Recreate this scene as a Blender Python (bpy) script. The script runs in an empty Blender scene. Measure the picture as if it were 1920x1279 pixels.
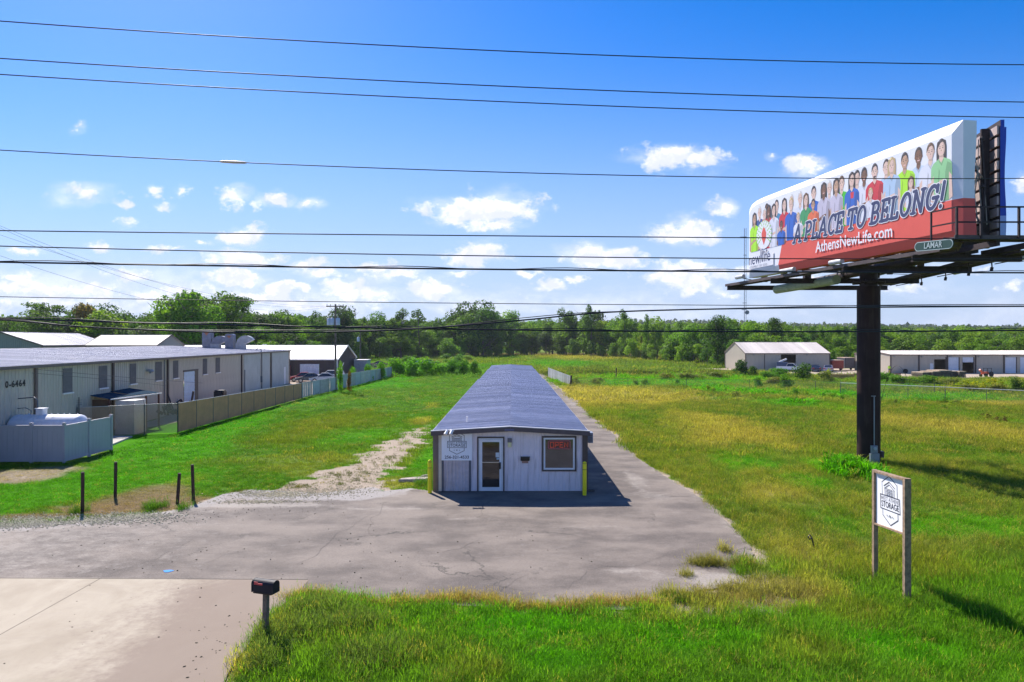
import bpy, math, random
import numpy as np
from mathutils import Vector, Matrix, noise as mnoise
from mathutils.geometry import delaunay_2d_cdt, tessellate_polygon
random.seed(7)
rng = np.random.default_rng(11)
sc = bpy.context.scene
COL = sc.collection
R = math.radians
H, F = 6.4, 1280.0          # camera height in metres, focal length in photo pixels (24 mm on a 36 mm sensor)

# ---------------------------------------------------------------- camera, sky, sun, exposure
cam_d = bpy.data.cameras.new('camera'); cam = bpy.data.objects.new('camera', cam_d); COL.objects.link(cam)
cam.location = (0, 0, H); cam.rotation_euler = (R(90), 0, 0)
cam_d.lens = 24; cam_d.sensor_width = 36; cam_d.clip_end = 9000; cam_d.clip_start = 0.1
sc.camera = cam
SUN = Vector((-.525, .875, 1.0)).normalized()
SUN_EL = math.asin(SUN.z); SUN_AZ = math.atan2(SUN.x, SUN.y)
sl = bpy.data.lights.new('sun', 'SUN'); sl.energy = 4.9; sl.angle = R(0.53); sl.color = (1.0, 0.94, 0.86)
so = bpy.data.objects.new('sun', sl); COL.objects.link(so); so.rotation_euler = SUN.to_track_quat('Z', 'Y').to_euler(); so.location = (-30, 50, 60)
vs = sc.view_settings; vs.view_transform = 'Standard'; vs.look = 'None'; vs.gamma = 1; vs.exposure = 0.84; vs.use_curve_mapping = False
sc.cycles.max_bounces = 8; sc.cycles.transparent_max_bounces = 16; sc.cycles.diffuse_bounces = 3; sc.cycles.glossy_bounces = 3
sc.cycles.sample_clamp_indirect = 6; sc.cycles.use_denoising = True; sc.cycles.denoiser = 'OPENIMAGEDENOISE'; sc.cycles.denoising_input_passes = 'RGB_ALBEDO_NORMAL'

class NT:
    """small helper for building node trees"""
    def __init__(s, tree): s.t = tree; s.n = tree.nodes; s.l = tree.links
    def new(s, typ, **kw):
        n = s.n.new(typ)
        for k, v in kw.items(): setattr(n, k, v)
        return n
    def put(s, sock, v):
        if hasattr(v, 'is_output') or isinstance(v, bpy.types.NodeSocket): s.l.new(v, sock)
        elif isinstance(v, (tuple, list)) and len(v) == 3 and sock.type == 'RGBA': sock.default_value = (*v, 1)
        else: sock.default_value = v
    def m(s, op, a, b=0.0, c=0.0, clamp=False):
        n = s.new('ShaderNodeMath', operation=op, use_clamp=clamp)
        s.put(n.inputs[0], a); s.put(n.inputs[1], b); s.put(n.inputs[2], c)
        return n.outputs[0]
    def vm(s, op, a, b=(0, 0, 0), out=0):
        n = s.new('ShaderNodeVectorMath', operation=op)
        s.put(n.inputs[0], a); s.put(n.inputs[1], b)
        return n.outputs[out]
    def mix(s, f, a, b, mode='MIX'):
        n = s.new('ShaderNodeMix', data_type='RGBA', blend_type=mode)
        s.put(n.inputs[0], f); s.put(n.inputs[6], a); s.put(n.inputs[7], b)
        return n.outputs[2]
    def noise(s, vec, scale, detail=4, rough=.55, dist=0.0, out=0):
        n = s.new('ShaderNodeTexNoise'); n.inputs['Scale'].default_value = scale; n.inputs['Detail'].default_value = detail
        n.inputs['Roughness'].default_value = rough; n.inputs['Distortion'].default_value = dist
        if vec is not None: s.l.new(vec, n.inputs['Vector'])
        return n.outputs[out]
    def ramp(s, f, a, b, lo=0.0, hi=1.0):
        n = s.new('ShaderNodeMapRange', interpolation_type='SMOOTHSTEP')
        s.put(n.inputs[0], f); s.put(n.inputs[1], a); s.put(n.inputs[2], b); s.put(n.inputs[3], lo); s.put(n.inputs[4], hi)
        return n.outputs[0]
    def comb(s, x, y, z):
        n = s.new('ShaderNodeCombineXYZ'); s.put(n.inputs[0], x); s.put(n.inputs[1], y); s.put(n.inputs[2], z); return n.outputs[0]
    def attr(s, name, typ='GEOMETRY', out=0):
        n = s.new('ShaderNodeAttribute', attribute_type=typ, attribute_name=name); return n.outputs[out]

world = bpy.data.worlds.new('World'); sc.world = world; world.use_nodes = True
def build_world():
    w = NT(world.node_tree); w.n.clear()
    out = w.new('ShaderNodeOutputWorld'); bg = w.new('ShaderNodeBackground'); w.l.new(bg.outputs[0], out.inputs[0])
    sky = w.new('ShaderNodeTexSky', sky_type='NISHITA', sun_disc=False)
    sky.sun_elevation = SUN_EL; sky.sun_rotation = SUN_AZ; sky.altitude = 200; sky.air_density = 1.0; sky.dust_density = 0.35; sky.ozone_density = 2.2
    hs = w.new('ShaderNodeHueSaturation'); hs.inputs['Saturation'].default_value = 1.52; hs.inputs['Hue'].default_value = .50
    w.l.new(sky.outputs[0], hs.inputs['Color'])
    skycol = w.mix(1.0, hs.outputs[0], (0.84, 0.91, 1.20), 'MULTIPLY')
    tc = w.new('ShaderNodeTexCoord'); sp = w.new('ShaderNodeSeparateXYZ'); w.l.new(tc.outputs['Generated'], sp.inputs[0])
    ay = w.m('MAXIMUM', w.m('ABSOLUTE', sp.outputs[1]), 0.02)
    u = w.m('DIVIDE', sp.outputs[0], ay); v = w.m('DIVIDE', sp.outputs[2], ay)
    skycol = w.mix(w.m('MULTIPLY', w.m('POWER', w.ramp(v, .60, -.04), 1.8), .97), skycol, (3.75, 4.65, 6.5))
    uv0 = w.comb(u, v, w.m('MULTIPLY', w.m('SIGN', sp.outputs[1]), 3.0))
    wn = w.noise(w.vm('MULTIPLY', uv0, (1, 1.5, 1)), 16, 5, .6, out=1)
    warp = w.vm('MULTIPLY', w.vm('SUBTRACT', wn, (.5, .5, .5)), (.075, .045, 0))
    uv = w.vm('ADD', w.comb(u, v, 0.0), warp)
    clouds = [(905,395,118,34,1),(925,428,50,14,.8),(890,480,56,26,.9),(1265,298,85,28,.9),(1292,436,72,27,1),(1135,485,74,26,1),
      (1278,520,66,30,1.15),(1360,388,26,13,.75),(1515,314,34,20,.9),(1335,515,60,10,.6),(440,368,36,16,.7),(505,383,38,13,.75),(583,389,26,8,.6),
      (450,440,45,22,.8),(155,365,46,17,.5),(292,356,17,12,.6),(340,365,18,12,.6),(225,387,14,10,.5),(300,388,25,12,.45),(150,236,15,12,.6),
      (185,463,18,10,.6),(298,465,28,8,.55),(95,455,0.1,.1,0),(460,487,75,20,1),(585,497,42,10,.8),(445,527,75,20,1.05),(560,535,20,10,.8),
      (640,535,50,16,1),(680,550,60,16,1),(755,513,62,12,.9),(815,545,55,17,.95),(400,486,22,16,.7),(40,540,80,24,.9),(160,545,70,16,.7),
      (330,555,110,18,.8),(975,517,24,9,.7),(1040,540,42,13,.85),(1080,524,20,9,.8),(960,563,30,6,.4),(1420,505,50,12,.55),(1500,518,60,9,.5),
      (1800,506,60,9,.5),(1895,537,26,10,.5),(1680,533,50,8,.45),(560,570,160,12,.6),(120,570,150,16,.6),(1240,500,14,12,.5),(1915,350,16,14,.6),(1640,368,0.1,.1,0),
      (250,520,60,12,.6),(700,500,60,12,.8),(600,512,46,10,.75),(30,515,44,14,.8),(110,545,60,16,.9),(860,512,34,8,.6),(520,540,40,12,.8),(1180,470,20,8,.5),(1250,440,26,10,.6),(870,420,24,10,.6),(1560,500,40,9,.5),(60,470,34,9,.5),(385,455,22,7,.5),(720,548,40,10,.7),(1010,548,24,8,.6),(1350,545,40,9,.5),(1290,545,30,8,.5),(1450,300,12,6,.4),(240,420,16,6,.4),(330,470,18,6,.5),(500,560,80,14,.7)]
    cov = None; lit = None
    for px, py, rx, ry, k in clouds:
        if k == 0: continue
        c = ((px-960)/F, (640-py)/F, 0.0); rad = (F/(rx*1.10), F/(ry*1.12), 0.0)
        d = w.vm('MULTIPLY', w.vm('SUBTRACT', uv, c), rad)
        L = w.vm('LENGTH', d, out=1)
        e = w.m('MULTIPLY', w.m('SUBTRACT', 1.0, L), k)
        cov = e if cov is None else w.m('MAXIMUM', cov, e)
    front = w.m('GREATER_THAN', sp.outputs[1], 0.02)
    # the rest of the sky (behind and beside the view) goes on with scattered small cumulus of the same kind
    gen = w.noise(w.vm('MULTIPLY', uv0, (1, 2.6, 1)), 2.3, 6, .6)
    outside = w.m('SUBTRACT', 1.0, w.m('MULTIPLY', front, w.m('LESS_THAN', w.m('ABSOLUTE', u), 0.85)))
    gcov = w.m('MULTIPLY_ADD', outside, w.m('MULTIPLY', w.ramp(gen, .54, .70, 0, 1.5), w.ramp(v, .02, .12)), -.7)
    cov = w.m('MAXIMUM', w.m('MULTIPLY_ADD', front, w.m('ADD', cov, .6), -.6), gcov)
    f1 = w.noise(w.vm('MULTIPLY', uv0, (1, 1.35, 1)), 26, 8, .62)
    dens = w.ramp(w.m('ADD', cov, w.m('MULTIPLY', w.m('SUBTRACT', f1, .49), 2.5)), .0, .60)
    dens = w.m('MULTIPLY', dens, w.m('GREATER_THAN', sp.outputs[2], 0.0))
    # thin wisps around them
    f2 = w.noise(w.vm('MULTIPLY', uv0, (.6, 1.6, 1)), 9, 7, .6)
    wisp = w.m('MULTIPLY', w.ramp(w.m('ADD', w.m('MULTIPLY', cov, .45), f2), .40, .95), .75)
    lowband = w.m('MULTIPLY', w.ramp(v, .15, .03), w.ramp(u, .55, -.6, .25, .85))
    dens = w.m('MAXIMUM', w.m('MULTIPLY', dens, .97), w.m('MULTIPLY', w.m('MAXIMUM', wisp, w.m('MULTIPLY', lowband, w.ramp(f2, .4, .62))), w.m('GREATER_THAN', sp.outputs[2], 0.0)))
    shade = w.ramp(w.noise(w.vm('ADD', w.vm('MULTIPLY', uv0, (1, 1.35, 1)), (0, .012, 0)), 26, 8, .62), .40, .60)
    cc = w.mix(shade, (8.6, 8.6, 9.2), (6.3, 6.6, 8.2))
    col = w.mix(dens, skycol, cc)
    w.put(bg.inputs[0], col); bg.inputs[1].default_value = 0.079
build_world()

# ---------------------------------------------------------------- helpers
def G(px, py, z=0.0):
    """the point at height z that the photograph shows at pixel (px, py)"""
    Y = (H - z) * F / (py - 640.0)
    return Vector(((px - 960.0) / F * Y, Y, z))
def P(px, py, Y): return Vector(((px-960)/F*Y, Y, H + (640-py)/F*Y))

def vnoise(x, y, seed=0):
    xi = np.floor(x).astype(np.int64); yi = np.floor(y).astype(np.int64)
    fx = x - xi; fy = y - yi; fx = fx*fx*(3-2*fx); fy = fy*fy*(3-2*fy)
    def h(a, b):
        n = (a*374761393 + b*668265263 + seed*1442695041) & 0xffffffff
        n = ((n ^ (n >> 13)) * 1274126177) & 0xffffffff
        return ((n ^ (n >> 16)) & 0xffff) / 65535.0
    return (h(xi, yi)*(1-fx)+h(xi+1, yi)*fx)*(1-fy) + (h(xi, yi+1)*(1-fx)+h(xi+1, yi+1)*fx)*fy
def fbm(x, y, sc_, seed=0, oct_=4):
    x = np.asarray(x, float)*sc_; y = np.asarray(y, float)*sc_
    a, t, s = 1.0, 0.0, 0.0
    for i in range(oct_):
        t = t + a*vnoise(x, y, seed+i); s += a; a *= .55; x = x*2.03+5.1; y = y*2.03+1.7
    return t/s
def sdf(X, Y, poly):
    """signed distance to a polygon, positive inside"""
    X = np.asarray(X, float); Y = np.asarray(Y, float)
    d = np.full(X.shape, 1e9); ins = np.zeros(X.shape, bool); n = len(poly)
    for i in range(n):
        ax, ay = poly[i][0], poly[i][1]; bx, by = poly[(i+1) % n][0], poly[(i+1) % n][1]
        ex, ey = bx-ax, by-ay; wx, wy = X-ax, Y-ay
        t = np.clip((wx*ex+wy*ey)/(ex*ex+ey*ey+1e-12), 0, 1)
        d = np.minimum(d, (wx-ex*t)**2+(wy-ey*t)**2)
        c = (ay > Y) != (by > Y)
        with np.errstate(divide='ignore', invalid='ignore'):
            ins ^= c & (X < ex*(Y-ay)/(ey if abs(ey) > 1e-12 else 1e-12)+ax)
    return np.where(ins, 1, -1)*np.sqrt(d)
def sstep(a, b, x): t = np.clip((x-a)/(b-a), 0, 1); return t*t*(3-2*t)
def gpoly(pts): return [tuple(G(*p)[:2]) for p in pts]

def tagset(o, label=None, cat=None, group=None, kind=None):
    if label: o['label'] = label
    if cat: o['category'] = cat
    if group: o['group'] = group
    if kind: o['kind'] = kind
    return o
def mesh(name, verts, faces, mats=(), fmat=None, smooth=False):
    me = bpy.data.meshes.new(name); me.from_pydata([tuple(v) for v in verts], [], faces)
    for m in (mats if isinstance(mats, (list, tuple)) else [mats]): me.materials.append(m)
    if fmat is not None: me.polygons.foreach_set('material_index', fmat)
    if smooth: me.polygons.foreach_set('use_smooth', [True]*len(me.polygons))
    me.update(); return me
def npmesh(name, V, Fq, mat, smooth=False):
    """fast mesh from numpy arrays, all faces with the same number of corners"""
    me = bpy.data.meshes.new(name); k = Fq.shape[1]
    me.vertices.add(len(V)); me.vertices.foreach_set('co', np.ascontiguousarray(V, dtype=np.float32).ravel())
    me.loops.add(Fq.size); me.loops.foreach_set('vertex_index', np.ascontiguousarray(Fq, dtype=np.int32).ravel())
    me.polygons.add(len(Fq)); me.polygons.foreach_set('loop_start', np.arange(0, Fq.size, k, dtype=np.int32))
    if smooth: me.polygons.foreach_set('use_smooth', np.ones(len(Fq), bool))
    me.materials.append(mat); me.update(calc_edges=True); me.validate(); return me
def add(name, me, parent=None, loc=(0, 0, 0), rz=0.0, rot=None):
    o = bpy.data.objects.new(name, me); COL.objects.link(o)
    o.location = loc; o.rotation_euler = rot if rot is not None else (0, 0, rz)
    if parent: o.parent = parent
    return o
def empty(name, loc, rz=0.0, label=None, cat=None, group=None, rot=None):
    o = bpy.data.objects.new(name, None); COL.objects.link(o); o.empty_display_size = .3
    o.location = loc; o.rotation_euler = rot if rot is not None else (0, 0, rz)
    return tagset(o, label, cat, group)
def copy_tree(o, parent=None):
    c = o.copy(); COL.objects.link(c)
    if parent: c.parent = parent
    for ch in list(o.children): copy_tree(ch, c)
    return c

class MB:
    """collects boxes, bars, tubes and polygons into one mesh"""
    def __init__(s): s.v = []; s.f = []; s.m = []; s.sm = []
    def _add(s, vs_, fs, mi=0, sm=False):
        b = len(s.v); s.v += [tuple(v) for v in vs_]
        for f in fs: s.f.append(tuple(i+b for i in f)); s.m.append(mi); s.sm.append(sm)
    def box(s, x0, x1, y0, y1, z0, z1, mi=0, bev=0.0):
        if bev <= 0:
            s._add([(x, y, z) for z in (z0, z1) for y in (y0, y1) for x in (x0, x1)],
                   [(0, 2, 3, 1), (4, 5, 7, 6), (0, 1, 5, 4), (2, 6, 7, 3), (0, 4, 6, 2), (1, 3, 7, 5)], mi)
        else:
            b = bev; ring = [(x0+b, y0), (x1-b, y0), (x1, y0+b), (x1, y1-b), (x1-b, y1), (x0+b, y1), (x0, y1-b), (x0, y0+b)]
            V = [(x, y, z) for z in (z0, z1) for x, y in ring]
            s._add(V, [(i, (i+1) % 8, 8+(i+1) % 8, 8+i) for i in range(8)]+[tuple(range(7, -1, -1)), tuple(range(8, 16))], mi)
        return s
    def bar(s, a, b, w, h=None, mi=0, up=(0, 0, 1)):
        a, b = Vector(a), Vector(b); h = h or w; d = (b-a).normalized(); u = Vector(up)
        if abs(d.dot(u)) > .98: u = Vector((1, 0, 0))
        x = d.cross(u).normalized(); y = x.cross(d)
        V = [p+x*sx*w/2+y*sy*h/2 for p in (a, b) for sx, sy in ((-1, -1), (1, -1), (1, 1), (-1, 1))]
        s._add(V, [(0, 1, 2, 3), (7, 6, 5, 4), (0, 4, 5, 1), (1, 5, 6, 2), (2, 6, 7, 3), (3, 7, 4, 0)], mi); return s
    def tube(s, pts, r, n=8, mi=0, cap=True):
        pts = [Vector(p) for p in pts]; rs = r if isinstance(r, (list, tuple)) else [r]*len(pts); b0 = []
        V = []
        for i, p in enumerate(pts):
            d = (pts[min(i+1, len(pts)-1)]-pts[max(i-1, 0)]).normalized()
            u = Vector((0, 0, 1)) if abs(d.z) < .95 else Vector((1, 0, 0))
            x = d.cross(u).normalized(); y = x.cross(d)
            V += [p+(x*math.cos(t)+y*math.sin(t))*rs[i] for t in [2*math.pi*k/n for k in range(n)]]
        fs = [(i*n+k, i*n+(k+1) % n, (i+1)*n+(k+1) % n, (i+1)*n+k) for i in range(len(pts)-1) for k in range(n)]
        s._add(V, fs, mi, True)
        if cap: s._add(V[:n], [tuple(range(n-1, -1, -1))], mi); s._add(V[-n:], [tuple(range(n))], mi)
        return s
    def poly(s, pts, mi=0): s._add(pts, [tuple(range(len(pts)))], mi); return s
    def prism(s, prof, y0, y1, mi=0, axis='y'):
        n = len(prof)
        if axis == 'y': V = [(x, y, z) for y in (y0, y1) for x, z in prof]
        elif axis == 'x': V = [(y, x, z) for y in (y0, y1) for x, z in prof]
        else: V = [(x, z, y) for y in (y0, y1) for x, z in prof]
        s._add(V, [tuple(range(n)), tuple(range(2*n-1, n-1, -1))]+[(i, n+i, n+(i+1) % n, (i+1) % n) for i in range(n)], mi); return s
    def build(s, name, mats, parent=None, loc=(0, 0, 0), rz=0.0, rot=None):
        me = mesh(name, s.v, s.f, mats, s.m); me.polygons.foreach_set('use_smooth', s.sm)
        return add(name, me, parent, loc, rz, rot)

# ---------------------------------------------------------------- materials
MATS = {}
def mat(name, color, rough=.7, metal=0.0, var=.12, vscale=3.0, bump=0.0, bscale=30, spec=.4, dirt=0.0, streak=False, coat=0.0, jitter=0.0):
    if name in MATS: return MATS[name]
    m = bpy.data.materials.new(name); m.use_nodes = True; t = NT(m.node_tree); t.n.clear()
    o = t.new('ShaderNodeOutputMaterial'); p = t.new('ShaderNodeBsdfPrincipled'); t.l.new(p.outputs[0], o.inputs[0])
    tc = t.new('ShaderNodeTexCoord').outputs['Object']
    n = t.noise(tc, vscale, 5, .6)
    col = t.mix(t.m('MULTIPLY', t.ramp(n, .3, .7), 1.0), tuple(c*(1-var) for c in color), tuple(min(c*(1+var), 1) for c in color))
    if jitter:
        oi = t.new('ShaderNodeObjectInfo')
        g = t.m('MULTIPLY_ADD', oi.outputs['Random'], 2*jitter, 1-jitter)
        col = t.mix(1.0, col, t.comb(g, g, g), 'MULTIPLY')
    if dirt:
        v = t.vm('MULTIPLY', tc, (2.2, 2.2, .22 if streak else 1.0))
        dn = t.ramp(t.noise(v, 2.4, 6, .65), .48, .78)
        col = t.mix(t.m('MULTIPLY', dn, dirt), col, (.13, .10, .075))
    t.put(p.inputs['Base Color'], col)
    rn = t.m('MULTIPLY_ADD', n, .25, rough-.12); t.put(p.inputs['Roughness'], rn)
    p.inputs['Metallic'].default_value = metal; p.inputs['Specular IOR Level'].default_value = spec; p.inputs['Coat Weight'].default_value = coat
    if bump:
        b = t.new('ShaderNodeBump'); b.inputs['Strength'].default_value = bump; b.inputs['Distance'].default_value = .02
        t.l.new(t.noise(tc, bscale, 4, .6), b.inputs['Height']); t.l.new(b.outputs[0], p.inputs['Normal'])
    MATS[name] = m; return m
def flat(name, color, rough=.55):
    """a printed or painted plain colour"""
    return mat(name, color, rough, var=.03, vscale=1.0)
def emat(name, color, strength, base=(.3, .1, .08)):
    m = mat(name, base, .4); p = next(n for n in m.node_tree.nodes if n.type == 'BSDF_PRINCIPLED')
    p.inputs['Emission Color'].default_value = (*color, 1); p.inputs['Emission Strength'].default_value = strength; return m
def foliage_mat(name, transl=.35, inst=False, sheen=.12):
    """leaves and blades: colour from the object or the instance, a value of its own for every leaf, light shining through"""
    m = bpy.data.materials.new(name); m.use_nodes = True; t = NT(m.node_tree); t.n.clear()
    o = t.new('ShaderNodeOutputMaterial'); p = t.new('ShaderNodeBsdfPrincipled'); tr = t.new('ShaderNodeBsdfTranslucent'); mx = t.new('ShaderNodeMixShader')
    base = t.attr('tint', 'INSTANCER', 0) if inst else t.new('ShaderNodeObjectInfo').outputs['Color']
    var = t.attr('leafvar', 'GEOMETRY', 2)
    g = t.m('MULTIPLY_ADD', var, 1.0, .55)
    col = t.mix(1.0, base, t.comb(t.m('MULTIPLY', g, t.m('MULTIPLY_ADD', var, .25, .9)), g, t.m('MULTIPLY', g, .7)), 'MULTIPLY')
    t.put(p.inputs['Base Color'], col); p.inputs['Roughness'].default_value = .65; p.inputs['Specular IOR Level'].default_value = sheen
    tcol = t.mix(1.0, col, (1.2, 1.33, .5), 'MULTIPLY'); t.put(tr.inputs[0], tcol)
    mx.inputs[0].default_value = transl; t.l.new(p.outputs[0], mx.inputs[1]); t.l.new(tr.outputs[0], mx.inputs[2]); t.l.new(mx.outputs[0], o.inputs[0])
    return m
LEAF = foliage_mat('tree_leaf', .44)
BLADE = foliage_mat('grass_blade', .42, inst=True, sheen=.05)
BUSHLEAF = foliage_mat('bush_leaf', .4)
BARK = mat('bark', (.14, .11, .09), .9, var=.3, vscale=2, bump=.5)
# ---------------------------------------------------------------- ground: where asphalt, concrete, gravel and grass lie
ASPH_PX = [(-420, 1020), (-40, 990), (100, 979), (200, 972), (262, 967), (330, 957), (372, 945), (420, 927), (470, 919), (520, 921), (600, 925), (700, 914), (722, 921),
           (770, 916), (812, 923), (819, 921), (912, 716), (1012, 701), (1022, 704), (1040, 722), (1060, 737), (1085, 757), (1110, 783), (1140, 806), (1160, 823), (1180, 846),
           (1205, 866), (1240, 889), (1290, 919), (1330, 947), (1368, 985), (1392, 1010), (1415, 1040), (1408, 1056), (1382, 1074), (1402, 1093), (1335, 1106), (1262, 1116), (1222, 1138),
           (1170, 1144), (1100, 1143), (1000, 1141), (900, 1138), (800, 1133), (700, 1124), (620, 1117), (560, 1119), (530, 1130), (500, 1152), (478, 1192), (440, 1240), (415, 1285), (395, 1400), (-800, 1400)]
CONC_PX = [(-900, 1081), (0, 1084), (580, 1088), (566, 1104), (540, 1128), (505, 1155), (478, 1195), (440, 1243), (413, 1290), (390, 1400), (380, 1700), (-3000, 1700)]
ASPH = gpoly(ASPH_PX); CONC = gpoly(CONC_PX)
ASPH[-1] = (-30, 10.6); ASPH[-2] = (-5.3, 10.6)
TRACK = gpoly([(440, 930), (530, 908), (580, 893), (630, 872), (675, 852), (712, 830), (762, 808), (800, 796), (822, 775), (836, 757), (846, 740), (853, 742), (842, 765), (820, 795), (800, 820), (765, 850),
               (738, 880), (716, 915), (720, 930), (600, 940), (500, 938)])
YARD = [(44, 150), (52, 136), (64, 122), (74, 118), (130, 112), (150, 112), (150, 160), (44, 160)]
YARD_L = [(-27.8, 38), (-24, 36.2), (-23.7, 39.5), (-26, 42), (-28.3, 45)]
COMPOUND = [(-29, 51), (-27.4, 50.5), (-25.0, 58), (-23.9, 64), (-23.8, 88), (-22.5, 122), (-60, 122), (-60, 103), (-34, 103)]

LIMEP = gpoly([(-80, 905), (-80, 985), (0, 968), (160, 932), (215, 903), (330, 868), (420, 850), (440, 802), (520, 772), (600, 746), (700, 724), (785, 709), (735, 707), (640, 736), (566, 752),
               (450, 782), (335, 815), (215, 812), (211, 846), (205, 862), (90, 905), (0, 915)])
BLOBS = [  # photo position and half size of patches of grass of one kind
    (300,905,110,32,'lime',.8), (400,800,90,22,'lime',.9), (520,880,110,30,'green',.8), (640,790,80,26,'olive',.7), (620,765,90,18,'green',.5), (560,862,110,12,'straw',.35),
    (540,878,70,9,'straw',.5), (600,888,60,7,'straw',.4), (420,925,60,8,'green',.8), (350,900,35,12,'straw',.35), (660,815,70,14,'lime',.5), (740,770,50,14,'green',.6),
    (20,893,85,11,'dirt',5), (110,880,50,6,'dirt',2), (262,935,80,24,'hay',7), (180,952,70,9,'hay',6), (350,943,48,13,'hay',6), (60,968,70,6,'hay',3), (700,722,90,5,'lime',1),
    (812,762,8,8,'straw',.5), (790,790,18,7,'straw',.6), (770,850,25,24,'olive',.5), (800,860,22,24,'lime',.5), (735,905,35,10,'straw',.6), (790,905,22,8,'straw',.5),
    (1150,741,130,17,'straw',.85), (1090,740,60,20,'straw',.6), (1240,742,60,10,'straw',.5), (1340,800,90,26,'straw',.75), (1280,805,50,22,'straw',.4), (1440,820,60,16,'straw',.4),
    (1230,795,60,22,'green',.5), (1420,770,110,20,'grass2',.8), (1330,760,60,12,'olive',.5), (1400,870,60,16,'lime',.45), (1340,730,38,8,'neon',1), (1420,735,40,8,'lime',.8),
    (1480,757,60,7,'lime',.8), (1560,740,50,10,'lime',.9), (1580,768,40,8,'neon',.6), (1500,830,70,20,'olive',.3), (1580,880,50,18,'neon',1.1), (1510,905,40,14,'lime',.9),
    (1470,900,50,20,'olive',.4), (1600,770,60,10,'olive',.5), (1450,930,60,25,'straw',.35), (1720,795,90,22,'straw',.45), (1850,810,80,25,'straw',.55), (1890,835,60,15,'olive',.6), (1800,850,80,18,'green',.5),
    (1750,870,60,15,'olive',.4), (1520,960,60,30,'green',.4), (1760,960,80,20,'green',.5), (1830,985,110,22,'lime',.8), (1700,985,60,20,'lime',.5), (1560,980,40,25,'lime',.3),
    (1500,1040,50,30,'straw',.18), (1540,1100,35,26,'straw',.35), (1580,1060,50,25,'olive',.5), (1700,1060,90,30,'olive',.5), (1450,1110,70,30,'straw',.35), (1350,1140,120,10,'straw',.4), (1300,1100,90,14,'straw',.3), (1400,1110,110,26,'hay',1.2), (1250,1160,60,8,'straw',.3),
    (1600,1150,80,25,'olive',.35), (1300,1200,120,25,'lime',.5), (1000,1180,160,25,'lime',.55), (760,1230,90,25,'grass2',.6), (620,1200,90,40,'grass2',.4), (700,1130,80,10,'lime',.3), (520,1190,30,30,'straw',.35), (450,1250,25,25,'straw',.6),
    (1700,1220,120,30,'lime',.5), (1520,1230,90,25,'olive',.4), (1050,1240,90,25,'lime',.4), (880,1260,70,18,'olive',.3),
    (1000,665,230,3,'rust',1.0), (1080,667,120,2,'straw',.7), (1150,671,120,4,'straw',.4), (1050,682,70,6,'lime',.7), (1200,690,150,8,'grass2',.7), (1250,713,190,8,'neon',.9), (1180,702,180,3,'dark',.8), (1150,722,70,5,'lime',.4),
    (850,678,120,6,'olive',.5), (740,662,80,4,'lime',.4), (850,686,60,4,'lime',.4), (1500,712,60,6,'green',.6), (1640,722,70,6,'lime',.5), (1750,745,140,9,'lime',.65), (1880,757,80,6,'straw',.5), (1620,745,30,8,'lime',.4),
    (1700,830,60,10,'olive',.4), (700,790,60,16,'green',.5), (560,820,60,16,'olive',.45), (480,850,50,14,'green',.5)]
KCOL = {'lime': (.066, .275, .002), 'neon': (.085, .33, .005), 'green': (.074, .185, .012), 'grass2': (.108, .180, .030), 'olive': (.185, .205, .036), 'straw': (.37, .31, .095),
        'hay': (.25, .175, .105), 'rust': (.22, .15, .055), 'dark': (.03, .05, .012), 'dirt': (.36, .29, .23)}
KH = {'lime': .6, 'neon': 1.1, 'green': .8, 'grass2': 1.15, 'olive': 1.2, 'straw': 1.05, 'hay': .25, 'rust': 1.2, 'dark': 1.2, 'dirt': .15}
def soil_mask(X, Y):
    """1 where bare dirt and gravel show"""
    n = fbm(X, Y, 1.1, 50, 5); n2 = fbm(X, Y, .35, 57)
    t = sstep(-.35, .5, sdf(X, Y, TRACK)+(n-.5)*3.4)
    fade = 1-sstep(38, 62, Y); t = t*(fade*.8+.2)
    e = sstep(-.55, .1, sdf(X, Y, ASPH)+(n-.5)*1.1)*np.where(Y > 19.5, 1, .7)
    br = gpoly([(1390, 1048), (1470, 1080), (1510, 1125), (1430, 1150), (1250, 1150), (1210, 1130), (1280, 1100), (1370, 1080)])
    b = .55*sstep(-.6, .3, sdf(X, Y, br)+(n-.5)*1.4)
    y1 = sstep(-1.5, 1.5, sdf(X, Y, YARD)+(n2-.5)*5)
    y2 = sstep(-.3, .5, sdf(X, Y, COMPOUND)+(n2-.5)*2)*.95
    y3 = sstep(-.5, .5, sdf(X, Y, YARD_L))*.8
    return np.maximum.reduce([t, e*.75, b, y1, y2, y3])
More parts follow.
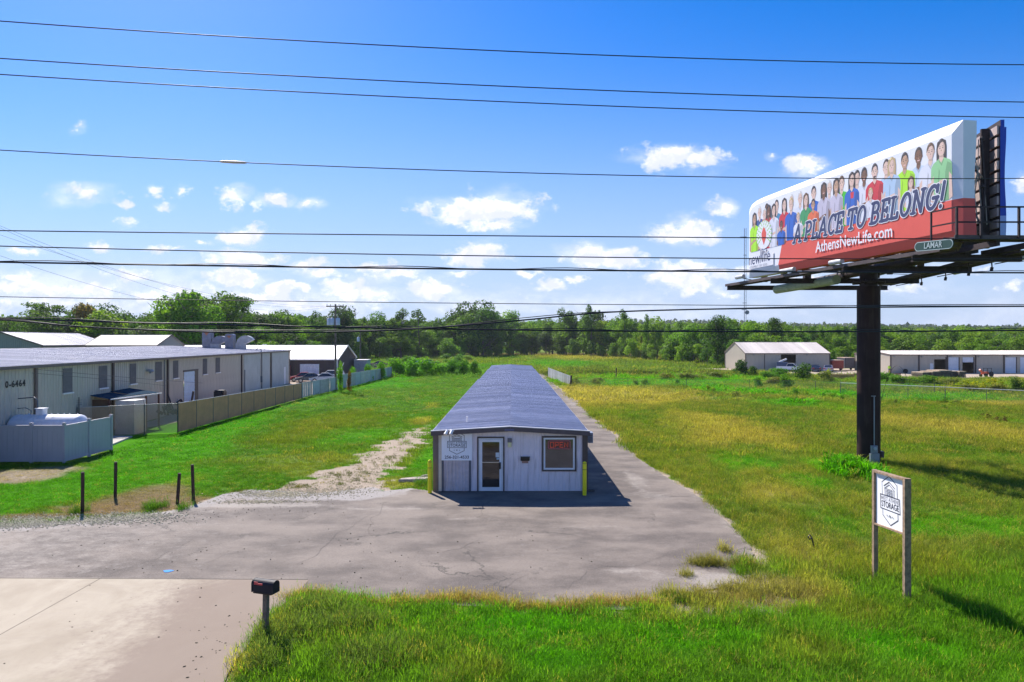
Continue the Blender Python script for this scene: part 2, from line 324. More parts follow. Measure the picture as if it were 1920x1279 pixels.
def grass_info(X, Y):
    n1 = fbm(X, Y, .10, 3); n2 = fbm(X, Y, .45, 9); n3 = fbm(X*.6, Y*.25, .9, 21)
    col = np.zeros((len(X), 3)); wsum = np.zeros(len(X)); ht = np.zeros(len(X))
    right = sstep(-2, 6, X)*sstep(17.5, 22, Y)
    def addk(k, w):
        nonlocal col, wsum, ht
        col += np.outer(w, KCOL[k]); ht += w*KH[k]; wsum += w
    addk('green', .30*(1-right)+.05+.0*n1)
    addk('olive', .06+.42*right*sstep(.35, .65, n2)+.10*sstep(.5, .7, n1))
    addk('grass2', .14+.30*sstep(.4, .6, n3))
    addk('lime', .14*(1-right)+.16*sstep(.45, .65, 1-n1)*(1-.4*right))
    addk('straw', right*.20*sstep(.5, .72, fbm(X, Y, .16, 33)))
    addk('lime', 2.4*sstep(-.8, .6, sdf(X, Y, LIMEP)+(n2-.5)*2.2))
    wx = (fbm(X, Y, .3, 70)-.5)*.9; wy = (fbm(X, Y, .3, 80)-.5)*.9
    for px, py, rx, ry, k, st in BLOBS:
        c = G(px, py); ax = rx*c.y/F; ay = ry*c.y*c.y/(H*F)
        near = (np.abs(X-c.x) < 2.2*ax+1) & (np.abs(Y-c.y) < 2.2*ay+1)
        if not near.any(): continue
        d = np.hypot((X-c.x)/ax+wx, (Y-c.y)/ay+wy)
        w = np.where(near, st*2.9*(1-sstep(.45, 1.35, d)), 0); addk(k, w)
    col /= wsum[:, None]; ht /= wsum
    g = .86+.28*fbm(X, Y, 1.7, 90, 3); col = col*g[:, None]
    return col, ht

def ground_material(name, far=False):
    m = bpy.data.materials.new(name); m.use_nodes = True; t = NT(m.node_tree); t.n.clear()
    o = t.new('ShaderNodeOutputMaterial'); p = t.new('ShaderNodeBsdfPrincipled'); t.l.new(p.outputs[0], o.inputs[0])
    tc = t.new('ShaderNodeTexCoord').outputs['Object']
    gc = t.attr('gcol'); sm = t.attr('soil', 'GEOMETRY', 2)
    n1 = t.noise(tc, 3.1, 6, .7); n2 = t.noise(tc, 14, 5, .7); n3 = t.noise(tc, 60, 3, .6)
    k = t.m('MULTIPLY_ADD', n2, .7, t.m('MULTIPLY_ADD', n1, .7, .22)); gcol = t.mix(1.0, gc, t.comb(k, k, k), 'MULTIPLY')
    soil = t.mix(t.ramp(n2, .3, .72), (.36, .285, .215), (.50, .415, .335)); soil = t.mix(t.ramp(n3, .55, .75), soil, (.24, .21, .19))
    f = t.ramp(t.m('ADD', sm, t.m('MULTIPLY', t.m('SUBTRACT', n2, .5), .9)), .35, .62)
    t.put(p.inputs['Base Color'], t.mix(f, gcol, soil)); p.inputs['Roughness'].default_value = .95; p.inputs['Specular IOR Level'].default_value = .02
    b = t.new('ShaderNodeBump'); b.inputs['Strength'].default_value = .8; b.inputs['Distance'].default_value = .05
    t.l.new(t.m('ADD', n2, n3), b.inputs['Height']); t.l.new(b.outputs[0], p.inputs['Normal'])
    return m
GROUND = ground_material('field')
def set_attr(me, name, arr, typ):
    a = me.attributes.new(name, typ, 'POINT'); arr = np.asarray(arr, dtype=np.float32)
    if typ == 'FLOAT_COLOR': arr = np.concatenate([arr, np.ones((len(arr), 1), np.float32)], 1); a.data.foreach_set('color', arr.ravel())
    elif typ == 'FLOAT_VECTOR': a.data.foreach_set('vector', arr.ravel())
    else: a.data.foreach_set('value', arr.ravel())
def build_ground():
    ys = [-60.0, -20, 0, 6, 9]; y = 10.0
    while y < 3500: ys.append(y); y += max(.16, .011*y) if y < 420 else .12*y
    us = np.concatenate([[-3, -1.8, -1.3], np.linspace(-.95, .95, 360), [1.3, 1.8, 3]])
    ys = np.array(ys); YY, UU = np.meshgrid(ys, us, indexing='ij'); XX = UU*np.maximum(YY, 60.0 if False else 12.0)+np.where(np.abs(UU) > 1.5, np.sign(UU)*150, 0)
    X, Y = XX.ravel(), YY.ravel(); n, k = len(ys), len(us)
    idx = np.arange(n*k).reshape(n, k); Fq = np.stack([idx[:-1, :-1], idx[:-1, 1:], idx[1:, 1:], idx[1:, :-1]], -1).reshape(-1, 4)
    Z = (fbm(X, Y, .5, 5)-.5)*.05*np.where(sdf(X, Y, ASPH) > -1.0, 0, 1)
    me = npmesh('ground', np.stack([X, Y, Z-.03], 1), Fq, GROUND, True)
    c, h = grass_info(X, Y); set_attr(me, 'gcol', c, 'FLOAT_COLOR'); set_attr(me, 'soil', soil_mask(X, Y), 'FLOAT')
    return tagset(add('ground', me), 'flat grassy field running back to the tree line', None, None, 'structure')
build_ground()

def sheet(name, poly, z, step, material, amp=.12, attrs=None, ins_fn=None, far=None):
    """flat sheet with a ragged, finely divided outline"""
    pts = []; n = len(poly)
    for i in range(n):
        a, b = Vector(poly[i]), Vector(poly[(i+1) % n]); L = (b-a).length; k = max(1, min(160, int(L/step)))
        nr = Vector((-(b-a).y, (b-a).x)).normalized()
        for j in range(k):
            q = a.lerp(b, j/k); w = (mnoise.noise(Vector((q.x*.9, q.y*.9, 1)))+.6*mnoise.noise(Vector((q.x*3.1, q.y*3.1, 4))))*amp*(1 if .03 < j/k < .97 else .4)
            pts.append(q+nr*w)
    nb = len(pts); X = []; P2 = np.array([tuple(p) for p in pts])
    ip = []; y = P2[:, 1].min()
    while y < P2[:, 1].max():
        s = .5 if y < 40 else 2.0
        xs = np.arange(P2[:, 0].min(), P2[:, 0].max(), s)+rng.uniform(-.1, .1)
        d = sdf(xs, np.full(xs.shape, y), [tuple(p) for p in P2[::3]])
        ip += [Vector((float(x), float(y))) for x in xs[d > .22]]; y += s
    r = delaunay_2d_cdt(pts+ip, [(i, (i+1) % nb) for i in range(nb)], [], 1, 1e-4)
    V = np.array([(v.x, v.y, z) for v in r[0]]); me = bpy.data.meshes.new(name); me.from_pydata(V.tolist(), [], [f for f in r[2]])
    me.materials.append(material)
    if attrs: attrs(me, V[:, 0], V[:, 1])
    me.update()
    return add(name, me)

def asphalt_material():
    m = bpy.data.materials.new('asphalt'); m.use_nodes = True; t = NT(m.node_tree); t.n.clear()
    o = t.new('ShaderNodeOutputMaterial'); p = t.new('ShaderNodeBsdfPrincipled'); t.l.new(p.outputs[0], o.inputs[0])
    tc = t.new('ShaderNodeTexCoord').outputs['Object']; gr = t.attr('gravel', 'GEOMETRY', 2); lt = t.attr('worn', 'GEOMETRY', 2)
    st = t.vm('MULTIPLY', tc, (.75, 1.15, 1)); big = t.noise(st, .42, 8, .62); mid = t.noise(t.vm('MULTIPLY', tc, (.9, 1.1, 1)), 1.9, 10, .80); fine = t.noise(tc, 15, 6, .85); grit = t.noise(tc, 70, 3, .7)
    a = t.mix(t.ramp(big, .36, .64), (.106, .086, .074), (.216, .178, .148))
    a = t.mix(t.m('MULTIPLY', t.ramp(mid, .5, .78), .55), a, (.28, .245, .215))
    a = t.mix(t.m('MULTIPLY', t.ramp(mid, .45, .22), .45), a, (.070, .062, .062))
    a = t.mix(t.m('MULTIPLY', t.ramp(t.m('ADD', lt, t.m('MULTIPLY', t.m('SUBTRACT', mid, .5), 1.2)), .3, .8), .75), a, (.34, .30, .26))
    g = t.mix(t.ramp(fine, .35, .65), (.17, .155, .15), (.42, .38, .35))
    a = t.mix(t.ramp(t.m('ADD', gr, t.m('MULTIPLY', t.m('SUBTRACT', mid, .5), .9)), .35, .65), a, g)
    a = t.mix(t.m('MULTIPLY', t.ramp(fine, .48, .66), .50), a, (.055, .048, .048)); a = t.mix(t.m('MULTIPLY', t.ramp(grit, .52, .68), .40), a, (.36, .33, .30))
    # cracks: thin lines between warped cells, only here and there
    w = t.vm('ADD', tc, t.vm('MULTIPLY', t.vm('SUBTRACT', t.noise(tc, 1.3, 6, .7, out=1), (.5, .5, .5)), (1.6, 1.6, 0)))
    vo = t.new('ShaderNodeTexVoronoi', feature='DISTANCE_TO_EDGE'); vo.inputs['Scale'].default_value = .17; t.l.new(w, vo.inputs['Vector'])
    cr = t.m('MULTIPLY', t.ramp(vo.outputs['Distance'], .0055, .0015), t.ramp(t.noise(tc, .35, 3, .5), .46, .60))
    a = t.mix(t.m('MULTIPLY', cr, .75), a, (.05, .045, .04))
    t.put(p.inputs['Base Color'], a); p.inputs['Roughness'].default_value = .88; p.inputs['Specular IOR Level'].default_value = .25
    b = t.new('ShaderNodeBump'); b.inputs['Strength'].default_value = .55; b.inputs['Distance'].default_value = .012
    t.l.new(t.m('ADD', fine, t.m('MULTIPLY', grit, .6)), b.inputs['Height']); t.l.new(b.outputs[0], p.inputs['Normal'])
    return m
def asph_attrs(me, X, Y):
    n = fbm(X, Y, .8, 41)
    L = np.maximum(0, 1-sdf(X, Y, ASPH)/2.2)*np.where(X < -4.2, 1, 0)*np.where(Y > 20.5, 1, 0)
    tr = sstep(-1.2, .6, sdf(X, Y, TRACK)+(n-.5)*2)
    set_attr(me, 'gravel', np.clip(np.maximum(L*(.35+n*.8), tr*.95), 0, 1), 'FLOAT')
    w = np.zeros(len(X))
    for px, py, rx, ry, s in [(470,948,170,7,.85), (330,985,120,6,.5), (700,955,140,7,.6), (1090,990,120,9,.45), (900,972,140,5,.45), (1230,930,60,14,.55), (1230,870,40,14,.4), (1190,900,30,26,.6), (1320,985,40,10,.35),
                              (1180,1070,60,8,.7), (1240,1085,70,8,.6), (600,1010,200,18,.25), (800,1000,90,10,.25), (150,1010,160,10,.2), (1130,800,40,2.2,1.0), (1120,772,30,1.6,1.0), (1400,990,20,20,.5), (560,1090,60,10,.3), (1300,1065,60,10,.5), (1370,1088,110,22,1.0),(1450,1110,60,24,1.0), (1070,750,30,20,.5)]:
        c = G(px, py); ax = rx*c.y/F; ay = ry*c.y*c.y/(H*F); d = np.hypot((X-c.x)/ax+(n-.5)*.8, (Y-c.y)/ay+(n-.5)); w = np.maximum(w, s*(1-sstep(.3, 1.3, d)))
    w = np.maximum(w, .55*sstep(-2, -16, X)*sstep(14, 19, Y))
    e = np.maximum(0, 1-sdf(X, Y, ASPH)/.5)*.5
    set_attr(me, 'worn', np.maximum(w, e), 'FLOAT')
tagset(sheet('asphalt_lot', ASPH, .004, .10, asphalt_material(), .09, asph_attrs), 'worn grey asphalt lot and driveway round the storage building', None, None, 'structure')

LOT = bpy.data.objects['asphalt_lot']
CRK = mat('crack_dark', (.075, .065, .058), .95)
def crack(pts, w):
    g = [G(*p) for p in pts]; L = []; 
    for a, b in zip(g[:-1], g[1:]):
        n = max(2, int((b-a).length/.18)); nr = Vector((-(b-a).y, (b-a).x, 0)).normalized()
        for i in range(n): q = a.lerp(b, i/n); L.append(q+nr*(mnoise.noise(q*1.3)*.22+mnoise.noise(q*5)*.07))
    L.append(g[-1]); V = []
    for i, q in enumerate(L):
        d = (L[min(i+1, len(L)-1)]-L[max(i-1, 0)]).normalized(); nr = Vector((-d.y, d.x, 0)); ww = w*.55*(.35+.9*abs(mnoise.noise(q*2.7+Vector((9, 0, 0)))))*min(1, i/3, (len(L)-1-i)/3)
        V += [q+nr*ww+Vector((0, 0, .009)), q-nr*ww+Vector((0, 0, .009))]
    add('crack', mesh('crack', V, [(2*i, 2*i+1, 2*i+3, 2*i+2) for i in range(len(L)-1)], CRK), LOT)
for pts, w in (([(1150, 936), (1200, 932), (1250, 934), (1302, 931)], .035), ([(820, 1040), (862, 1030), (885, 1018), (905, 1008)], .022), ([(196, 1083), (240, 1066), (300, 1045), (372, 1006)], .016), ([(886, 992), (900, 965), (906, 946)], .014),
               ([(560, 1062), (600, 1030), (640, 1000), (700, 962)], .016), ([(700, 1010), (690, 985), (712, 960), (730, 938)], .016), ([(1060, 1110), (1100, 1070), (1180, 1062), (1260, 1040)], .014), ([(930, 1130), (960, 1090), (1010, 1075)], .012), ([(1230, 975), (1280, 985), (1350, 982)], .018),
               ([(60, 1040), (110, 1020), (190, 1012), (230, 996)], .014), ([(340, 1070), (420, 1040), (500, 1030)], .012), ([(1120, 880), (1160, 884), (1200, 880)], .014)): crack(pts, w)
def concrete_material():
    m = bpy.data.materials.new('concrete'); m.use_nodes = True; t = NT(m.node_tree); t.n.clear()
    o = t.new('ShaderNodeOutputMaterial'); p = t.new('ShaderNodeBsdfPrincipled'); t.l.new(p.outputs[0], o.inputs[0])
    tc = t.new('ShaderNodeTexCoord').outputs['Object']; dr = t.attr('mud', 'GEOMETRY', 2)
    big = t.noise(t.vm('MULTIPLY', tc, (.9, .6, 1)), .8, 6, .6, .6); mid = t.noise(tc, 4, 6, .7); fine = t.noise(tc, 45, 4, .7)
    a = t.mix(t.ramp(big, .3, .7), (.315, .262, .195), (.405, .348, .268)); a = t.mix(t.m('MULTIPLY', t.ramp(mid, .52, .8), .4), a, (.30, .25, .20))
    sk = t.noise(t.vm('MULTIPLY', t.vm('ADD', tc, t.vm('MULTIPLY', t.noise(tc, .4, 2, .5, out=1), (1, 1, 0))), (.35, 2.3, 1)), 1.3, 6, .7); a = t.mix(t.m('MULTIPLY', t.ramp(sk, .55, .8), .4), a, (.30, .245, .21))
    a = t.mix(t.m('MULTIPLY', t.ramp(t.m('ADD', dr, t.m('MULTIPLY', t.m('SUBTRACT', mid, .5), .9)), .2, .8), .8), a, (.20, .148, .115))
    a = t.mix(t.m('MULTIPLY', t.ramp(fine, .56, .8), .3), a, (.18, .15, .13))
    t.put(p.inputs['Base Color'], a); p.inputs['Roughness'].default_value = .85; p.inputs['Specular IOR Level'].default_value = .25
    b = t.new('ShaderNodeBump'); b.inputs['Strength'].default_value = .35; b.inputs['Distance'].default_value = .01; t.l.new(fine, b.inputs['Height']); t.l.new(b.outputs[0], p.inputs['Normal'])
    return m
def conc_attrs(me, X, Y):
    n = fbm(X, Y, .5, 44); d = sdf(X, Y, CONC)
    right = sstep(-11.5, -5.5, X-(Y-14)*.2+(n-.5)*4)
    set_attr(me, 'mud', np.clip(right*.80*(1-sstep(.8, 5.5, d))+.45*right, 0, 1), 'FLOAT')
CM = concrete_material()
# two concrete slabs with an open joint between them
JA, JB = G(190, 1085), G(-95, 1245)
jd = (JB-JA).normalized(); jn = Vector((-jd.y, jd.x, 0))
JC = JA+jd*14
def slab(name, poly): return tagset(sheet(name, poly, .012, .15, CM, .0, conc_attrs), None, None, None, 'structure')
cA = G(-900, 1081); cB = G(580, 1088)
off = jn*.009
right_poly = [tuple((JA-off)[:2] if (JA-off).x > (JA+off).x else (JA+off)[:2])] + CONC[2:10] + [(-5.2, 7.3), tuple((JC-off)[:2] if (JA-off).x > (JA+off).x else (JC+off)[:2])]
left_poly = [tuple(cA[:2]), tuple((JA+off)[:2] if (JA-off).x > (JA+off).x else (JA-off)[:2]), tuple((JC+off)[:2] if (JA-off).x > (JA+off).x else (JC-off)[:2]), (-30, 7.3)]
s1 = slab('concrete_slab', right_poly); s1['label'] = 'tan concrete apron slab beside the mailbox'
s2 = slab('concrete_slab', left_poly); s2['label'] = 'tan concrete apron slab left of the joint'
jb = MB(); j0, j1 = JA, JC
jb.poly([j0+off+Vector((0,0,.006)), j1+off+Vector((0,0,.006)), j1-off+Vector((0,0,.006)), j0-off+Vector((0,0,.006))])
jb.build('slab_joint', mat('joint_tar', (.04, .035, .03), .9), s1)
# dark seam between the slabs and the asphalt
sj = MB(); e0, e1 = G(-900, 1081), G(578, 1088); sj.bar(e0+Vector((0, 0, .006)), e1+Vector((0, 0, .006)), .035, .016); sj.build('edge_joint', mat('joint_tar', (.04, .035, .03), .9), s1)
# the highway the camera hovers over, behind and below the frame
rb = MB(); rb.box(-140, 140, -7.5, 5.6, -.1, .008); o = rb.build('road', mat('road_asphalt', (.07, .068, .066), .9, var=.2, vscale=1.5, bump=.4)); tagset(o, 'asphalt road in front of the lot', None, None, 'structure')
lb = MB(); lb.box(-140, 140, 5.2, 5.32, .008, .0125); lb.box(-140, 140, -1.3, -1.18, .008, .0125); lb.build('lane_marking', flat('road_paint', (.75, .73, .68)), o)

# ---------------------------------------------------------------- grass
def tuft(name, n, h, spread, width, lean, seed, seedhead=0.0, broad=False):
    r = np.random.default_rng(seed); V = []; Fc = []; va = []
    for i in range(n):
        a = r.uniform(0, 2*math.pi); d = spread*math.sqrt(r.uniform()); bx, by = d*math.cos(a), d*math.sin(a)
        hh = h*r.uniform(.5, 1.1); az = r.uniform(0, 2*math.pi); ln = lean*r.uniform(.3, 1.3)*hh; w = width*r.uniform(.7, 1.3)
        fx, fy = math.cos(az), math.sin(az); face = az+math.pi/2+r.uniform(-.6, .6); sx, sy = math.cos(face)*w/2, math.sin(face)*w/2
        b = len(V); v = r.uniform()
        ks = [(0, 1.0, 0), (.45, .9, .25), (.8, .6, .65)] if not broad else [(0, .4, 0), (.45, 1.0, .3), (.8, .8, .75)]
        for z, ww, q in ks:
            V += [(bx+fx*ln*q-sx*ww, by+fy*ln*q-sy*ww, z*hh*(1-.15*q)), (bx+fx*ln*q+sx*ww, by+fy*ln*q+sy*ww, z*hh*(1-.15*q))]
        V.append((bx+fx*ln*1.1, by+fy*ln*1.1, hh*(.92-.2*lean)))
        Fc += [(b, b+1, b+3, b+2), (b+2, b+3, b+5, b+4), (b+4, b+5, b+6)]; va += [v]*7
        if seedhead and r.uniform() < seedhead:
            b = len(V); tx, ty, tz = bx+fx*ln*1.0, by+fy*ln*1.0, hh*.9; hs = .004+.004*r.uniform(); L = .10*r.uniform(.7, 1.3)
            V += [(tx-hs, ty, tz), (tx+hs, ty, tz), (tx+fx*.03, ty+fy*.03, tz+L)]; Fc.append((b, b+1, b+2)); va += [.95]*3
    me = mesh(name, V, Fc, BLADE); a = me.attributes.new('leafvar', 'FLOAT', 'POINT'); a.data.foreach_set('value', va)
    return bpy.data.objects.new(name, me)       # a source shape only, never placed by itself
def scatter(name, label, X, Y, Z, scale, tint, protos, tilt=.15):
    n = len(X); me = bpy.data.meshes.new(name); me.vertices.add(n); me.vertices.foreach_set('co', np.stack([X, Y, Z], 1).astype(np.float32).ravel())
    set_attr(me, 'rot', np.stack([rng.normal(0, tilt, n), rng.normal(0, tilt, n), rng.uniform(0, 6.283, n)], 1), 'FLOAT_VECTOR')
    set_attr(me, 'scl', scale, 'FLOAT_VECTOR'); set_attr(me, 'tint', tint, 'FLOAT_COLOR')
    o = add(name, me); md = o.modifiers.new('scatter', 'NODES'); ng = bpy.data.node_groups.new(name+'_scatter', 'GeometryNodeTree'); md.node_group = ng
    ng.interface.new_socket('Geometry', in_out='INPUT', socket_type='NodeSocketGeometry'); ng.interface.new_socket('Geometry', in_out='OUTPUT', socket_type='NodeSocketGeometry')
    N, L = ng.nodes, ng.links; gi = N.new('NodeGroupInput'); go = N.new('NodeGroupOutput'); iop = N.new('GeometryNodeInstanceOnPoints'); jg = N.new('GeometryNodeJoinGeometry')
    for pr in reversed(protos):
        oi = N.new('GeometryNodeObjectInfo'); oi.inputs['Object'].default_value = pr; oi.inputs['As Instance'].default_value = True; L.new(oi.outputs['Geometry'], jg.inputs[0])
    mp = N.new('GeometryNodeMeshToPoints'); L.new(gi.outputs[0], mp.inputs[0])
    L.new(mp.outputs[0], iop.inputs['Points']); L.new(jg.outputs[0], iop.inputs['Instance']); iop.inputs['Pick Instance'].default_value = True
    def na(nm, typ):
        a = N.new('GeometryNodeInputNamedAttribute'); a.data_type = typ; a.inputs['Name'].default_value = nm; return a.outputs[0]
    L.new(na('rot', 'FLOAT_VECTOR'), iop.inputs['Rotation']); L.new(na('scl', 'FLOAT_VECTOR'), iop.inputs['Scale'])
    ri = N.new('FunctionNodeRandomValue'); ri.data_type = 'INT'; ri.inputs[4].default_value = 0; ri.inputs[5].default_value = len(protos)-1; L.new(ri.outputs[2], iop.inputs['Instance Index'])
    L.new(iop.outputs[0], go.inputs[0])
    return tagset(o, label, None, None, 'stuff')
T_SHORT = [tuft('tuft', 26, .085, .17, .011, .7, s) for s in (1, 2, 3)]
T_MID = [tuft('tuft', 44, .25, .20, .0065, .75, s, .10) for s in (4, 5, 6)]
T_TALL = [tuft('tuft', 34, .44, .22, .0075, .6, s, .35) for s in (7, 8, 9)]
T_FAR = [tuft('tuft', 60, .42, .60, .022, .5, s, .3) for s in (10, 11, 12)]
T_LEAF = [tuft('tuft', 30, .55, .28, .045, .9, s, 0, True) for s in (13, 14)]
def pts_in(u0, u1, y0, y1, dens):
    """random ground points in a wedge of the field, evenly dense per square metre"""
    A = (u1-u0)*(y1*y1-y0*y0)/2; n = int(A*dens); Y = np.sqrt(rng.uniform(y0*y0, y1*y1, n)); X = Y*rng.uniform(u0, u1, n); return X, Y
BUILD_FOOT = [(-3.3, 28.9), (3.3, 28.9), (3.3, 112.3), (-3.3, 112.3)]
WAREHOUSE = [(-27.0, 30), (-33.7, 103.2), (-70, 103), (-65, 30)]
def grass_filter(X, Y, edge=.0):
    a = sdf(X, Y, ASPH); s = soil_mask(X, Y); keep = (a < edge+rng.normal(0, .07, len(X))) & (rng.uniform(0, 1, len(X)) > s*1.02)
    keep &= (sdf(X, Y, BUILD_FOOT) < 0) & (sdf(X, Y, WAREHOUSE) < 0) & (sdf(X, Y, CONC) < .02)
    return keep
def tintj(c, s=.12, dryf=.06):
    n = len(c); j = 1+rng.normal(0, s, n); c = c*np.clip(j, .6, 1.5)[:, None]
    dry = rng.uniform(0, 1, n) < dryf; c[dry] = c[dry]*.35+np.array((.40, .32, .11))*.65; return c
def lay(name, label, u0, u1, y0, y1, dens, protos, hs, ws, cond=None, edge=0.0, tilt=.15):
    X, Y = pts_in(u0, u1, y0, y1, dens); k = grass_filter(X, Y, edge); X, Y = X[k], Y[k]; c, h = grass_info(X, Y)
    if cond is not None: k = cond(X, Y, c, h); X, Y, c, h = X[k], Y[k], c[k], h[k]
    hz = h*hs*(.7+.6*fbm(X, Y, .8, 61))*rng.uniform(.75, 1.25, len(X)); w = ws*rng.uniform(.8, 1.25, len(X))
    return scatter(name, label, X, Y, np.full(len(X), -.03), np.stack([w, w, hz], 1), tintj(c*1.12, .16, .20 if name == 'field_grass' else .07), protos, tilt)
leftlawn = lambda X, Y: (X < -3.0) & (Y > 20.5)
lay('verge_grass', 'uncut green grass on the verge in front of the lot', -.5, .82, 10.5, 19.5, 50, T_MID, 1.1, 1.0, None, .05)
lay('verge_seedheads', 'taller grass with pale seed heads mixed into the verge', -.5, .82, 10.5, 22, 3.2, T_TALL, .95, 1.0, None, .05)
lay('field_grass', 'knee-high field grass right of the driveway', .10, .84, 19.5, 38, 19, T_TALL, .62, 1.1, lambda X, Y, c, h: X > 2.5)
lay('field_grass', 'knee-high field grass farther right of the driveway', .04, .84, 38, 72, 6, T_FAR, .62, 1.0, lambda X, Y, c, h: X > 2.5)
lay('field_grass', 'far field grass out towards the warehouses', -.02, .86, 72, 150, 1.0, T_FAR, .7, 2.0, lambda X, Y, c, h: X > 3.4)
lay('lawn_grass', 'short mown lawn left of the lot', -.84, -.06, 21, 36, 34, T_SHORT, 1.3, 1.1, lambda X, Y, c, h: leftlawn(X, Y))
lay('lawn_grass', 'short lawn between the screened fence and the storage building', -.60, -.03, 36, 62, 9, T_SHORT, 2.0, 1.9, lambda X, Y, c, h: leftlawn(X, Y) & (X > -23.4))
lay('lawn_grass', 'far lawn between the slatted fence and the storage building', -.34, -.02, 62, 130, 2.0, T_FAR, .38, 1.4, lambda X, Y, c, h: (X > -23.2) & (X < -3.2))
lay('rough_grass', 'patchy taller grass in the middle of the left lawn', -.42, -.08, 34, 90, 1.6, T_FAR, .55, .8, lambda X, Y, c, h: (h > .92) & (X > -23))
lay('meadow_grass', 'far meadow grass before the tree line', -.25, .5, 118, 300, .14, T_FAR, 1.3, 4.0, lambda X, Y, c, h: (sdf(X, Y, YARD) < 1))
# bright leafy weeds round the billboard pole and in the field, tufts in the asphalt cracks
def patch(name, label, spots, protos, hs, ws, col):
    X = []; Y = []; S = []
    for px, py, rx, ry, n in spots:
        c = G(px, py); X.append(c.x+rng.normal(0, .5, n)*rx*c.y/F); Y.append(c.y+rng.normal(0, .5, n)*ry*c.y**2/(H*F)); S.append(np.full(n, 1.0))
    X, Y = np.concatenate(X), np.concatenate(Y); n = len(X); h = hs*rng.uniform(.5, 1.2, n); w = ws*rng.uniform(.7, 1.3, n)
    return scatter(name, label, X, Y, np.zeros(n)-.02, np.stack([w, w, h], 1), tintj(np.tile(np.array(col), (n, 1)), .2), protos, .25)
patch('leafy_weeds', 'bright green leafy weeds at the foot of the billboard pole', [(1588, 884, 26, 10, 80), (1612, 893, 26, 10, 46), (1570, 892, 14, 6, 14)], T_LEAF, 1.75, 1.0, (.10, .33, .010))
patch('leafy_weeds', 'bright green weed patches out in the right field', [(1340, 729, 30, 4, 60), (1430, 736, 30, 4, 30), (1585, 742, 34, 5, 60), (1500, 757, 40, 3, 26)], T_LEAF, 1.0, 1.5, (.10, .34, .012))
patch('crack_weeds', 'dry tufts growing through the broken asphalt corner', [(1325, 1058, 42, 4, 46), (1400, 1062, 40, 5, 34), (1285, 1078, 10, 4, 9), (1357, 1033, 10, 4, 8), (1260, 1118, 45, 8, 30), (1330, 1124, 80, 6, 52), (1420, 1112, 70, 12, 56), (1490, 1110, 40, 20, 44), (1530, 1060, 30, 22, 40)], T_MID, 1.15, .95, (.23, .22, .085))
patch('crack_weeds', 'green weeds growing among the straw at the lot corner', [(1392, 1060, 12, 8, 14), (290, 952, 16, 6, 24), (345, 955, 8, 5, 8), (150, 958, 14, 4, 10), (790, 908, 16, 5, 20), (810, 905, 8, 12, 14)], T_MID, 1.4, 1.1, (.07, .17, .02))
patch('tall_grass', 'pale wispy taller grass at the left end of the verge', [(600, 1150, 60, 14, 160), (540, 1190, 40, 22, 120), (660, 1180, 60, 20, 120), (500, 1240, 30, 26, 70), (700, 1240, 60, 20, 90)], T_TALL, .95, 1.1, (.12, .18, .055))
patch('track_tufts', 'small dark grass tufts growing in the dirt track', [(700, 868, 40, 14, 40), (735, 858, 20, 8, 26), (680, 885, 20, 6, 16), (760, 830, 16, 8, 22), (640, 905, 40, 5, 14), (560, 912, 60, 6, 60), (640, 890, 50, 8, 50), (460, 922, 40, 4, 30), (660, 900, 60, 8, 40)], T_SHORT, 1.2, .8, (.09, .11, .03))
patch('edge_weeds', 'straw coloured seed stalks leaning over the asphalt edge', [(x, 1126+8*math.sin(x*.02)+(x-560)*.022, 40, 5, 26) for x in range(560, 1260, 42)], T_TALL, .62, .8, (.34, .27, .11))
# loose gravel and crumbs
def stone_proto(seed):
    r = np.random.default_rng(seed); V = []
    for z, rr, n in ((-.3, .7, 5), (.25, .95, 5), (.75, .45, 5)):
        for i in range(n): a = i/n*6.283+r.uniform(-.3, .3)+z; q = rr*r.uniform(.75, 1.2); V.append((q*math.cos(a), q*math.sin(a)*.8, z+r.uniform(-.1, .1)))
    Fc = [(i, (i+1) % 5, 5+(i+1) % 5, 5+i) for i in range(5)]+[(5+i, 5+(i+1) % 5, 10+(i+1) % 5, 10+i) for i in range(5)]+[(10, 11, 12, 13, 14)]
    me = mesh('stone', V, Fc, STONE); a = me.attributes.new('leafvar', 'FLOAT', 'POINT'); a.data.foreach_set('value', [.5]*len(V)); return bpy.data.objects.new('stone', me)
STONE = foliage_mat('gravel_stone', 0.0, inst=True, sheen=.2)
stones = [stone_proto(s) for s in (1, 2, 3)]
def gravel(name, label, spots, size, col):
    X = []; Y = []
    for px, py, rx, ry, n in spots:
        c = G(px, py); X.append(c.x+rng.normal(0, .6, n)*rx*c.y/F); Y.append(c.y+rng.normal(0, .6, n)*ry*c.y**2/(H*F))
    X, Y = np.concatenate(X), np.concatenate(Y); n = len(X); s = size*rng.uniform(.4, 1.4, n)**1.5
    g = rng.uniform(.7, 1.35, n); scatter(name, label, X, Y, np.full(n, .008), np.stack([s, s, s*.7], 1), np.outer(g, col), stones, .4)
gravel('gravel', 'loose grey gravel along the left edge of the asphalt', [(130, 976, 150, 8, 3600), (250, 968, 70, 6, 1400), (30, 984, 70, 8, 1400)], .026, (.40, .375, .365))
gravel('gravel', 'loose pale gravel where the dirt track meets the asphalt', [(520, 928, 70, 7, 2000), (620, 922, 70, 10, 1200), (690, 890, 40, 20, 260), (745, 845, 30, 16, 120), (480, 942, 80, 3, 700)], .024, (.46, .41, .37))
gravel('pebbles', 'scattered dark pebbles and crumbs lying on the apron and lot', [(400, 1200, 90, 60, 46), (250, 1150, 200, 70, 24), (350, 1050, 250, 60, 60), (800, 1030, 350, 70, 90), (380, 1240, 50, 40, 24), (470, 960, 120, 12, 80)], .022, (.10, .085, .075))
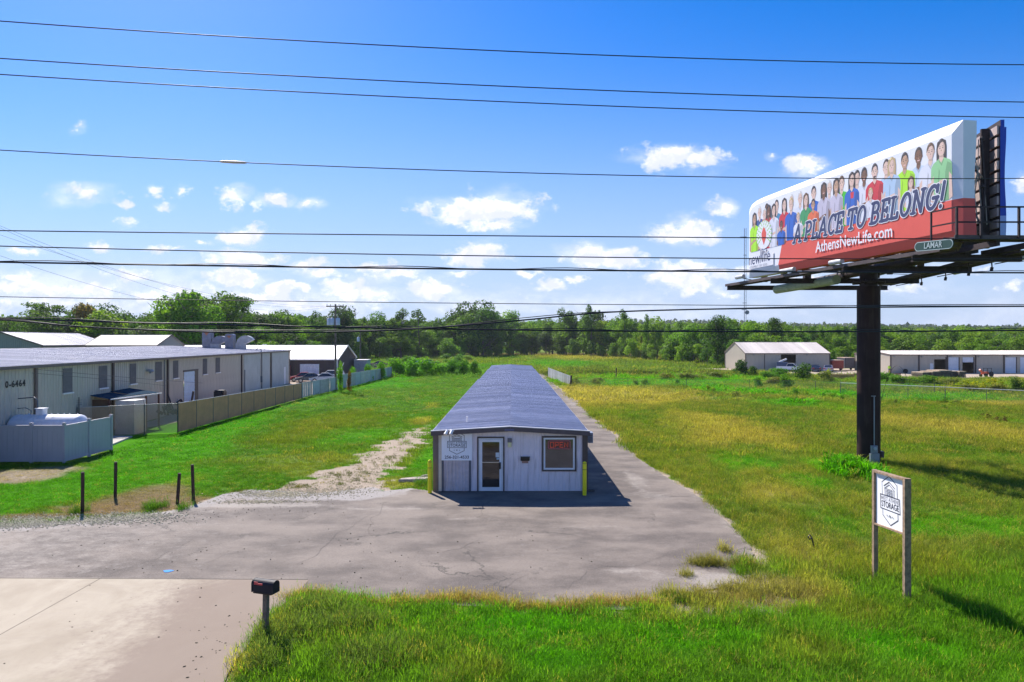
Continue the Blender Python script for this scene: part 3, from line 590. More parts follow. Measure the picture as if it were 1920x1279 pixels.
# ---------------------------------------------------------------- sheet-metal buildings
PANELS = {}
def rib_wall(parent, m, ox, oy, dx, dy, length, z0, ztop, openings=(), panel=.914, rib=.305, depth=.022, name='wall_panel'):
    """ribbed metal wall from (ox, oy) along (dx, dy), facing the right-hand side; every sheet is a piece of its own"""
    zt = ztop if callable(ztop) else (lambda s: ztop)
    n = max(1, round(length/panel)); pw = length/n; ang = math.atan2(dy, dx)
    for i in range(n):
        s0, s1 = i*pw, (i+1)*pw
        xs = []
        k = max(1, round(pw/rib)); rw = pw/k
        for j in range(k):
            c = s0+(j+.5)*rw; xs += [(c-.032, 0), (c-.016, depth), (c+.016, depth), (c+.032, 0)]
        prof = [(s0+.003, 0)]+xs+[(s1-.003, 0)]
        for a0, a1, zb, zt_ in openings:
            for a in (a0, a1):
                if s0+.004 < a < s1-.004: prof.append((a, 0))
        prof.sort(); ops = [o for o in openings if o[0] < s1 and o[1] > s0]
        key = (id(m), round(pw, 4), z0, round(zt(s0), 4), round(zt(s1), 4), depth, round(zt((s0+s1)/2), 4)) if not ops else None
        if key in PANELS and key is not None: me = PANELS[key]
        else:
            V = []; Fc = []
            for (xa, da), (xb, db) in zip(prof[:-1], prof[1:]):
                if xb-xa < 1e-5: continue
                mid = (xa+xb)/2; iv = [(z0, None)]
                segs = []; lo = z0
                for a0, a1, zb, zc in sorted([o for o in ops if o[0] <= mid <= o[1]], key=lambda o: o[2]):
                    segs.append((lo, lo, zb, zb)); lo = zc
                segs.append((lo, lo, zt(xa), zt(xb)))
                for la, lb_, ta, tb in segs:
                    if ta-la < .01: continue
                    b = len(V); V += [(xa-s0, -da, la), (xb-s0, -db, lb_), (xb-s0, -db, tb), (xa-s0, -da, ta)]; Fc.append((b, b+1, b+2, b+3))
            if not Fc: continue
            me = mesh(name, V, Fc, m)
            if key is not None: PANELS[key] = me
        add(name, me, parent, (ox+dx*s0, oy+dy*s0, 0), ang)
def rib_roof(parent, m, y0, y1, xe, ze, xr, zr, panel=.914, rib=.305, depth=.03, name='roof_panel', wav=.0, cuts=None):
    """one slope of a metal roof, eave at x=xe, ridge at x=xr, sheets laid side by side along y"""
    n = max(1, round((y1-y0)/panel)); pw = (y1-y0)/n; key = (id(m), 'r', round(pw, 4), xe, ze, xr, zr, depth)
    me = PANELS.get(key)
    if me is None:
        k = max(1, round(pw/rib)); rw = pw/k; prof = [(.002, 0)]
        for j in range(k): c = (j+.5)*rw; prof += [(c-.04, 0), (c-.02, depth), (c+.02, depth), (c+.04, 0)]
        prof.append((pw-.002, 0)); V = []; S = 3
        for q in range(S+1):
            f = q/S; V += [(xe+(xr-xe)*f, y, ze+(zr-ze)*f+d) for y, d in prof]
        w = len(prof); Fc = [(q*w+i, q*w+i+1, (q+1)*w+i+1, (q+1)*w+i) if xr > xe else (q*w+i+1, q*w+i, (q+1)*w+i, (q+1)*w+i+1) for q in range(S) for i in range(w-1)]
        me = mesh(name, V, Fc, m); PANELS[key] = me
    for i in range(n):
        o = add(name, me, parent, (0, y0+i*pw, random.uniform(0, wav))); o.rotation_euler = (random.uniform(-1, 1)*wav*4, 0, 0)

def roof_metal(name, color, rough=.38, metal=.65, streak=.25):
    m = bpy.data.materials.new(name); m.use_nodes = True; t = NT(m.node_tree); t.n.clear()
    o = t.new('ShaderNodeOutputMaterial'); p = t.new('ShaderNodeBsdfPrincipled'); t.l.new(p.outputs[0], o.inputs[0])
    geo = t.new('ShaderNodeNewGeometry').outputs['Position']; oi = t.new('ShaderNodeObjectInfo').outputs['Random']
    n = t.noise(geo, .8, 6, .65); n2 = t.noise(t.vm('MULTIPLY', geo, (1.2, 6, 1)), 1.5, 5, .7)
    k = t.m('MULTIPLY_ADD', oi, .34, .80); k = t.m('MULTIPLY', k, t.m('MULTIPLY_ADD', n2, streak, 1-streak/2))  # random sheet tints and streaks paint bright sky reflections into the colour
    c = t.mix(1.0, color, t.comb(k, k, k), 'MULTIPLY'); c = t.mix(t.m('MULTIPLY', t.ramp(n, .55, .8), .3), c, (.30, .26, .24))
    t.put(p.inputs['Base Color'], c); t.put(p.inputs['Roughness'], t.m('MULTIPLY_ADD', n2, .25, rough-.1)); p.inputs['Metallic'].default_value = metal
    b = t.new('ShaderNodeBump'); b.inputs['Strength'].default_value = .35; b.inputs['Distance'].default_value = .03; t.l.new(t.noise(t.vm('MULTIPLY', geo, (.7, 2.5, 1)), 1.0, 3, .6), b.inputs['Height']); t.l.new(b.outputs[0], p.inputs['Normal'])
    return m
GALV = roof_metal('galvanised_roof', (.60, .575, .63), .34, .5, .7)
WALL_TAUPE = mat('taupe_siding', (.78, .70, .74), .6, var=.07, vscale=.8, dirt=.42, streak=True, jitter=.03)
WALL_BEIGE = mat('beige_siding', (.48, .44, .365), .6, var=.08, vscale=.6, dirt=.35, streak=True, jitter=.03)
WALL_TAN = mat('tan_siding', (.50, .44, .36), .6, var=.06, vscale=.5, dirt=.12, streak=True, jitter=.02)
WALL_DARK = mat('dark_brown_siding', (.085, .062, .062), .6, var=.1, vscale=.6, dirt=.1, jitter=.05)
WALL_GREY = mat('grey_green_siding', (.26, .27, .25), .6, var=.07, vscale=.6, jitter=.03)
ROOF_WHITE = roof_metal('white_roof', (.72, .68, .66), .5, .05, .12)
ROOF_PINK = roof_metal('pale_rust_roof', (.60, .53, .48), .5, .05, .12)
ROOF_LIGHT = roof_metal('light_worn_roof', (.58, .55, .57), .45, .35, .2)
BROWN = mat('brown_trim', (.075, .058, .055), .5, var=.12)
BROWNL = mat('faded_brown_trim', (.16, .125, .11), .6, var=.12)
WHITE_T = mat('white_trim', (.72, .71, .72), .45, var=.05)
ALU = mat('white_aluminium', (.74, .76, .80), .35, var=.04)
DARKIN = mat('dark_interior', (.012, .011, .012), .9)
GLASS = mat('dark_glass', (.035, .030, .026), .04, var=.1, spec=.9)
BLACKP = mat('black_plastic', (.012, .012, .014), .35)
CONCRETE_B = mat('concrete_foot', (.42, .39, .35), .9, var=.15, bump=.4)
ROLLW = mat('white_roll_door', (.66, .70, .78), .5, var=.06, vscale=1.0, dirt=.12, streak=True)

def roll_door(parent, m, ox, oy, dx, dy, a0, a1, z0, z1, slat=.18, name='roll_door'):
    """a roll-up door: one panel of horizontal ribs"""
    V = []; Fc = []; n = max(2, round((z1-z0)/slat)); h = (z1-z0)/n; prof = []
    for i in range(n): prof += [(z0+i*h, 0), (z0+i*h+.2*h, .018), (z0+i*h+.8*h, .018)]
    prof.append((z1, 0))
    for z, d in prof: V += [(0, -d, z), (a1-a0, -d, z)]
    Fc = [(2*i, 2*i+1, 2*i+3, 2*i+2) for i in range(len(prof)-1)]
    return add(name, mesh(name, V, Fc, m), parent, (ox+dx*a0+dy*-.02*-1, oy+dy*a0+dx*.04, 0), math.atan2(dy, dx))

def gable(name, label, loc, rz, W, L, eave, ridge, wall, roof, trim, ops={}, over=.25, z0=-.15, xr=None, panel=.914, rib=.305, corner=.18, cat='building', sidewalls='SENW', wav=.0008):
    """gabled metal shed: width W along local x, ridge along local y"""
    b = empty(name, loc, rz, label, cat); xr = W/2 if xr is None else xr
    gz = lambda s: eave+(ridge-eave)*(s/xr if s < xr else (W-s)/(W-xr))
    gzr = lambda s: gz(W-s)
    if 'S' in sidewalls: rib_wall(b, wall, 0, 0, 1, 0, W, z0, gz, ops.get('S', ()), panel, rib)
    if 'E' in sidewalls: rib_wall(b, wall, W, 0, 0, 1, L, z0, eave, ops.get('E', ()), panel, rib)
    if 'N' in sidewalls: rib_wall(b, wall, W, L, -1, 0, W, z0, gzr, ops.get('N', ()), panel, rib)
    if 'W' in sidewalls: rib_wall(b, wall, 0, L, 0, -1, L, z0, eave, ops.get('W', ()), panel, rib)
    sl1 = (ridge-eave)/xr; sl2 = (ridge-eave)/(W-xr)
    rib_roof(b, roof, -over, L+over, -over, eave+.05-sl1*over, xr-.01, ridge+.05, panel, rib, wav=wav)
    rib_roof(b, roof, -over, L+over, W+over, eave+.05-sl2*over, xr+.01, ridge+.05, panel, rib, wav=wav)
    for x, y in ((0, 0), (W, 0), (W, L), (0, L)):
        q = MB(); q.box(x-corner/2 if x == 0 else x-corner/2, x+corner/2, y-corner/2, y+corner/2, z0, eave-.02); q.build('corner_trim', trim, b)
    for x, s in ((-over, -1), (W+over, 1)):
        q = MB(); e = eave-(sl1 if s < 0 else sl2)*over; q.box(min(x, x+s*.07), max(x, x+s*.07), -over, L+over, e-.12, e+.06); q.build('gutter', trim, b)
    for y, s in ((-over, -1), (L+over, 1)):
        for (xa, za, xb, zb) in ((-over, eave-sl1*over, xr, ridge), (xr, ridge, W+over, eave-sl2*over)):
            q = MB(); q.bar((xa, y+s*.015, za-.0), (xb, y+s*.015, zb-.0), .03, .2); q.build('rake_trim', trim, b)
    q = MB(); q.box(xr-.16, xr+.16, -over, L+over, ridge+.072, ridge+.088); q.build('ridge_cap', roof, b)
    return b

# ---- the long storage building
FY = 29.05
SB = empty('storage_building', (-3.16, FY, 0), 0, 'long low taupe metal storage building with blue-grey ribbed roof in the middle of the lot', 'building')
SW = 6.18
DO = (1.74, 2.78, 0, 2.27)          # front door opening (local x)
WO = (4.50, 5.83, .93, 2.29)        # window
gz = lambda s: 2.56+.18*(s/(SW/2) if s < SW/2 else (SW-s)/(SW/2))
rib_wall(SB, WALL_TAUPE, 0, 0, 1, 0, SW, .02, gz, [DO, WO], .883, .2208, .014)
segs = [(0, 38.0, 2.56, 2.80), (38.0, 66.0, 2.40, 2.64), (66.0, 83.0, 2.28, 2.50)]
for y0, y1, e, r in segs:
    ovf = .28 if y0 == 0 else -.02
    rib_roof(SB, GALV, y0-ovf, y1, -.17, e+.06, SW/2+.003, r+.02, .914, .305, .042, wav=.006)
    rib_roof(SB, GALV, y0-ovf, y1, SW+.17, e+.06, SW/2-.003, r+.0215, .914, .305, .042, wav=.006)
    for s, xx in ((-1, -.17), (1, SW+.17)):
        q = MB(); q.box(min(xx, xx+s*.04), max(xx, xx+s*.04), y0-ovf, y1, e-.05, e+.055); q.build('gutter', mat('gutter_grey', (.45, .43, .45), .5), SB)
# doors along both long sides
for side, (ox, oy, dx, dy) in {'E': (SW, 0, 0, 1), 'W': (0, 83, 0, -1)}.items():
    for y0, y1, e, r in segs:
        a0, a1 = (y0, y1) if side == 'E' else (83-y1, 83-y0)
        nd = int((a1-a0)/3.05); dd = [(a0+.5+i*3.05, a0+.5+i*3.05+2.45) for i in range(nd)]
        rib_wall(SB, WALL_TAUPE, ox+dx*a0, oy+dy*a0, dx, dy, a1-a0, .02, e-.02, [(d0-a0, d1-a0, 0, 2.1) for d0, d1 in dd], 1.0, .25, .014)
        for d0, d1 in dd: roll_door(SB, ROLLW, ox, oy, dx, dy, d0, d1, .02, 2.1)
rib_wall(SB, WALL_TAUPE, SW, 83, -1, 0, SW, .02, 2.3, (), .883, .22, .014)
q = MB(); q.box(.05, SW-.05, .05, 82.9, -.1, .018); q.build('floor_slab', CONCRETE_B, SB)
q = MB(); q.box(.06, .12, .2, 82.8, .02, 2.2); q.box(SW-.12, SW-.06, .2, 82.8, .02, 2.2); q.build('interior_darkener', DARKIN, SB)  # added near-black sheets put the darkness of the unlit inside into colour
# front trim: fascia, corners
for (xa, za, xb, zb) in ((-.26, 2.60, SW/2, 2.79), (SW/2, 2.79, SW+.26, 2.60)):
    q = MB(); q.bar((xa, -.30, za-.10), (xb, -.30, zb-.10), .035, .18); q.build('fascia_board', mat('fascia_brown', (.095, .075, .085), .45), SB)
    q = MB(); q.bar((xa, -.30, za+.015), (xb, -.30, zb+.015), .09, .035); q.build('drip_edge', WHITE_T, SB)
    q = MB(); q.bar((xa+.2, -.145, za-.18), (xb-.2 if xb > 4 else xb, -.145, zb-.18), .28, .015); q.build('soffit', BROWN, SB)
for x0, x1, mm in ((-.20, .03, BROWNL), (SW-.03, SW+.20, BROWN)):
    q = MB(); q.box(x0, x1, -.06, .12, 0, 2.5); q.build('corner_trim', mm, SB)
q = MB(); q.box(.035, .17, -.045, -.016, .02, 2.5); q.build('corner_strip', mat('cream_strip', (.62, .55, .47), .6), SB)
# side door of ribbed sheet under the sign
sd = MB(); sd.box(.17, .25, -.06, -.016, .02, 1.36); sd.box(1.33, 1.42, -.06, -.016, .02, 1.36); sdo = sd.build('sheet_door_frame', mat('slate_frame', (.10, .11, .14), .5), SB)
V = []; xs = []; x = .25
while x < 1.32: xs += [(x, .02), (x+.03, .045), (x+.06, .045), (x+.09, .02)]; x += .145
V = [(a, -d, z) for z in (.03, 1.36) for a, d in xs if a < 1.33]; n = len(V)//2
add('sheet_door', mesh('sheet_door', V, [(i, i+1, n+i+1, n+i) for i in range(n-1)], mat('sheet_door_metal', (.55, .49, .52), .5, var=.1, vscale=4, dirt=.45, streak=True)), SB)
# glass front door
d0, d1, dz0, dz1 = DO
fr = MB(); fr.box(d0-.06, d0, -.05, .05, 0, dz1+.06); fr.box(d1, d1+.06, -.05, .05, 0, dz1+.06); fr.box(d0, d1, -.05, .05, dz1, dz1+.06); fr.build('door_surround', BROWN, SB)
fr = MB(); fr.box(d0, d0+.05, -.03, .03, .02, dz1); fr.box(d1-.05, d1, -.03, .03, .02, dz1); fr.box(d0+.05, d1-.05, -.03, .03, dz1-.05, dz1); fr.build('door_frame', ALU, SB)
dr = MB(); a0, a1 = d0+.055, d1-.055
dr.box(a0, a0+.10, -.055, -.01, .03, dz1-.055); dr.box(a1-.10, a1, -.055, -.01, .03, dz1-.055); dr.box(a0+.10, a1-.10, -.055, -.01, dz1-.16, dz1-.055); dr.box(a0+.10, a1-.10, -.055, -.01, .03, .19)
door = dr.build('front_door', ALU, SB)
q = MB(); q.box(a0+.10, a1-.10, -.035, -.03, .19, dz1-.16); q.build('door_pane', GLASS, door)
q = MB(); q.box(a0+.10, a1-.10, -.09, -.06, 1.235, 1.27); q.build('push_bar', mat('steel_bar', (.5, .5, .5), .3, .8), door)
q = MB(); q.box(a1-.13, a1-.04, -.12, -.06, .97, 1.25, bev=.01); q.build('handle', BLACKP, door)
q = MB(); q.box(a1-.26, a1-.11, -.0385, -.0365, 1.46, 1.66); q.build('door_notice', flat('paper', (.6, .68, .72)), door)
q = MB(); q.box(a1-.22, a1-.11, -.0385, -.0365, 1.36, 1.44); q.build('door_notice', flat('paper_blue', (.35, .50, .62)), door)
# window with neon OPEN sign
w0, w1, wz0, wz1 = WO
q = MB()
for bx in ((w0-.07, w0, wz0-.07, wz1+.07), (w1, w1+.07, wz0-.07, wz1+.07)): q.box(bx[0], bx[1], -.05, .02, bx[2], bx[3])
q.box(w0, w1, -.05, .02, wz1, wz1+.07); q.box(w0, w1, -.05, .02, wz0-.07, wz0); win = q.build('window_surround', BROWN, SB)
q = MB(); q.box(w0, w0+.075, -.035, .0, wz0, wz1); q.box(w1-.075, w1, -.035, 0, wz0, wz1); q.box(w0+.075, w1-.075, -.035, 0, wz1-.075, wz1); q.box(w0+.075, w1-.075, -.035, 0, wz0, wz0+.075); wf = q.build('window_frame', ALU, SB)
q = MB(); q.box(w0+.075, w1-.075, -.01, -.005, wz0+.075, wz1-.075); q.build('window_pane', mat('window_glass', (.10, .085, .075), .05, var=.15, vscale=1.2, spec=.9), wf)
q = MB(); q.box((w0+w1)/2-.008, (w0+w1)/2+.008, -.016, -.0105, wz0+.075, wz1-.075); q.build('window_mullion', BROWN, wf)
NEON = emat('neon_red', (1.0, .13, .05), .16, (.42, .08, .05)); NEON2 = emat('neon_violet', (.8, .2, .35), .06, (.45, .15, .2))
nx0, nx1, nz0, nz1 = w0+.20, w1-.20, wz1-.47, wz1-.13
q = MB(); c = .04
loop = [(nx0+c, nz0), (nx1-c, nz0), (nx1, nz0+c), (nx1, nz1-c), (nx1-c, nz1), (nx0+c, nz1), (nx0, nz1-c), (nx0, nz0+c), (nx0+c, nz0)]
q.tube([(x, -.045, z) for x, z in loop], .009, 6, 0, False)
LET = {'O': [[(0, 0), (1, 0), (1, 1), (0, 1), (0, 0)]], 'P': [[(0, 0), (0, 1), (1, 1), (1, .45), (0, .45)]], 'E': [[(1, 0), (0, 0), (0, 1), (1, 1)], [(0, .5), (.8, .5)]], 'N': [[(0, 0), (0, 1), (1, 0), (1, 1)]]}
lm = MB(); lw = (nx1-nx0-.12)/4
for i, ch in enumerate('OPEN'):
    for st in LET[ch]: lm.tube([(nx0+.09+i*lw+p*lw*.68, -.05, nz0+.065+r*(nz1-nz0-.13)) for p, r in st], .014, 6, 0, False)
ns = empty('neon_sign', (-3.16, FY, 0), 0, 'red OPEN neon sign hanging in the front window', 'neon sign'); q.build('neon_border', NEON2, ns); lm.build('neon_lettering', NEON, ns)
q = MB(); q.box(nx0-.02, nx1+.02, -.042, -.036, nz0-.02, nz1+.02); q.build('neon_backing', mat('neon_back', (.10, .05, .045), .4), ns)
# wall light, wall mailbox, electric box, plumbing pipe, fascia lettering
wl = empty('wall_light', (-3.16+3.06, FY, 0), 0, 'small wall lantern with cream glass beside the glass door', 'lamp')
q = MB(); q.box(-.09, .09, -.13, -.016, 2.10, 2.27, bev=.02); q.build('lamp_housing', mat('lamp_grey', (.16, .15, .17), .5), wl)
q = MB(); q.box(-.075, .075, -.12, -.016, 1.90, 2.097, bev=.02); q.build('lamp_glass', mat('lamp_cream', (.72, .68, .38), .3), wl)
wm = empty('wall_mailbox', (-3.16+3.72, FY, 0), 0, 'black letter box fixed to the front wall above a small number plate', 'mailbox')
q = MB(); q.prism([(-.19, 1.32), (.17, 1.32), (.19, 1.36), (.19, 1.46), (-.19, 1.46), (-.20, 1.36)], -.14, -.016); q.build('box_body', BLACKP, wm)
q = MB(); q.box(-.20, .20, -.155, -.016, 1.462, 1.49); q.build('lid', BLACKP, wm)
q = MB(); q.box(-.14, .13, -.022, -.0165, 1.20, 1.30); npl = q.build('number_plate', mat('tin_plate', (.38, .24, .22), .5), wm)
eb = empty('electric_box', (3.16+.02, FY, 0), 0, 'grey-blue metal box on the right side wall under the eave', 'electric box')
q = MB(); q.box(.10, .30, .25, .75, 2.02, 2.46, bev=.01); q.build('box_body', mat('box_blue', (.19, .22, .30), .5), eb)
for z in (2.10, 2.18, 2.26, 2.34): q = MB(); q.box(.14, .26, .235, .249, z, z+.03); q.build('louver', BROWN, eb)
q = MB(); q.tube([(1.12, 1.9, 2.60), (1.12, 1.9, 2.98)], .045, 10); q.build('vent_pipe', WHITE_T, SB)
q = MB(); q.box(2.85, 3.25, -.335, -.319, 2.62, 2.70); q.build('fascia_badge', flat('badge_blue', (.12, .12, .22)), SB)
# flood light pair on an arm above the sign
fl = empty('flood_light', (-3.16+.62, FY-.3, 2.60), 0, 'white twin flood light on an arm at the eave above the wall sign', 'flood light')
q = MB(); q.tube([(0, .1, .05), (0, -.25, .12), (-.05, -.34, .05)], .018, 8); q.box(-.1, .1, -.05, .05, -.01, .06); q.build('arm', WHITE_T, fl)
for sx in (-.15, .06): q = MB(); q.tube([(sx, -.32, .09), (sx-.05, -.42, -.03), (sx-.07, -.46, -.08)], [.05, .07, .085], 10); q.build('lamp_head', WHITE_T, fl)

# ---- signs: the storage company's shield
def text_mesh(name, s, size, m, align='CENTER', shear=0.0, bold=0.0, spacing=1.0, xs=1.0):
    cu = bpy.data.curves.new(name, 'FONT'); cu.body = s; cu.size = size; cu.align_x = align; cu.align_y = 'CENTER'; cu.shear = shear; cu.offset = bold; cu.space_character = spacing; cu.resolution_u = 3
    ob = bpy.data.objects.new(name, cu); me = bpy.data.meshes.new_from_object(ob); bpy.data.objects.remove(ob); bpy.data.curves.remove(cu)
    me.name = name; me.materials.clear(); me.materials.append(m)
    if xs != 1.0:
        for v in me.vertices: v.co.x *= xs
    return me
class Print(MB):
    """flat printed shapes in a plane; every piece lies a hair above the one before"""
    def __init__(s, z=.002, dz=.0004): super().__init__(); s.z = z; s.dz = dz
    def p(s, pts, mi=0): s.poly([(x, y, s.z) for x, y in pts], mi); s.z += s.dz
    def line(s, pts, w, mi=0, closed=False, cap=False):
        q = pts+[pts[0]] if closed else pts
        for a, b in zip(q[:-1], q[1:]):
            a, b = Vector(a), Vector(b); d = (b-a).normalized(); n = Vector((-d.y, d.x))*w/2; e = d*w/2
            a2, b2 = a-e*(.9 if not cap else 0), b+e*(.9 if not cap else 0)
            s.p([tuple(a2-n), tuple(b2-n), tuple(b2+n), tuple(a2+n)], mi)
            if cap: s.disc(b, w/2, w/2, mi, 12)
        if cap: s.disc(Vector(q[0]), w/2, w/2, mi, 12)
    def disc(s, c, rx, ry, mi=0, n=14, a0=0): s.p([(c[0]+rx*math.cos(a0+2*math.pi*i/n), c[1]+ry*math.sin(a0+2*math.pi*i/n)) for i in range(n)], mi)
    def star(s, c, r, mi=0): s.p([(c[0]+(r if i % 2 == 0 else r*.42)*math.sin(math.pi*i/5), c[1]+(r if i % 2 == 0 else r*.42)*math.cos(math.pi*i/5)) for i in range(10)], mi)
INK = flat('sign_ink', (.035, .035, .055)); INKG = flat('sign_ink_grey', (.22, .22, .26))
def shield(parent, k, slats='v', heavy=1.0):
    """logo 1 unit wide, centred on the parent's origin, in its local xy plane"""
    pr = Print(.003); lw = .030*k*heavy
    S = lambda pts: [(x*k, y*k) for x, y in pts]
    pr.line(S([(-.39, .17), (-.39, .48), (0, .66), (.39, .48), (.39, .17)]), lw)
    pr.line(S([(-.39, -.17), (-.39, -.33), (0, -.52), (.39, -.33), (.39, -.17)]), lw)
    pr.line(S([(-.50, .17), (.50, .17), (.50, -.17), (-.50, -.17)]), lw, closed=True)
    pr.line(S([(-.28, .40), (0, .52), (.28, .40)]), lw); pr.line(S([(-.26, .34), (0, .455), (.26, .34)]), lw*.8)
    pr.line(S([(-.235, .17), (-.235, .34)]), lw*.9); pr.line(S([(.235, .17), (.235, .34)]), lw*.9)
    if slats == 'v':
        for i in range(8): pr.line(S([(-.18+i*.0514, .18), (-.18+i*.0514, .31)]), lw*.75)
        pr.line(S([(-.19, .32), (.19, .32)]), lw*.8)
    else:
        for i in range(5):
            for j in (-.12, 0, .12): pr.line(S([(j-.045, .20+i*.036), (j+.045, .20+i*.036)]), lw*.65)
    for x, r in ((-.14, .032), (0, .048), (.14, .032)): pr.star((x*k, -.30*k), r*k)
    pr.build('shield_emblem', INK, parent)
    add('lettering', text_mesh('lettering', 'WEST ATHENS', .142*k, INKG if slats == 'h' else INK, bold=.0*k, spacing=1.02), parent, (0, .085*k, .006))
    add('lettering', text_mesh('lettering', 'STORAGE', .205*k, INK, bold=.002*k), parent, (0, -.055*k, .0065))
VERT = (R(90), 0, 0)
ws = empty('wall_sign', (-3.16+.82, FY-.075, 1.97), 0, 'white square WEST ATHENS STORAGE sign with phone number on the front wall', 'sign', rot=VERT)
q = MB(); q.box(-.65, .65, -.64, .64, -.02, 0); sp_ = q.build('sign_panel', flat('sign_white', (.84, .86, .92)), ws)
lg = empty('logo_mark', (0, 0, 0))
bpy.data.objects.remove(lg)
shield_holder = add('shield_field', mesh('shield_field', [(-.45, -.35, .001), (.45, -.35, .001), (.45, .58, .001), (-.45, .58, .001)], [(0, 1, 2, 3)], flat('sign_white', (.84, .86, .92))), ws, (0, .04, 0))
shield(shield_holder, .80, 'v', .75)
add('lettering', text_mesh('lettering', '256-321-4533', .175, INK, bold=.003, xs=1.05), ws, (0, -.505, .003))
# ---- two yellow bollards
def bollard(loc, label):
    b = empty('bollard', loc, 0, label, 'bollard', 'yellow bollards at the front corners of the storage building')
    Y1 = mat('bollard_yellow', (.85, .74, .008), .45, var=.06, dirt=.12)
    q = MB(); q.tube([(0, 0, -.05), (0, 0, 1.33), (0, 0, 1.37), (0, 0, 1.40)], [.085, .085, .068, .03], 18); q.build('sleeve', Y1, b)
    for z in (1.06, 1.31): q = MB(); q.tube([(0, 0, z), (0, 0, z+.018)], .0865, 18, 0, False); q.build('groove', BROWN, b)
bollard(G(806, 925), 'yellow bollard at the left front corner of the storage building')
bollard(G(1096, 929), 'yellow bollard at the right front corner in the shade edge')
# low ramp slab and stones left of the door
o = add('rubble_slab', mesh('rubble_slab', [(-.7, -.25, .0), (.6, -.3, .0), (.75, .2, 0), (.1, .35, 0), (-.6, .2, 0), (-.65, -.2, .13), (.55, -.25, .16), (.7, .15, .17), (.1, .3, .15), (-.55, .15, .12)],
   [(0, 1, 6, 5), (1, 2, 7, 6), (2, 3, 8, 7), (3, 4, 9, 8), (4, 0, 5, 9), (5, 6, 7, 8, 9)], mat('rubble', (.33, .28, .25), .95, var=.4, vscale=9, bump=1.0)), None, G(776, 903)); tagset(o, 'broken piece of concrete lying in weeds by the left bollard', 'rubble')
o = add('stone_block', mesh('stone_block', [(-.2, -.15, 0), (.22, -.13, 0), (.2, .15, 0), (-.18, .14, 0), (-.16, -.1, .14), (.17, -.09, .17), (.15, .1, .15), (-.13, .1, .12)], [(0, 1, 5, 4), (1, 2, 6, 5), (2, 3, 7, 6), (3, 0, 4, 7), (4, 5, 6, 7)],
   mat('rubble', (.4, .36, .34), .95)), None, G(796, 897), .4); tagset(o, 'small pale stone next to the left bollard', 'stone')
# leftover timber lying at the wall's right foot
o = add('kerb_block', mesh('kerb_block', *(lambda q: (q.v, q.f))(MB().box(-.25, .25, -.09, .09, 0, .09)), mat('wet_wood', (.06, .05, .05), .8)), None, G(1103, 922), .1); tagset(o, 'short dark block on the asphalt right of the bollard', 'block')
# ---------------------------------------------------------------- billboard on a steel column
STEEL = mat('dark_steel', (.045, .032, .034), .6, spec=.2, var=.25, vscale=1.5, dirt=.3)
POLE_M = mat('column_paint', (.036, .020, .020), .6, spec=.1, var=.25, vscale=.8, dirt=.35, streak=True, bump=.15, bscale=6)
VINYLW = flat('vinyl_white', (.80, .79, .84), .5); VINYLR = flat('vinyl_red', (.74, .105, .075), .5); NAVY = flat('print_navy', (.045, .055, .14), .5)
BB = empty('billboard', (18.75, 35.9, 0), 0, 'huge V-shaped billboard with a printed crowd, carried by one dark steel column', 'billboard')
def bl(x, y, z): return (x-18.75, y-35.9, z)
q = MB(); q.tube([(0, 0, -.3), (0, 0, 9.25)], .56, 40); column = q.build('column', POLE_M, BB)
for z in (2.55, 5.0, 7.4): q = MB(); q.tube([(0, 0, z), (0, 0, z+.02)], .566, 40, 0, False); q.build('weld_seam', POLE_M, column)
q = MB(); q.tube([(0, 0, 9.252), (0, 0, 10.1)], .43, 28)
for k in range(8):
    a = k*math.pi/4; c, s = math.cos(a), math.sin(a); q.bar((.44*c, .44*s, 9.50), (.80*c, .80*s, 9.50), .03, .22)
q.tube([(0, 0, 9.45), (0, 0, 9.52)], .80, 28); q.build('column_head', STEEL, BB)
q = MB(); q.tube([(-.02, -.60, .9), (-.02, -.60, 3.55)], .028, 8); q.box(-.16, .06, -.615, -.565, 3.53, 3.57); q.build('conduit', mat('galv_conduit', (.26, .29, .36), .4, .5), BB)
q = MB(); q.box(-.22, .10, -.74, -.585, .62, 1.00, bev=.015); mbx = q.build('meter_box', mat('meter_grey', (.26, .29, .34), .45, .3), BB)
q = MB(); q.tube([(-.06, -.742, .86), (-.06, -.80, .86)], .085, 16); q.build('meter_dial', mat('meter_glass', (.45, .5, .55), .2), mbx)
q = MB(); q.box(-.28, .18, -.76, -.585, .02, .60, bev=.015); q.build('switch_box', mat('meter_grey', (.26, .29, .34), .45, .3), BB)
q = MB(); q.box(.56, .72, -.2, .1, .30, .62, bev=.01); q.build('side_box', BROWN, BB)
# printed face: local x to the viewer's right, y up, z outward
FN, FFt = Vector((17.85, 27.0, 10.4)), Vector((15.05, 43.3, 10.4)); FL = (FN-FFt).length; FHt = 4.75
ex = (FN-FFt).normalized(); ez = Vector((0, 0, 1)); eo = ex.cross(ez)
face_rot = Matrix((ex, ez, eo)).transposed().to_euler()
V = []; Fc = []; mi = []
def quad(pts, m): b = len(V); V.extend(pts); Fc.append(tuple(range(b, b+len(pts)))); mi.append(m)
RD = .14                                    # how far the picture plane stands proud
rs, rbx = FL-.02, 3.5                       # right end; where the red band starts
out = [(0, 0), (FL, 0), (FL, FHt), (1.7, FHt), (.9, FHt-.04), (.35, FHt-.17), (.08, FHt-.38), (0, FHt-.62)]
inn = [(.28, .42), (FL-.42, .42), (FL-.42, FHt-.44), (1.8, FHt-.30), (1.0, FHt-.34), (.6, FHt-.42), (.38, FHt-.58), (.28, FHt-.80)]
quad([(x, y, RD) for x, y in inn], 0)
redy = 1.66
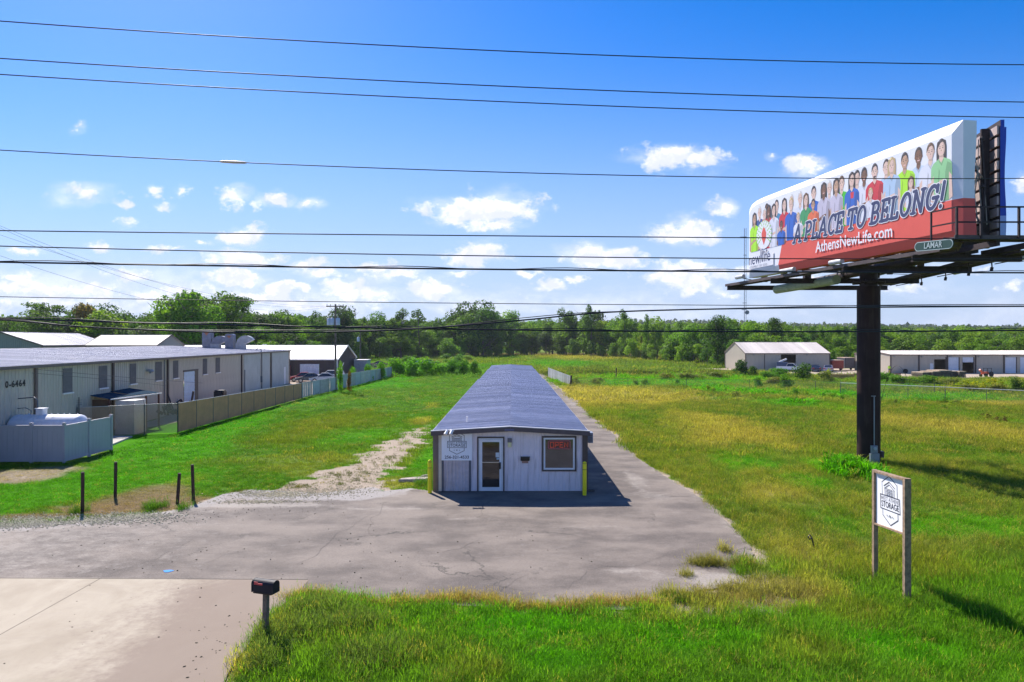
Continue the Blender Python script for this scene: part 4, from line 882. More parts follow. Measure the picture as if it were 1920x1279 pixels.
for i in range(8):
    a, b, c, d = out[i], out[(i+1) % 8], inn[(i+1) % 8], inn[i]
    if i == 0:
        quad([(0, 0, 0), (rbx, 0, 0), (rbx+.1, .42, RD), (.28, .42, RD)], 0); quad([(rbx, 0, 0), (FL, 0, 0), (FL-.42, .42, RD), (rbx+.1, .42, RD)], 1)
    elif i == 1:
        quad([(FL, 0, 0), (FL, redy, 0), (FL-.42, redy, RD), (FL-.42, .42, RD)], 1); quad([(FL, redy, 0), (FL, FHt, 0), (FL-.42, FHt-.44, RD), (FL-.42, redy, RD)], 0)
    else: quad([(*a, 0), (*b, 0), (*c, RD), (*d, RD)], 0)
n = 10
for i in range(n):                           # right-hand return with a wavy hanging edge
    y0, y1 = FHt*i/n, FHt*(i+1)/n; w = lambda y: -.56-.05*math.cos(y*1.4)+(.10 if y > 3.9 else 0)*0
    if y0 < redy < y1: quad([(FL, y0, 0), (FL, y0, w(y0)), (FL, redy, w(redy)), (FL, redy, 0)], 1); quad([(FL, redy, 0), (FL, redy, w(redy)), (FL, y1, w(y1)), (FL, y1, 0)], 0)
    else: quad([(FL, y0, 0), (FL, y0, w(y0)), (FL, y1, w(y1)), (FL, y1, 0)], 1 if y1 <= redy else 0)
for a, b in zip(out[2:], out[3:]+[out[0]]): quad([(*a, 0), (*a, -.5), (*b, -.5), (*b, 0)], 0)
quad([(0, 0, 0), (rbx, 0, 0), (rbx, 0, -.5), (0, 0, -.5)], 0); quad([(rbx, 0, 0), (FL, 0, 0), (FL, 0, -.5), (rbx, 0, -.5)], 1)
quad([(0, 0, -.5), (FL, 0, -.5), (FL, FHt, -.5), (1.7, FHt, -.5), (0, FHt-.6, -.5)], 2)
face = add('printed_face', mesh('printed_face', V, Fc, [VINYLW, VINYLR, STEEL], mi), BB, bl(*FFt), rot=face_rot)
def fx(s): return FL-s                       # distances were measured from the near end
# red band with its slanted left end
pr = Print(RD+.004); pr.p([(3.55, .42), (FL-.42, .42), (FL-.42, redy), (4.0, 1.78)], 0); pr.build('red_band', VINYLR, face)
# the printed crowd
SK = {'l': flat('skin_light', (.72, .50, .42)), 'm': flat('skin_mid', (.52, .31, .21)), 'd': flat('skin_dark', (.20, .095, .06))}
HR = {'k': flat('hair_black', (.045, .035, .04)), 'b': flat('hair_brown', (.13, .075, .045)), 'y': flat('hair_blond', (.50, .36, .19)), 'w': flat('hair_grey', (.60, .58, .58))}
CL = {'mint': (.28, .58, .28), 'white': (.70, .70, .80), 'pale': (.55, .64, .80), 'lime': (.42, .80, .03), 'lblue': (.42, .56, .75), 'red': (.62, .04, .06), 'navy': (.04, .10, .30), 'blue': (.03, .13, .52),
      'green': (.06, .50, .03), 'lav': (.55, .50, .62), 'dgreen': (.05, .30, .12), 'orange': (.75, .16, .07), 'teal': (.06, .24, .42)}
CLM = {k: flat('cloth_'+k, v) for k, v in CL.items()}
CROWD = [  # x from near end, head centre y, size, skin, hair, long hair, clothes, torso bottom, extras
 ('230,635', 'l', 'w', 0, 'navy', 1), ('432,535', 'l', 'w', 0, 'white', 1), ('487,560', 'l', 'w', 0, 'white', 1), ('672,480', 'l', 'w', 0, 'white', 1), ('1033,305', 'l', 'k', 0, 'lblue', 1), ('848,385', 'l', 'k', 0, 'white', 1), ('893,395', 'd', 'k', 0, 'white', 1),
 ('275,605', 'd', 'k', 0, 'red', 1), ('573,520', 'l', 'k', 0, 'blue', 1), ('750,440', 'l', 'b', 0, 'green', 1), ('1238,275', 'd', 'k', 0, 'pale', 1), ('960,345', 'l', 'k', 0, 'red', 1), ('1150,285', 'm', 'k', 0, 'lime', 1), ('338,590', 'l', 'k', 0, 'teal', 1),
 ('1314,245', 'l', 'b', 0, 'white', 1), ('1383,235', 'l', 'k', 1, 'mint', 1), ('1068,360', 'l', 'y', 1, 'lblue', 1), ('815,460', 'l', 'k', 1, 'blue', 1), ('716,500', 'm', 'k', 1, 'lav', 1), ('637,520', 'd', 'k', 1, 'lav', 1), ('524,590', 'l', 'b', 1, 'dgreen', 1),
 ('262,680', 'l', 'w', 0, 'white', 1), ('287,660', 'd', 'k', 1, 'red', 1), ('320,655', 'l', 'k', 1, 'white', 1), ('387,620', 'l', 'k', 1, 'red', 1), ('430,620', 'l', 'y', 0, 'blue', 1), ('198,710', 'm', 'k', 1, 'lime', 1),
 ('570,620', 'm', 'k', 0, 'orange', .8), ('1190,480', 'l', 'b', 1, 'white', .72), ('935,550', 'l', 'y', 0, 'white', .72), ('475,700', 'l', 'y', 0, 'white', .72), ('368,750', 'd', 'k', 0, 'blue', .72)]
def face_xy(px, py):
    u = (px-960)/F; k = (FFt.x-FN.x)/(FFt.y-FN.y); Y = (FN.x-FN.y*k)/(u-k); s = (Y-FN.y)/(FFt.y-FN.y)*FL; return FL-s, H+(640-py)*Y/F-FN.z
for i, (pos, sk, hr, lon, cl, k) in enumerate(CROWD):
    zx, zy = map(float, pos.split(',')); x, y = face_xy(1360+zx/3.366, 200+zy/3.366); x = max(.75, min(FL-.9, x)); y = min(y, FHt-.86)
    pr = Print(RD+.004+i*.0003, .000015); hw, hh = .195*k, .32*k; bot = 1.55 if x < 4.0 else (1.80 if k < .9 else 1.70)
    if lon:
        L = .95*k; pr.p([(x-hw*1.2, y-L), (x-hw*1.35, y), (x-hw*1.1, y+hh*.85), (x, y+hh*1.2), (x+hw*1.1, y+hh*.85), (x+hw*1.35, y), (x+hw*1.3, y-L*.9), (x, y-L*.5)], 1)
    bot = min(bot, y-.8*k); sw = .56*k*(.88 if lon else 1.0)
    # arms, torso, neck
    pr.p([(x-sw*1.02, y-.78*k), (x-sw*1.16, bot+.1), (x-sw*.80, bot), (x-sw*.70, y-.9*k)], 0); pr.p([(x+sw*.70, y-.9*k), (x+sw*.80, bot), (x+sw*1.16, bot+.1), (x+sw*1.02, y-.78*k)], 0)
    pr.p([(x-sw*.78, bot), (x-sw*.80, y-1.05*k), (x-sw*1.12, y-1.25*k), (x-sw*1.08, y-.72*k), (x-sw*.85, y-.56*k), (x-hw*.7, y-.42*k), (x+hw*.7, y-.42*k), (x+sw*.85, y-.56*k), (x+sw*1.08, y-.72*k), (x+sw*1.12, y-1.25*k), (x+sw*.80, y-1.05*k), (x+sw*.78, bot)], 2)
    if lon or cl in ('white', 'lav', 'pale', 'lblue'):   # folded forearms
        pr.p([(x-sw*1.05, y-1.50*k), (x-sw*.2, y-1.32*k), (x+sw*.5, y-1.28*k), (x+sw*.5, y-1.40*k), (x-sw*.2, y-1.48*k), (x-sw*.9, y-1.66*k)], 0) if y-1.7*k > bot else None
    pr.p([(x-hw*.45, y-.2*k), (x+hw*.45, y-.2*k), (x+hw*.62, y-.46*k), (x, y-.60*k), (x-hw*.62, y-.46*k)], 0)
    pr.disc((x, y+.05*k), hw*1.10, hh*1.06, 1, 16); pr.disc((x, y-.04*k), hw*.95, hh*.96, 0, 16)
    if not lon: pr.disc((x-hw*1.02, y-.04*k), hw*.14, hh*.2, 0, 8); pr.disc((x+hw*1.02, y-.04*k), hw*.14, hh*.2, 0, 8)
    else: pr.p([(x-hw*.95, y+.02), (x-hw*.7, y+hh*.9), (x+hw*.3, y+hh*.95), (x-hw*.3, y+hh*.6)], 1)
    for sx in (-.38, .38): pr.disc((x+hw*sx, y+.0*k), hw*.17, hh*.06, 3, 8); pr.disc((x+hw*sx, y+.07*k), hw*.24, hh*.035, 1, 8)
    pr.disc((x, y-.10*k), hw*.13, hh*.10, 5, 8); pr.disc((x, y-.19*k), hw*.40, hh*.085, 4, 8)
    # folds, collar and the shaded side, as the photograph on the vinyl shows them
    pr.p([(x+sw*.35, bot), (x+sw*.42, y-1.0*k), (x+sw*.62, y-.62*k), (x+sw*1.05, y-.75*k), (x+sw*1.08, y-1.22*k), (x+sw*.80, y-1.05*k), (x+sw*.78, bot)], 7) if y-1.2*k > bot else None
    pr.p([(x-sw*.5, bot), (x-sw*.42, bot), (x-sw*.15, y-.95*k), (x-sw*.25, y-.80*k)], 7) if y-1.0*k > bot else None
    pr.p([(x-hw*.62, y-.44*k), (x, y-.62*k), (x+hw*.62, y-.44*k), (x+hw*.75, y-.50*k), (x+.02, y-.74*k), (x-hw*.75, y-.50*k)], 7)
    pr.p([(x+hw*.35, y+hh*.75), (x+hw*.93, y+hh*.2), (x+hw*.88, y-hh*.45), (x+hw*.45, y-hh*.95), (x+hw*.62, y-hh*.2)], 8)
    pr.p([(x-hw*.45, y-.30*k), (x+hw*.45, y-.30*k), (x+hw*.5, y-.40*k), (x-hw*.45, y-.36*k)], 8)
    if i % 3 != 1: pr.p([(x-hw*1.02, y+hh*.1), (x-hw*.9, y+hh*.75), (x-hw*.2, y+hh*1.12), (x+hw*.5, y+hh*1.08), (x+hw*.98, y+hh*.6), (x+hw*.5, y+hh*.78), (x-hw*.35, y+hh*.66), (x-hw*.75, y+hh*.25)], 1)
    pr.p([(x-hw*.7, y+hh*.95), (x-hw*.2, y+hh*1.12), (x+hw*.1, y+hh*1.08), (x-hw*.4, y+hh*.85)], 9)
    if i == 11: pr.disc((x, y-.245*k), hw*.5, hh*.16, 1, 10); pr.disc((x, y-.19*k), hw*.3, hh*.06, 4, 8)
    if cl == 'blue' and lon: pr.p([(x-.1, y-.62), (x+.16, y-.62), (x+.13, y-.92), (x-.08, y-.92)], 6)
    o = pr.build('printed_person', [SK[sk], HR[hr], CLM[cl], flat('print_eye', (.03, .02, .02)), flat('print_mouth', (.75, .45, .42)), flat('print_nose', (.42, .24, .17)), CLM['red'], flat('cloth_%s_fold' % cl, tuple(v*.68 for v in CL[cl])), flat('skin_%s_side' % sk, tuple(v*.72 for v in {'l': (.72, .50, .42), 'm': (.52, .31, .21), 'd': (.20, .095, .06)}[sk])), flat('hair_%s_shine' % hr, tuple(min(1, v*2.2+.03) for v in {'k': (.045, .035, .04), 'b': (.13, .075, .045), 'y': (.5, .36, .19), 'w': (.4, .4, .4)}[hr]))], face)
# slogan in bold slanted slab letters, drawn as strokes
arc = lambda cx, cy, rx, ry, a0, a1, n=9: [(cx+rx*math.cos(R(a0+(a1-a0)*i/n)), cy+ry*math.sin(R(a0+(a1-a0)*i/n))) for i in range(n+1)]
GL = {'A': (.92, [[(.08, 0), (.46, 1)], [(.46, 1), (.84, 0)], [(.22, .33), (.70, .33)]], [(-.06, .22, 0), (.68, 1.0, 0)]),
 'P': (.74, [[(.16, 0), (.16, 1)], [(.16, 1)]+arc(.42, .73, .26, .27, 90, -90)+[(.16, .46)]], [(0, .34, 0), (0, .2, 1)]),
 'L': (.68, [[(.16, 0), (.16, 1)], [(.16, 0), (.62, 0), (.62, .22)]], [(0, .34, 1), (0, .2, 0)]),
 'C': (.76, [arc(.44, .5, .36, .5, 50, 310, 14), [(.72, .98), (.72, .70)]], []),
 'E': (.72, [[(.16, 0), (.16, 1)], [(.16, 1), (.64, 1), (.64, .80)], [(.16, .5), (.52, .5)], [(.52, .60), (.52, .40)], [(.16, 0), (.66, 0), (.66, .22)]], [(0, .2, 0), (0, .2, 1)]),
 'T': (.80, [[(.40, 0), (.40, 1)], [(.02, .76), (.02, 1), (.78, 1), (.78, .76)]], [(.22, .58, 0)]),
 'O': (.84, [arc(.42, .5, .34, .5, 0, 360, 18)], []),
 'B': (.78, [[(.16, 0), (.16, 1)], [(.16, 1)]+arc(.40, .76, .24, .24, 90, -90)+[(.16, .52)], [(.16, .52)]+arc(.44, .26, .27, .26, 90, -90)+[(.16, 0)]], [(0, .2, 0), (0, .2, 1)]),
 'N': (.92, [[(.16, 0), (.16, 1)], [(.16, 1), (.74, 0)], [(.74, 0), (.74, 1)]], [(0, .30, 0), (-.02, .2, 1), (.60, .88, 1)]),
 'G': (.84, [arc(.44, .5, .36, .5, 50, 350, 15)+[(.80, .46)], [(.50, .46), (.86, .46)], [(.74, .98), (.74, .72)]], []),
 '!': (.34, [[(.18, .32), (.20, 1.05)], [(.17, 0), (.17, .03)]], [])}
def slogan(parent, s, x0, x1, y0, h, wt, z, m, name):
    tot = sum(GL[c][0]+.12 if c != ' ' else .34 for c in s); k = (x1-x0)/tot; pr = Print(z, .00003); x = 0; sh = .20
    T = lambda p: (x0+(x+p[0])*k+p[1]*h*sh, y0+p[1]*h)
    for c in s:
        if c == ' ': x += .34; continue
        w, st, sf = GL[c]
        for l in st: pr.line([T(p) for p in l], wt, cap=True)
        for a, b, yy in sf: pr.line([T((a, yy)), T((b, yy))], wt*.78, cap=True)
        x += w+.12
    pr.build(name, m, parent)
slogan(face, 'A PLACE TO BELONG!', fx(11.45), fx(.75), 1.50, .92, .24, RD+.016, VINYLW, 'slogan_outline')
slogan(face, 'A PLACE TO BELONG!', fx(11.45), fx(.75), 1.50, .92, .160, RD+.020, NAVY, 'slogan_lettering')
add('lettering', text_mesh('lettering', 'AthensNewLife.com', .80, VINYLW, 'LEFT', bold=.012, xs=.86), face, (fx(9.35), .93, RD+.040))
# church logo: a ring of leaves round a red drop
pr = Print(RD+.027, .0001); cx, cy = face_xy(1437, 441); LGm = flat('leaf_green', (.33, .62, .10)); 
pr.disc((cx, cy), .86, .86, 2, 24)
for rr, nn, ll in ((.46, 9, .20), (.64, 13, .21), (.82, 16, .21)):
    for j in range(nn):
        a = R(-35+250*j/(nn-1)); c, s = math.cos(a), math.sin(a); px_, py_ = cx+rr*c, cy+rr*s; pr.p([(px_-ll*.5*c, py_-ll*.5*s), (px_+ll*.22*s, py_-ll*.22*c), (px_+ll*.5*c, py_+ll*.5*s), (px_-ll*.22*s, py_+ll*.22*c)], 0)
pr.p([(cx, cy-.62), (cx+.24, cy-.2), (cx+.27, cy+.08), (cx+.1, cy+.40), (cx-.05, cy+.46), (cx-.26, cy+.12), (cx-.24, cy-.18)], 1)
pr.build('leaf_emblem', [LGm, VINYLR, VINYLW], face)
q = MB(); q.poly([(.4, .5, RD+.036), (3.1, .5, RD+.036), (3.1, 1.25, RD+.036), (.4, 1.25, RD+.036)]); q.build('logo_ground', VINYLW, face)
lx, ly = face_xy(1410, 482)
add('lettering', text_mesh('lettering', 'new', .98, NAVY, 'LEFT', bold=.004, xs=.82), face, (lx-.1, 1.06, RD+.040)); add('lettering', text_mesh('lettering', 'life', .98, NAVY, 'LEFT', bold=.004, xs=.82), face, (lx+1.5, 1.10, RD+.040))
pr = Print(RD+.042, .0003); pr.line([(lx+1.28, .78), (lx+1.36, 1.2), (lx+1.30, 1.55)], .05); pr.line([(lx+1.50, .85), (lx+1.42, 1.2), (lx+1.50, 1.60)], .05); pr.build('stem_mark', NAVY, face)
add('lettering', text_mesh('lettering', 'ASSEMBLY OF GOD', .20, INKG, 'LEFT', spacing=1.25), face, (lx, .60, RD+.040))
# second face turned away: blue edge, planks behind
BN, BF = Vector((19.32, 27.0, 10.35)), Vector((22.5, 43.2, 10.35)); b_ex = (BF-BN).normalized(); b_eo = b_ex.cross(ez)
back = add('rear_face', mesh('rear_face', [(0, 0, .14), (FL, 0, .14), (FL, FHt+.05, .14), (0, FHt+.05, .14), (0, 0, 0), (FL, 0, 0), (FL, FHt+.05, 0), (0, FHt+.05, 0)],
   [(0, 1, 2, 3), (5, 4, 7, 6), (4, 0, 3, 7), (1, 5, 6, 2), (3, 2, 6, 7), (4, 5, 1, 0)], [flat('vinyl_blue', (.015, .06, .42)), STEEL, flat('vinyl_pale_blue', (.35, .45, .75))], [0, 1, 0, 0, 0, 2]), BB, bl(*BN), rot=Matrix((b_ex, ez, b_eo)).transposed().to_euler())
q = MB(); V2 = []
for i in range(9): y0 = i*.5; w0 = .03*math.sin(i*.9); q._add([(-.02, y0, -.02), (-.02, y0, .17+w0), (-.02, y0+.5, .17+.03*math.sin((i+1)*.9)), (-.02, y0+.5, -.02)], [(0, 1, 2, 3)], 1 if i < 2 else 0)
q.build('edge_flap', [flat('vinyl_blue', (.015, .06, .42)), flat('vinyl_pale_blue', (.35, .45, .75))], back)
PLK = mat('panel_back', (.42, .33, .32), .7, var=.2, vscale=1.2, dirt=.3, jitter=.12)
for i in range(10): q = MB(); q.box(.05, FL-.1, .07+i*.465, .07+i*.465+.34, -.10, -.02); q.build('back_plank', PLK, back)
for i in range(8): q = MB(); x = .6+i*2.2; q.box(x, x+.12, -.2, FHt-.1, -.42, -.12); q.build('upright', STEEL, back)
for i in range(8): q = MB(); x = .5+i*2.2; q.box(x, x+.12, -.3, FHt-.15, -.90, -.52); q.build('upright', STEEL, face)
# bracing between the faces
q = MB()
for i in range(7):
    f = (i+.1)/7; a = FN.lerp(FFt, f)+Vector((.9, 0, 0)); b = BN.lerp(BF, f)-Vector((.5, 0, 0))
    q = MB()
    for z in (.3, 2.2, 4.1): q.bar(bl(a.x, a.y, a.z+z), bl(b.x, b.y, b.z+z), .10)
    q.bar(bl(a.x, a.y, a.z+.3), bl(b.x, b.y, b.z+2.2), .07); q.bar(bl(b.x, b.y, b.z+2.2), bl(a.x, a.y, a.z+4.1), .07)
    q.build('brace', STEEL, BB)
q = MB()
for i in range(4): q.tube([bl(18.45+.25*i, 27.3+.1*i, 11.1), bl(18.5+.2*i, 27.6, 12.0+.3*i), bl(18.7, 27.4, 13.2), bl(18.4+.3*i, 27.8, 14.6)], .02, 6)
q.build('hanging_straps', mat('strap', (.5, .46, .44), .8), BB)
# girders, outriggers, walkways
q = MB(); q.tube([bl(18.6, 27.8, 10.12), bl(18.9, 43.2, 10.12)], .22, 20, 0); q.build('torsion_tube', STEEL, BB)
q = MB(); q.tube([bl(17.55, 36.9, 9.72), bl(16.35, 42.2, 9.58)], .26, 20); q.build('light_green_pipe', mat('sage_pipe', (.33, .38, .27), .6, var=.15, dirt=.2), BB)
for Y in (27.9, 32.2, 38.4, 43.4):
    f = (Y-27)/16.3; xa = FN.x+(FFt.x-FN.x)*f-1.35; xb = BN.x+(BF.x-BN.x)*f+1.35
    q = MB(); z = 9.78; w = .12
    q.box(xa-18.75, xb-18.75, Y-35.9-w, Y-35.9+w, z-.14, z-.115); q.box(xa-18.75, xb-18.75, Y-35.9-w, Y-35.9+w, z+.115, z+.14); q.box(xa-18.75, xb-18.75, Y-35.9-.02, Y-35.9+.02, z-.115, z+.115); q.build('outrigger', STEEL, BB)
    q = MB(); q.box(18.75-.2-18.75, .2, Y-35.9-.17, Y-35.9+.17, z+.2, z+.9); q.build('saddle', STEEL, BB)
def walkway(a, b, name='walkway'):
    a, b = Vector(a), Vector(b); q = MB(); d = (b-a).normalized(); n = Vector((-d.y, d.x, 0)); q.bar(a, b, .62, .04)
    for s in (-.31, .31): q.bar(a+n*s, b+n*s, .05, .16)
    k = int((b-a).length/.6)
    for i in range(k): c = a.lerp(b, (i+.5)/k); q.bar(c-n*.3+Vector((0, 0, -.04)), c+n*.3+Vector((0, 0, -.04)), .05, .05)
    return q.build(name, mat('walkway_steel', (.085, .06, .058), .6, var=.2), BB)
W1a, W1b = FN+eo*.85+ex*.2+Vector((0, 0, -.42)), FFt+eo*.85-ex*.9+Vector((0, 0, -.42))
walkway(bl(*W1a), bl(*W1b)); W2a, W2b = BN+b_eo*1.0+Vector((0, 0, -.40)), BF+b_eo*1.0+Vector((0, 0, -.40)); walkway(bl(*W2a), bl(*W2b))
walkway(bl(16.35, 25.55, 10.24), bl(22.2, 25.75, 10.24)); walkway(bl(16.7, 25.9, 10.16), bl(*W1a))
for Y0, Y1, x in ((25.4, 28.6, 18.1), (25.4, 28.6, 19.7)): q = MB(); q.bar(bl(x, Y0, 10.06), bl(x, Y1, 10.06), .12, .22); q.build('outrigger', STEEL, BB)
q = MB()
RY = 25.25
posts = [(16.45, RY), (17.35, RY), (18.75, RY), (20.2, RY), (21.9, RY)]
for x, y in posts: q.bar(bl(x, y, 10.2), bl(x, y, 11.36), .07)
for z in (10.80, 11.36): q.bar(bl(16.45, RY, z), bl(21.9, RY, z), .055); q.bar(bl(16.45, RY, z), bl(16.15, 26.3, z), .05)
q.bar(bl(16.15, 26.3, 10.2), bl(16.15, 26.3, 11.36), .055); q.build('railing', STEEL, BB)
q = MB(); q.bar(bl(*(BN+Vector((.3, -.2, -.35)))), bl(*(BF+Vector((.6, 0, -.35)))), .14, .15); q.bar(bl(*(FN+Vector((-.1, -.1, -.25)))), bl(*(FFt+Vector((0, 0, -.24)))), .14, .14); q.build('stringer', STEEL, BB)
LAMPM = mat('floodlight_grey', (.46, .46, .46), .4, var=.1)
def fixture(x, y, z, rz, L=.9):
    q = MB(); q.tube([(-L/2, 0, 0), (L/2, 0, 0)], .12, 12); o = q.build('billboard_lamp', LAMPM, BB, bl(x, y, z), rz)
    q = MB(); q.bar((0, .06, -.06), (.15, .9, -.22), .04); q.build('lamp_arm', STEEL, o)
ang = math.atan2(ex.y, ex.x)
for f, dz in ((.37, -.30), (.62, -.28), (.93, -.16)):
    p = FN.lerp(FFt, f)+eo*1.25; fixture(p.x, p.y, p.z+dz+.1, ang, 1.3 if f == .62 else .9)
for f in (.1, .45, .8): p = BN.lerp(BF, f)+b_eo*1.5; fixture(p.x, p.y, p.z-.5, math.atan2(b_ex.y, b_ex.x), .8)
q = MB()
for f in (.02, .14, .28, .45): p = BN.lerp(BF, f)+Vector((-.2, 0, 0)); q.tube([bl(p.x, p.y, p.z-.6), bl(p.x+.03, p.y, p.z-1.0)], .025, 6); q.tube([bl(p.x+.03, p.y, p.z-1.0), bl(p.x, p.y, p.z-1.15)], .06, 8)
q.build('dangling_hook', STEEL, BB)
q = MB(); p0 = Vector(bl(18.9, 36, 9.6)); q.tube([Vector(bl(16.6, 34, 9.9)), Vector(bl(17.6, 30, 9.3)), Vector(bl(19.2, 28.5, 9.9))], .012, 5); q.tube([Vector(bl(18.2, 35.2, 9.5)), Vector(bl(18.5, 32, 9.2)), Vector(bl(20, 30, 9.9))], .012, 5); q.build('sagging_cable', STEEL, BB)
# owner's oval name plate hung on the walkway edge
c1, c2 = P(1716, 464, 26.9), P(1788, 457, 25.1)
npx = (c2-c1); Ln = npx.length; npd = npx.normalized(); npo = npd.cross(ez).normalized(); npu = npo.cross(npd)
plate = empty('name_plate', bl(*((c1+c2)/2+npo*.03)), 0, rot=Matrix((npd, npu, npo)).transposed().to_euler()); plate.parent = BB
def capsule(L, h, n=10): return arc(L/2-h/2, 0, h/2, h/2, -90, 90, n)+arc(-L/2+h/2, 0, h/2, h/2, 90, 270, n)
pr = Print(0, .004); pr.prism(capsule(Ln, .36), -.05, -.001, 0, 'z'); pr.p(capsule(Ln, .36), 1); pr.p(capsule(Ln-.06, .30), 0); pr.build('plate_board', [flat('plate_green', (.015, .06, .05)), flat('plate_letter', (.42, .50, .50))], plate)
add('lettering', text_mesh('lettering', 'LAMAR', .32, flat('plate_letter', (.42, .50, .50)), bold=.004, xs=Ln/2.15), plate, (0, 0, .016))

# ---------------------------------------------------------------- yard sign on two timber posts
WOOD = mat('weathered_timber', (.28, .19, .125), .8, var=.3, vscale=9, bump=.6, bscale=25)
A, B = Vector((9.80, 18.42, 0)), Vector((9.66, 16.72, 0)); yd = (B-A).normalized(); yo = yd.cross(ez)
YS = empty('yard_sign', A, 0, 'white WEST ATHENS STORAGE board between two timber posts in the right foreground', 'sign', rot=Matrix((yd, yo*-1, ez)).transposed().to_euler())
YL = (B-A).length
q = MB(); q.box(-.07, .05, -.055, .055, -.2, 2.93); q.build('post', WOOD, YS); q = MB(); q.box(YL-.04, YL+.08, -.075, .075, -.2, 3.04); q.build('post', WOOD, YS)
q = MB(); q.bar((.05, 0, 2.90), (YL-.05, 0, 3.00), .16, .05); q.build('top_rail', WOOD, YS); q = MB(); q.bar((.05, 0, 1.49), (YL-.05, 0, 1.66), .12, .04); q.build('bottom_rail', WOOD, YS)
V = [(.05, 0, 1.51), (YL-.05, 0, 1.68), (YL-.05, 0, 2.97), (.05, 0, 2.875)]
bd = MB(); bd._add([(x, y+dy, z) for dy in (.0, .02) for x, y, z in V], [(0, 1, 2, 3), (7, 6, 5, 4), (0, 4, 5, 1), (1, 5, 6, 2), (2, 6, 7, 3), (3, 7, 4, 0)]); bo = bd.build('sign_board', flat('yard_white', (.80, .80, .84)), YS)
sf = add('shield_field', mesh('shield_field', [(-.45, -.35, .001), (.45, -.35, .001), (.45, .58, .001), (-.45, .58, .001)], [(0, 1, 2, 3)], flat('yard_white', (.80, .80, .84))), YS, (YL/2, -.001, 2.21), rot=(R(90), R(-4), 0)); shield(sf, 1.06, 'h', .7)
# ---------------------------------------------------------------- roadside mailbox
MBX = empty('roadside_mailbox', G(497, 1196), R(-18), 'black roadside mailbox with a red flag on a leaning wooden post', 'mailbox')
q = MB(); q.bar((.0, 0, -.2), (.03, 0, 1.0), .10, .10); q.build('post', mat('grey_post', (.16, .125, .10), .85, var=.3, vscale=8, bump=.5), MBX)
prof = [(-.11, 0), (.11, 0), (.11, .17)]+arc(0, .17, .11, .09, 0, 180, 10)[1:-1]+[(-.11, .17)]
BXM = mat('mailbox_black', (.016, .016, .026), .6, var=.2, spec=.25)
q = MB(); q.prism([(y, z+1.0) for y, z in prof], -.24, .27, 0, 'x'); q.build('box_body', BXM, MBX)
q = MB(); q.prism([(y*1.07, 1.0-.005+z*1.03) for y, z in prof], .271, .285, 0, 'x'); dd = q.build('door', BXM, MBX); q = MB(); q.prism([(y*1.07, 1.0-.005+z*1.03) for y, z in prof], -.265, -.241, 0, 'x'); q.build('rear_rim', BXM, MBX)
q = MB(); q.box(-.19, .02, -.122, -.112, 1.165, 1.20); q.box(-.19, -.10, -.122, -.112, 1.20, 1.225); q.build('flag', mat('flag_red', (.55, .05, .06), .5), MBX)
q = MB(); q.box(-.22, .24, -.115, .115, .975, .998); q.build('mount_board', BLACKP, MBX)
# ---------------------------------------------------------------- four rusty posts
PT = mat('rusty_post', (.05, .025, .022), .8, var=.4, vscale=7, bump=.4)
for (bx, by, tx, ty, lab) in ((154.5, 960, 154.5, 886, 'leftmost of the four dark rusty posts beside the gravel'), (216, 932, 216.5, 867, 'second dark rusty post, standing in the hay patch'),
                              (332, 944, 336, 888, 'dark rusty post leaning to the right near green weeds'), (363, 938, 360, 872, 'rightmost dark rusty post, leaning left by the asphalt edge')):
    b = G(bx, by); hh = (by-ty)*b.y/F; q = MB(); dx = (tx-bx)*b.y/F; pts = [(0, 0, -.2), (dx, .02, hh)]
    q.tube(pts, .062, 10); o = q.build('fence_post', PT, None, b); tagset(o, lab, 'post', 'short rusty posts beside the drive')
# bent pipe standing in the grass, blue paint spot
q = MB(); q.tube([(.12, 0, -.1), (.06, 0, .18), (0, 0, .42), (-.06, 0, .50), (-.11, .0, .44), (-.07, 0, .36), (0, 0, .40)], .022, 8); o = q.build('bent_rod', BLACKP, None, G(1522, 1034)); tagset(o, 'small bent black rod sticking out of the right field', 'rod')
o = add('paint_mark', mesh('paint_mark', [(.13*math.cos(a)*(1+.3*math.sin(3*a))*1.0, .10*math.sin(a), .012) for a in [i/14*6.283 for i in range(14)]], [tuple(range(14))], flat('spray_blue', (.01, .22, .72), .8)), None, G(315, 1072)); tagset(o, 'small bright blue paint mark sprayed on the asphalt', 'paint mark')
# small concrete pad by the vinyl fence
pd = gpoly([(205, 826), (240, 822), (205, 832)]); q = MB(); q._add([(x, y, z) for z in (-.05, .07) for x, y in [(-26.9, 41.6), (-24.55, 41.9), (-27.3, 45.6), (-25.35, 45.6)]], [(4, 5, 7, 6), (0, 1, 5, 4), (1, 3, 7, 5), (3, 2, 6, 7), (2, 0, 4, 6)]); o = q.build('concrete_pad', CONCRETE_B); tagset(o, 'small tan concrete pad in the lawn by the vinyl fence', 'slab')

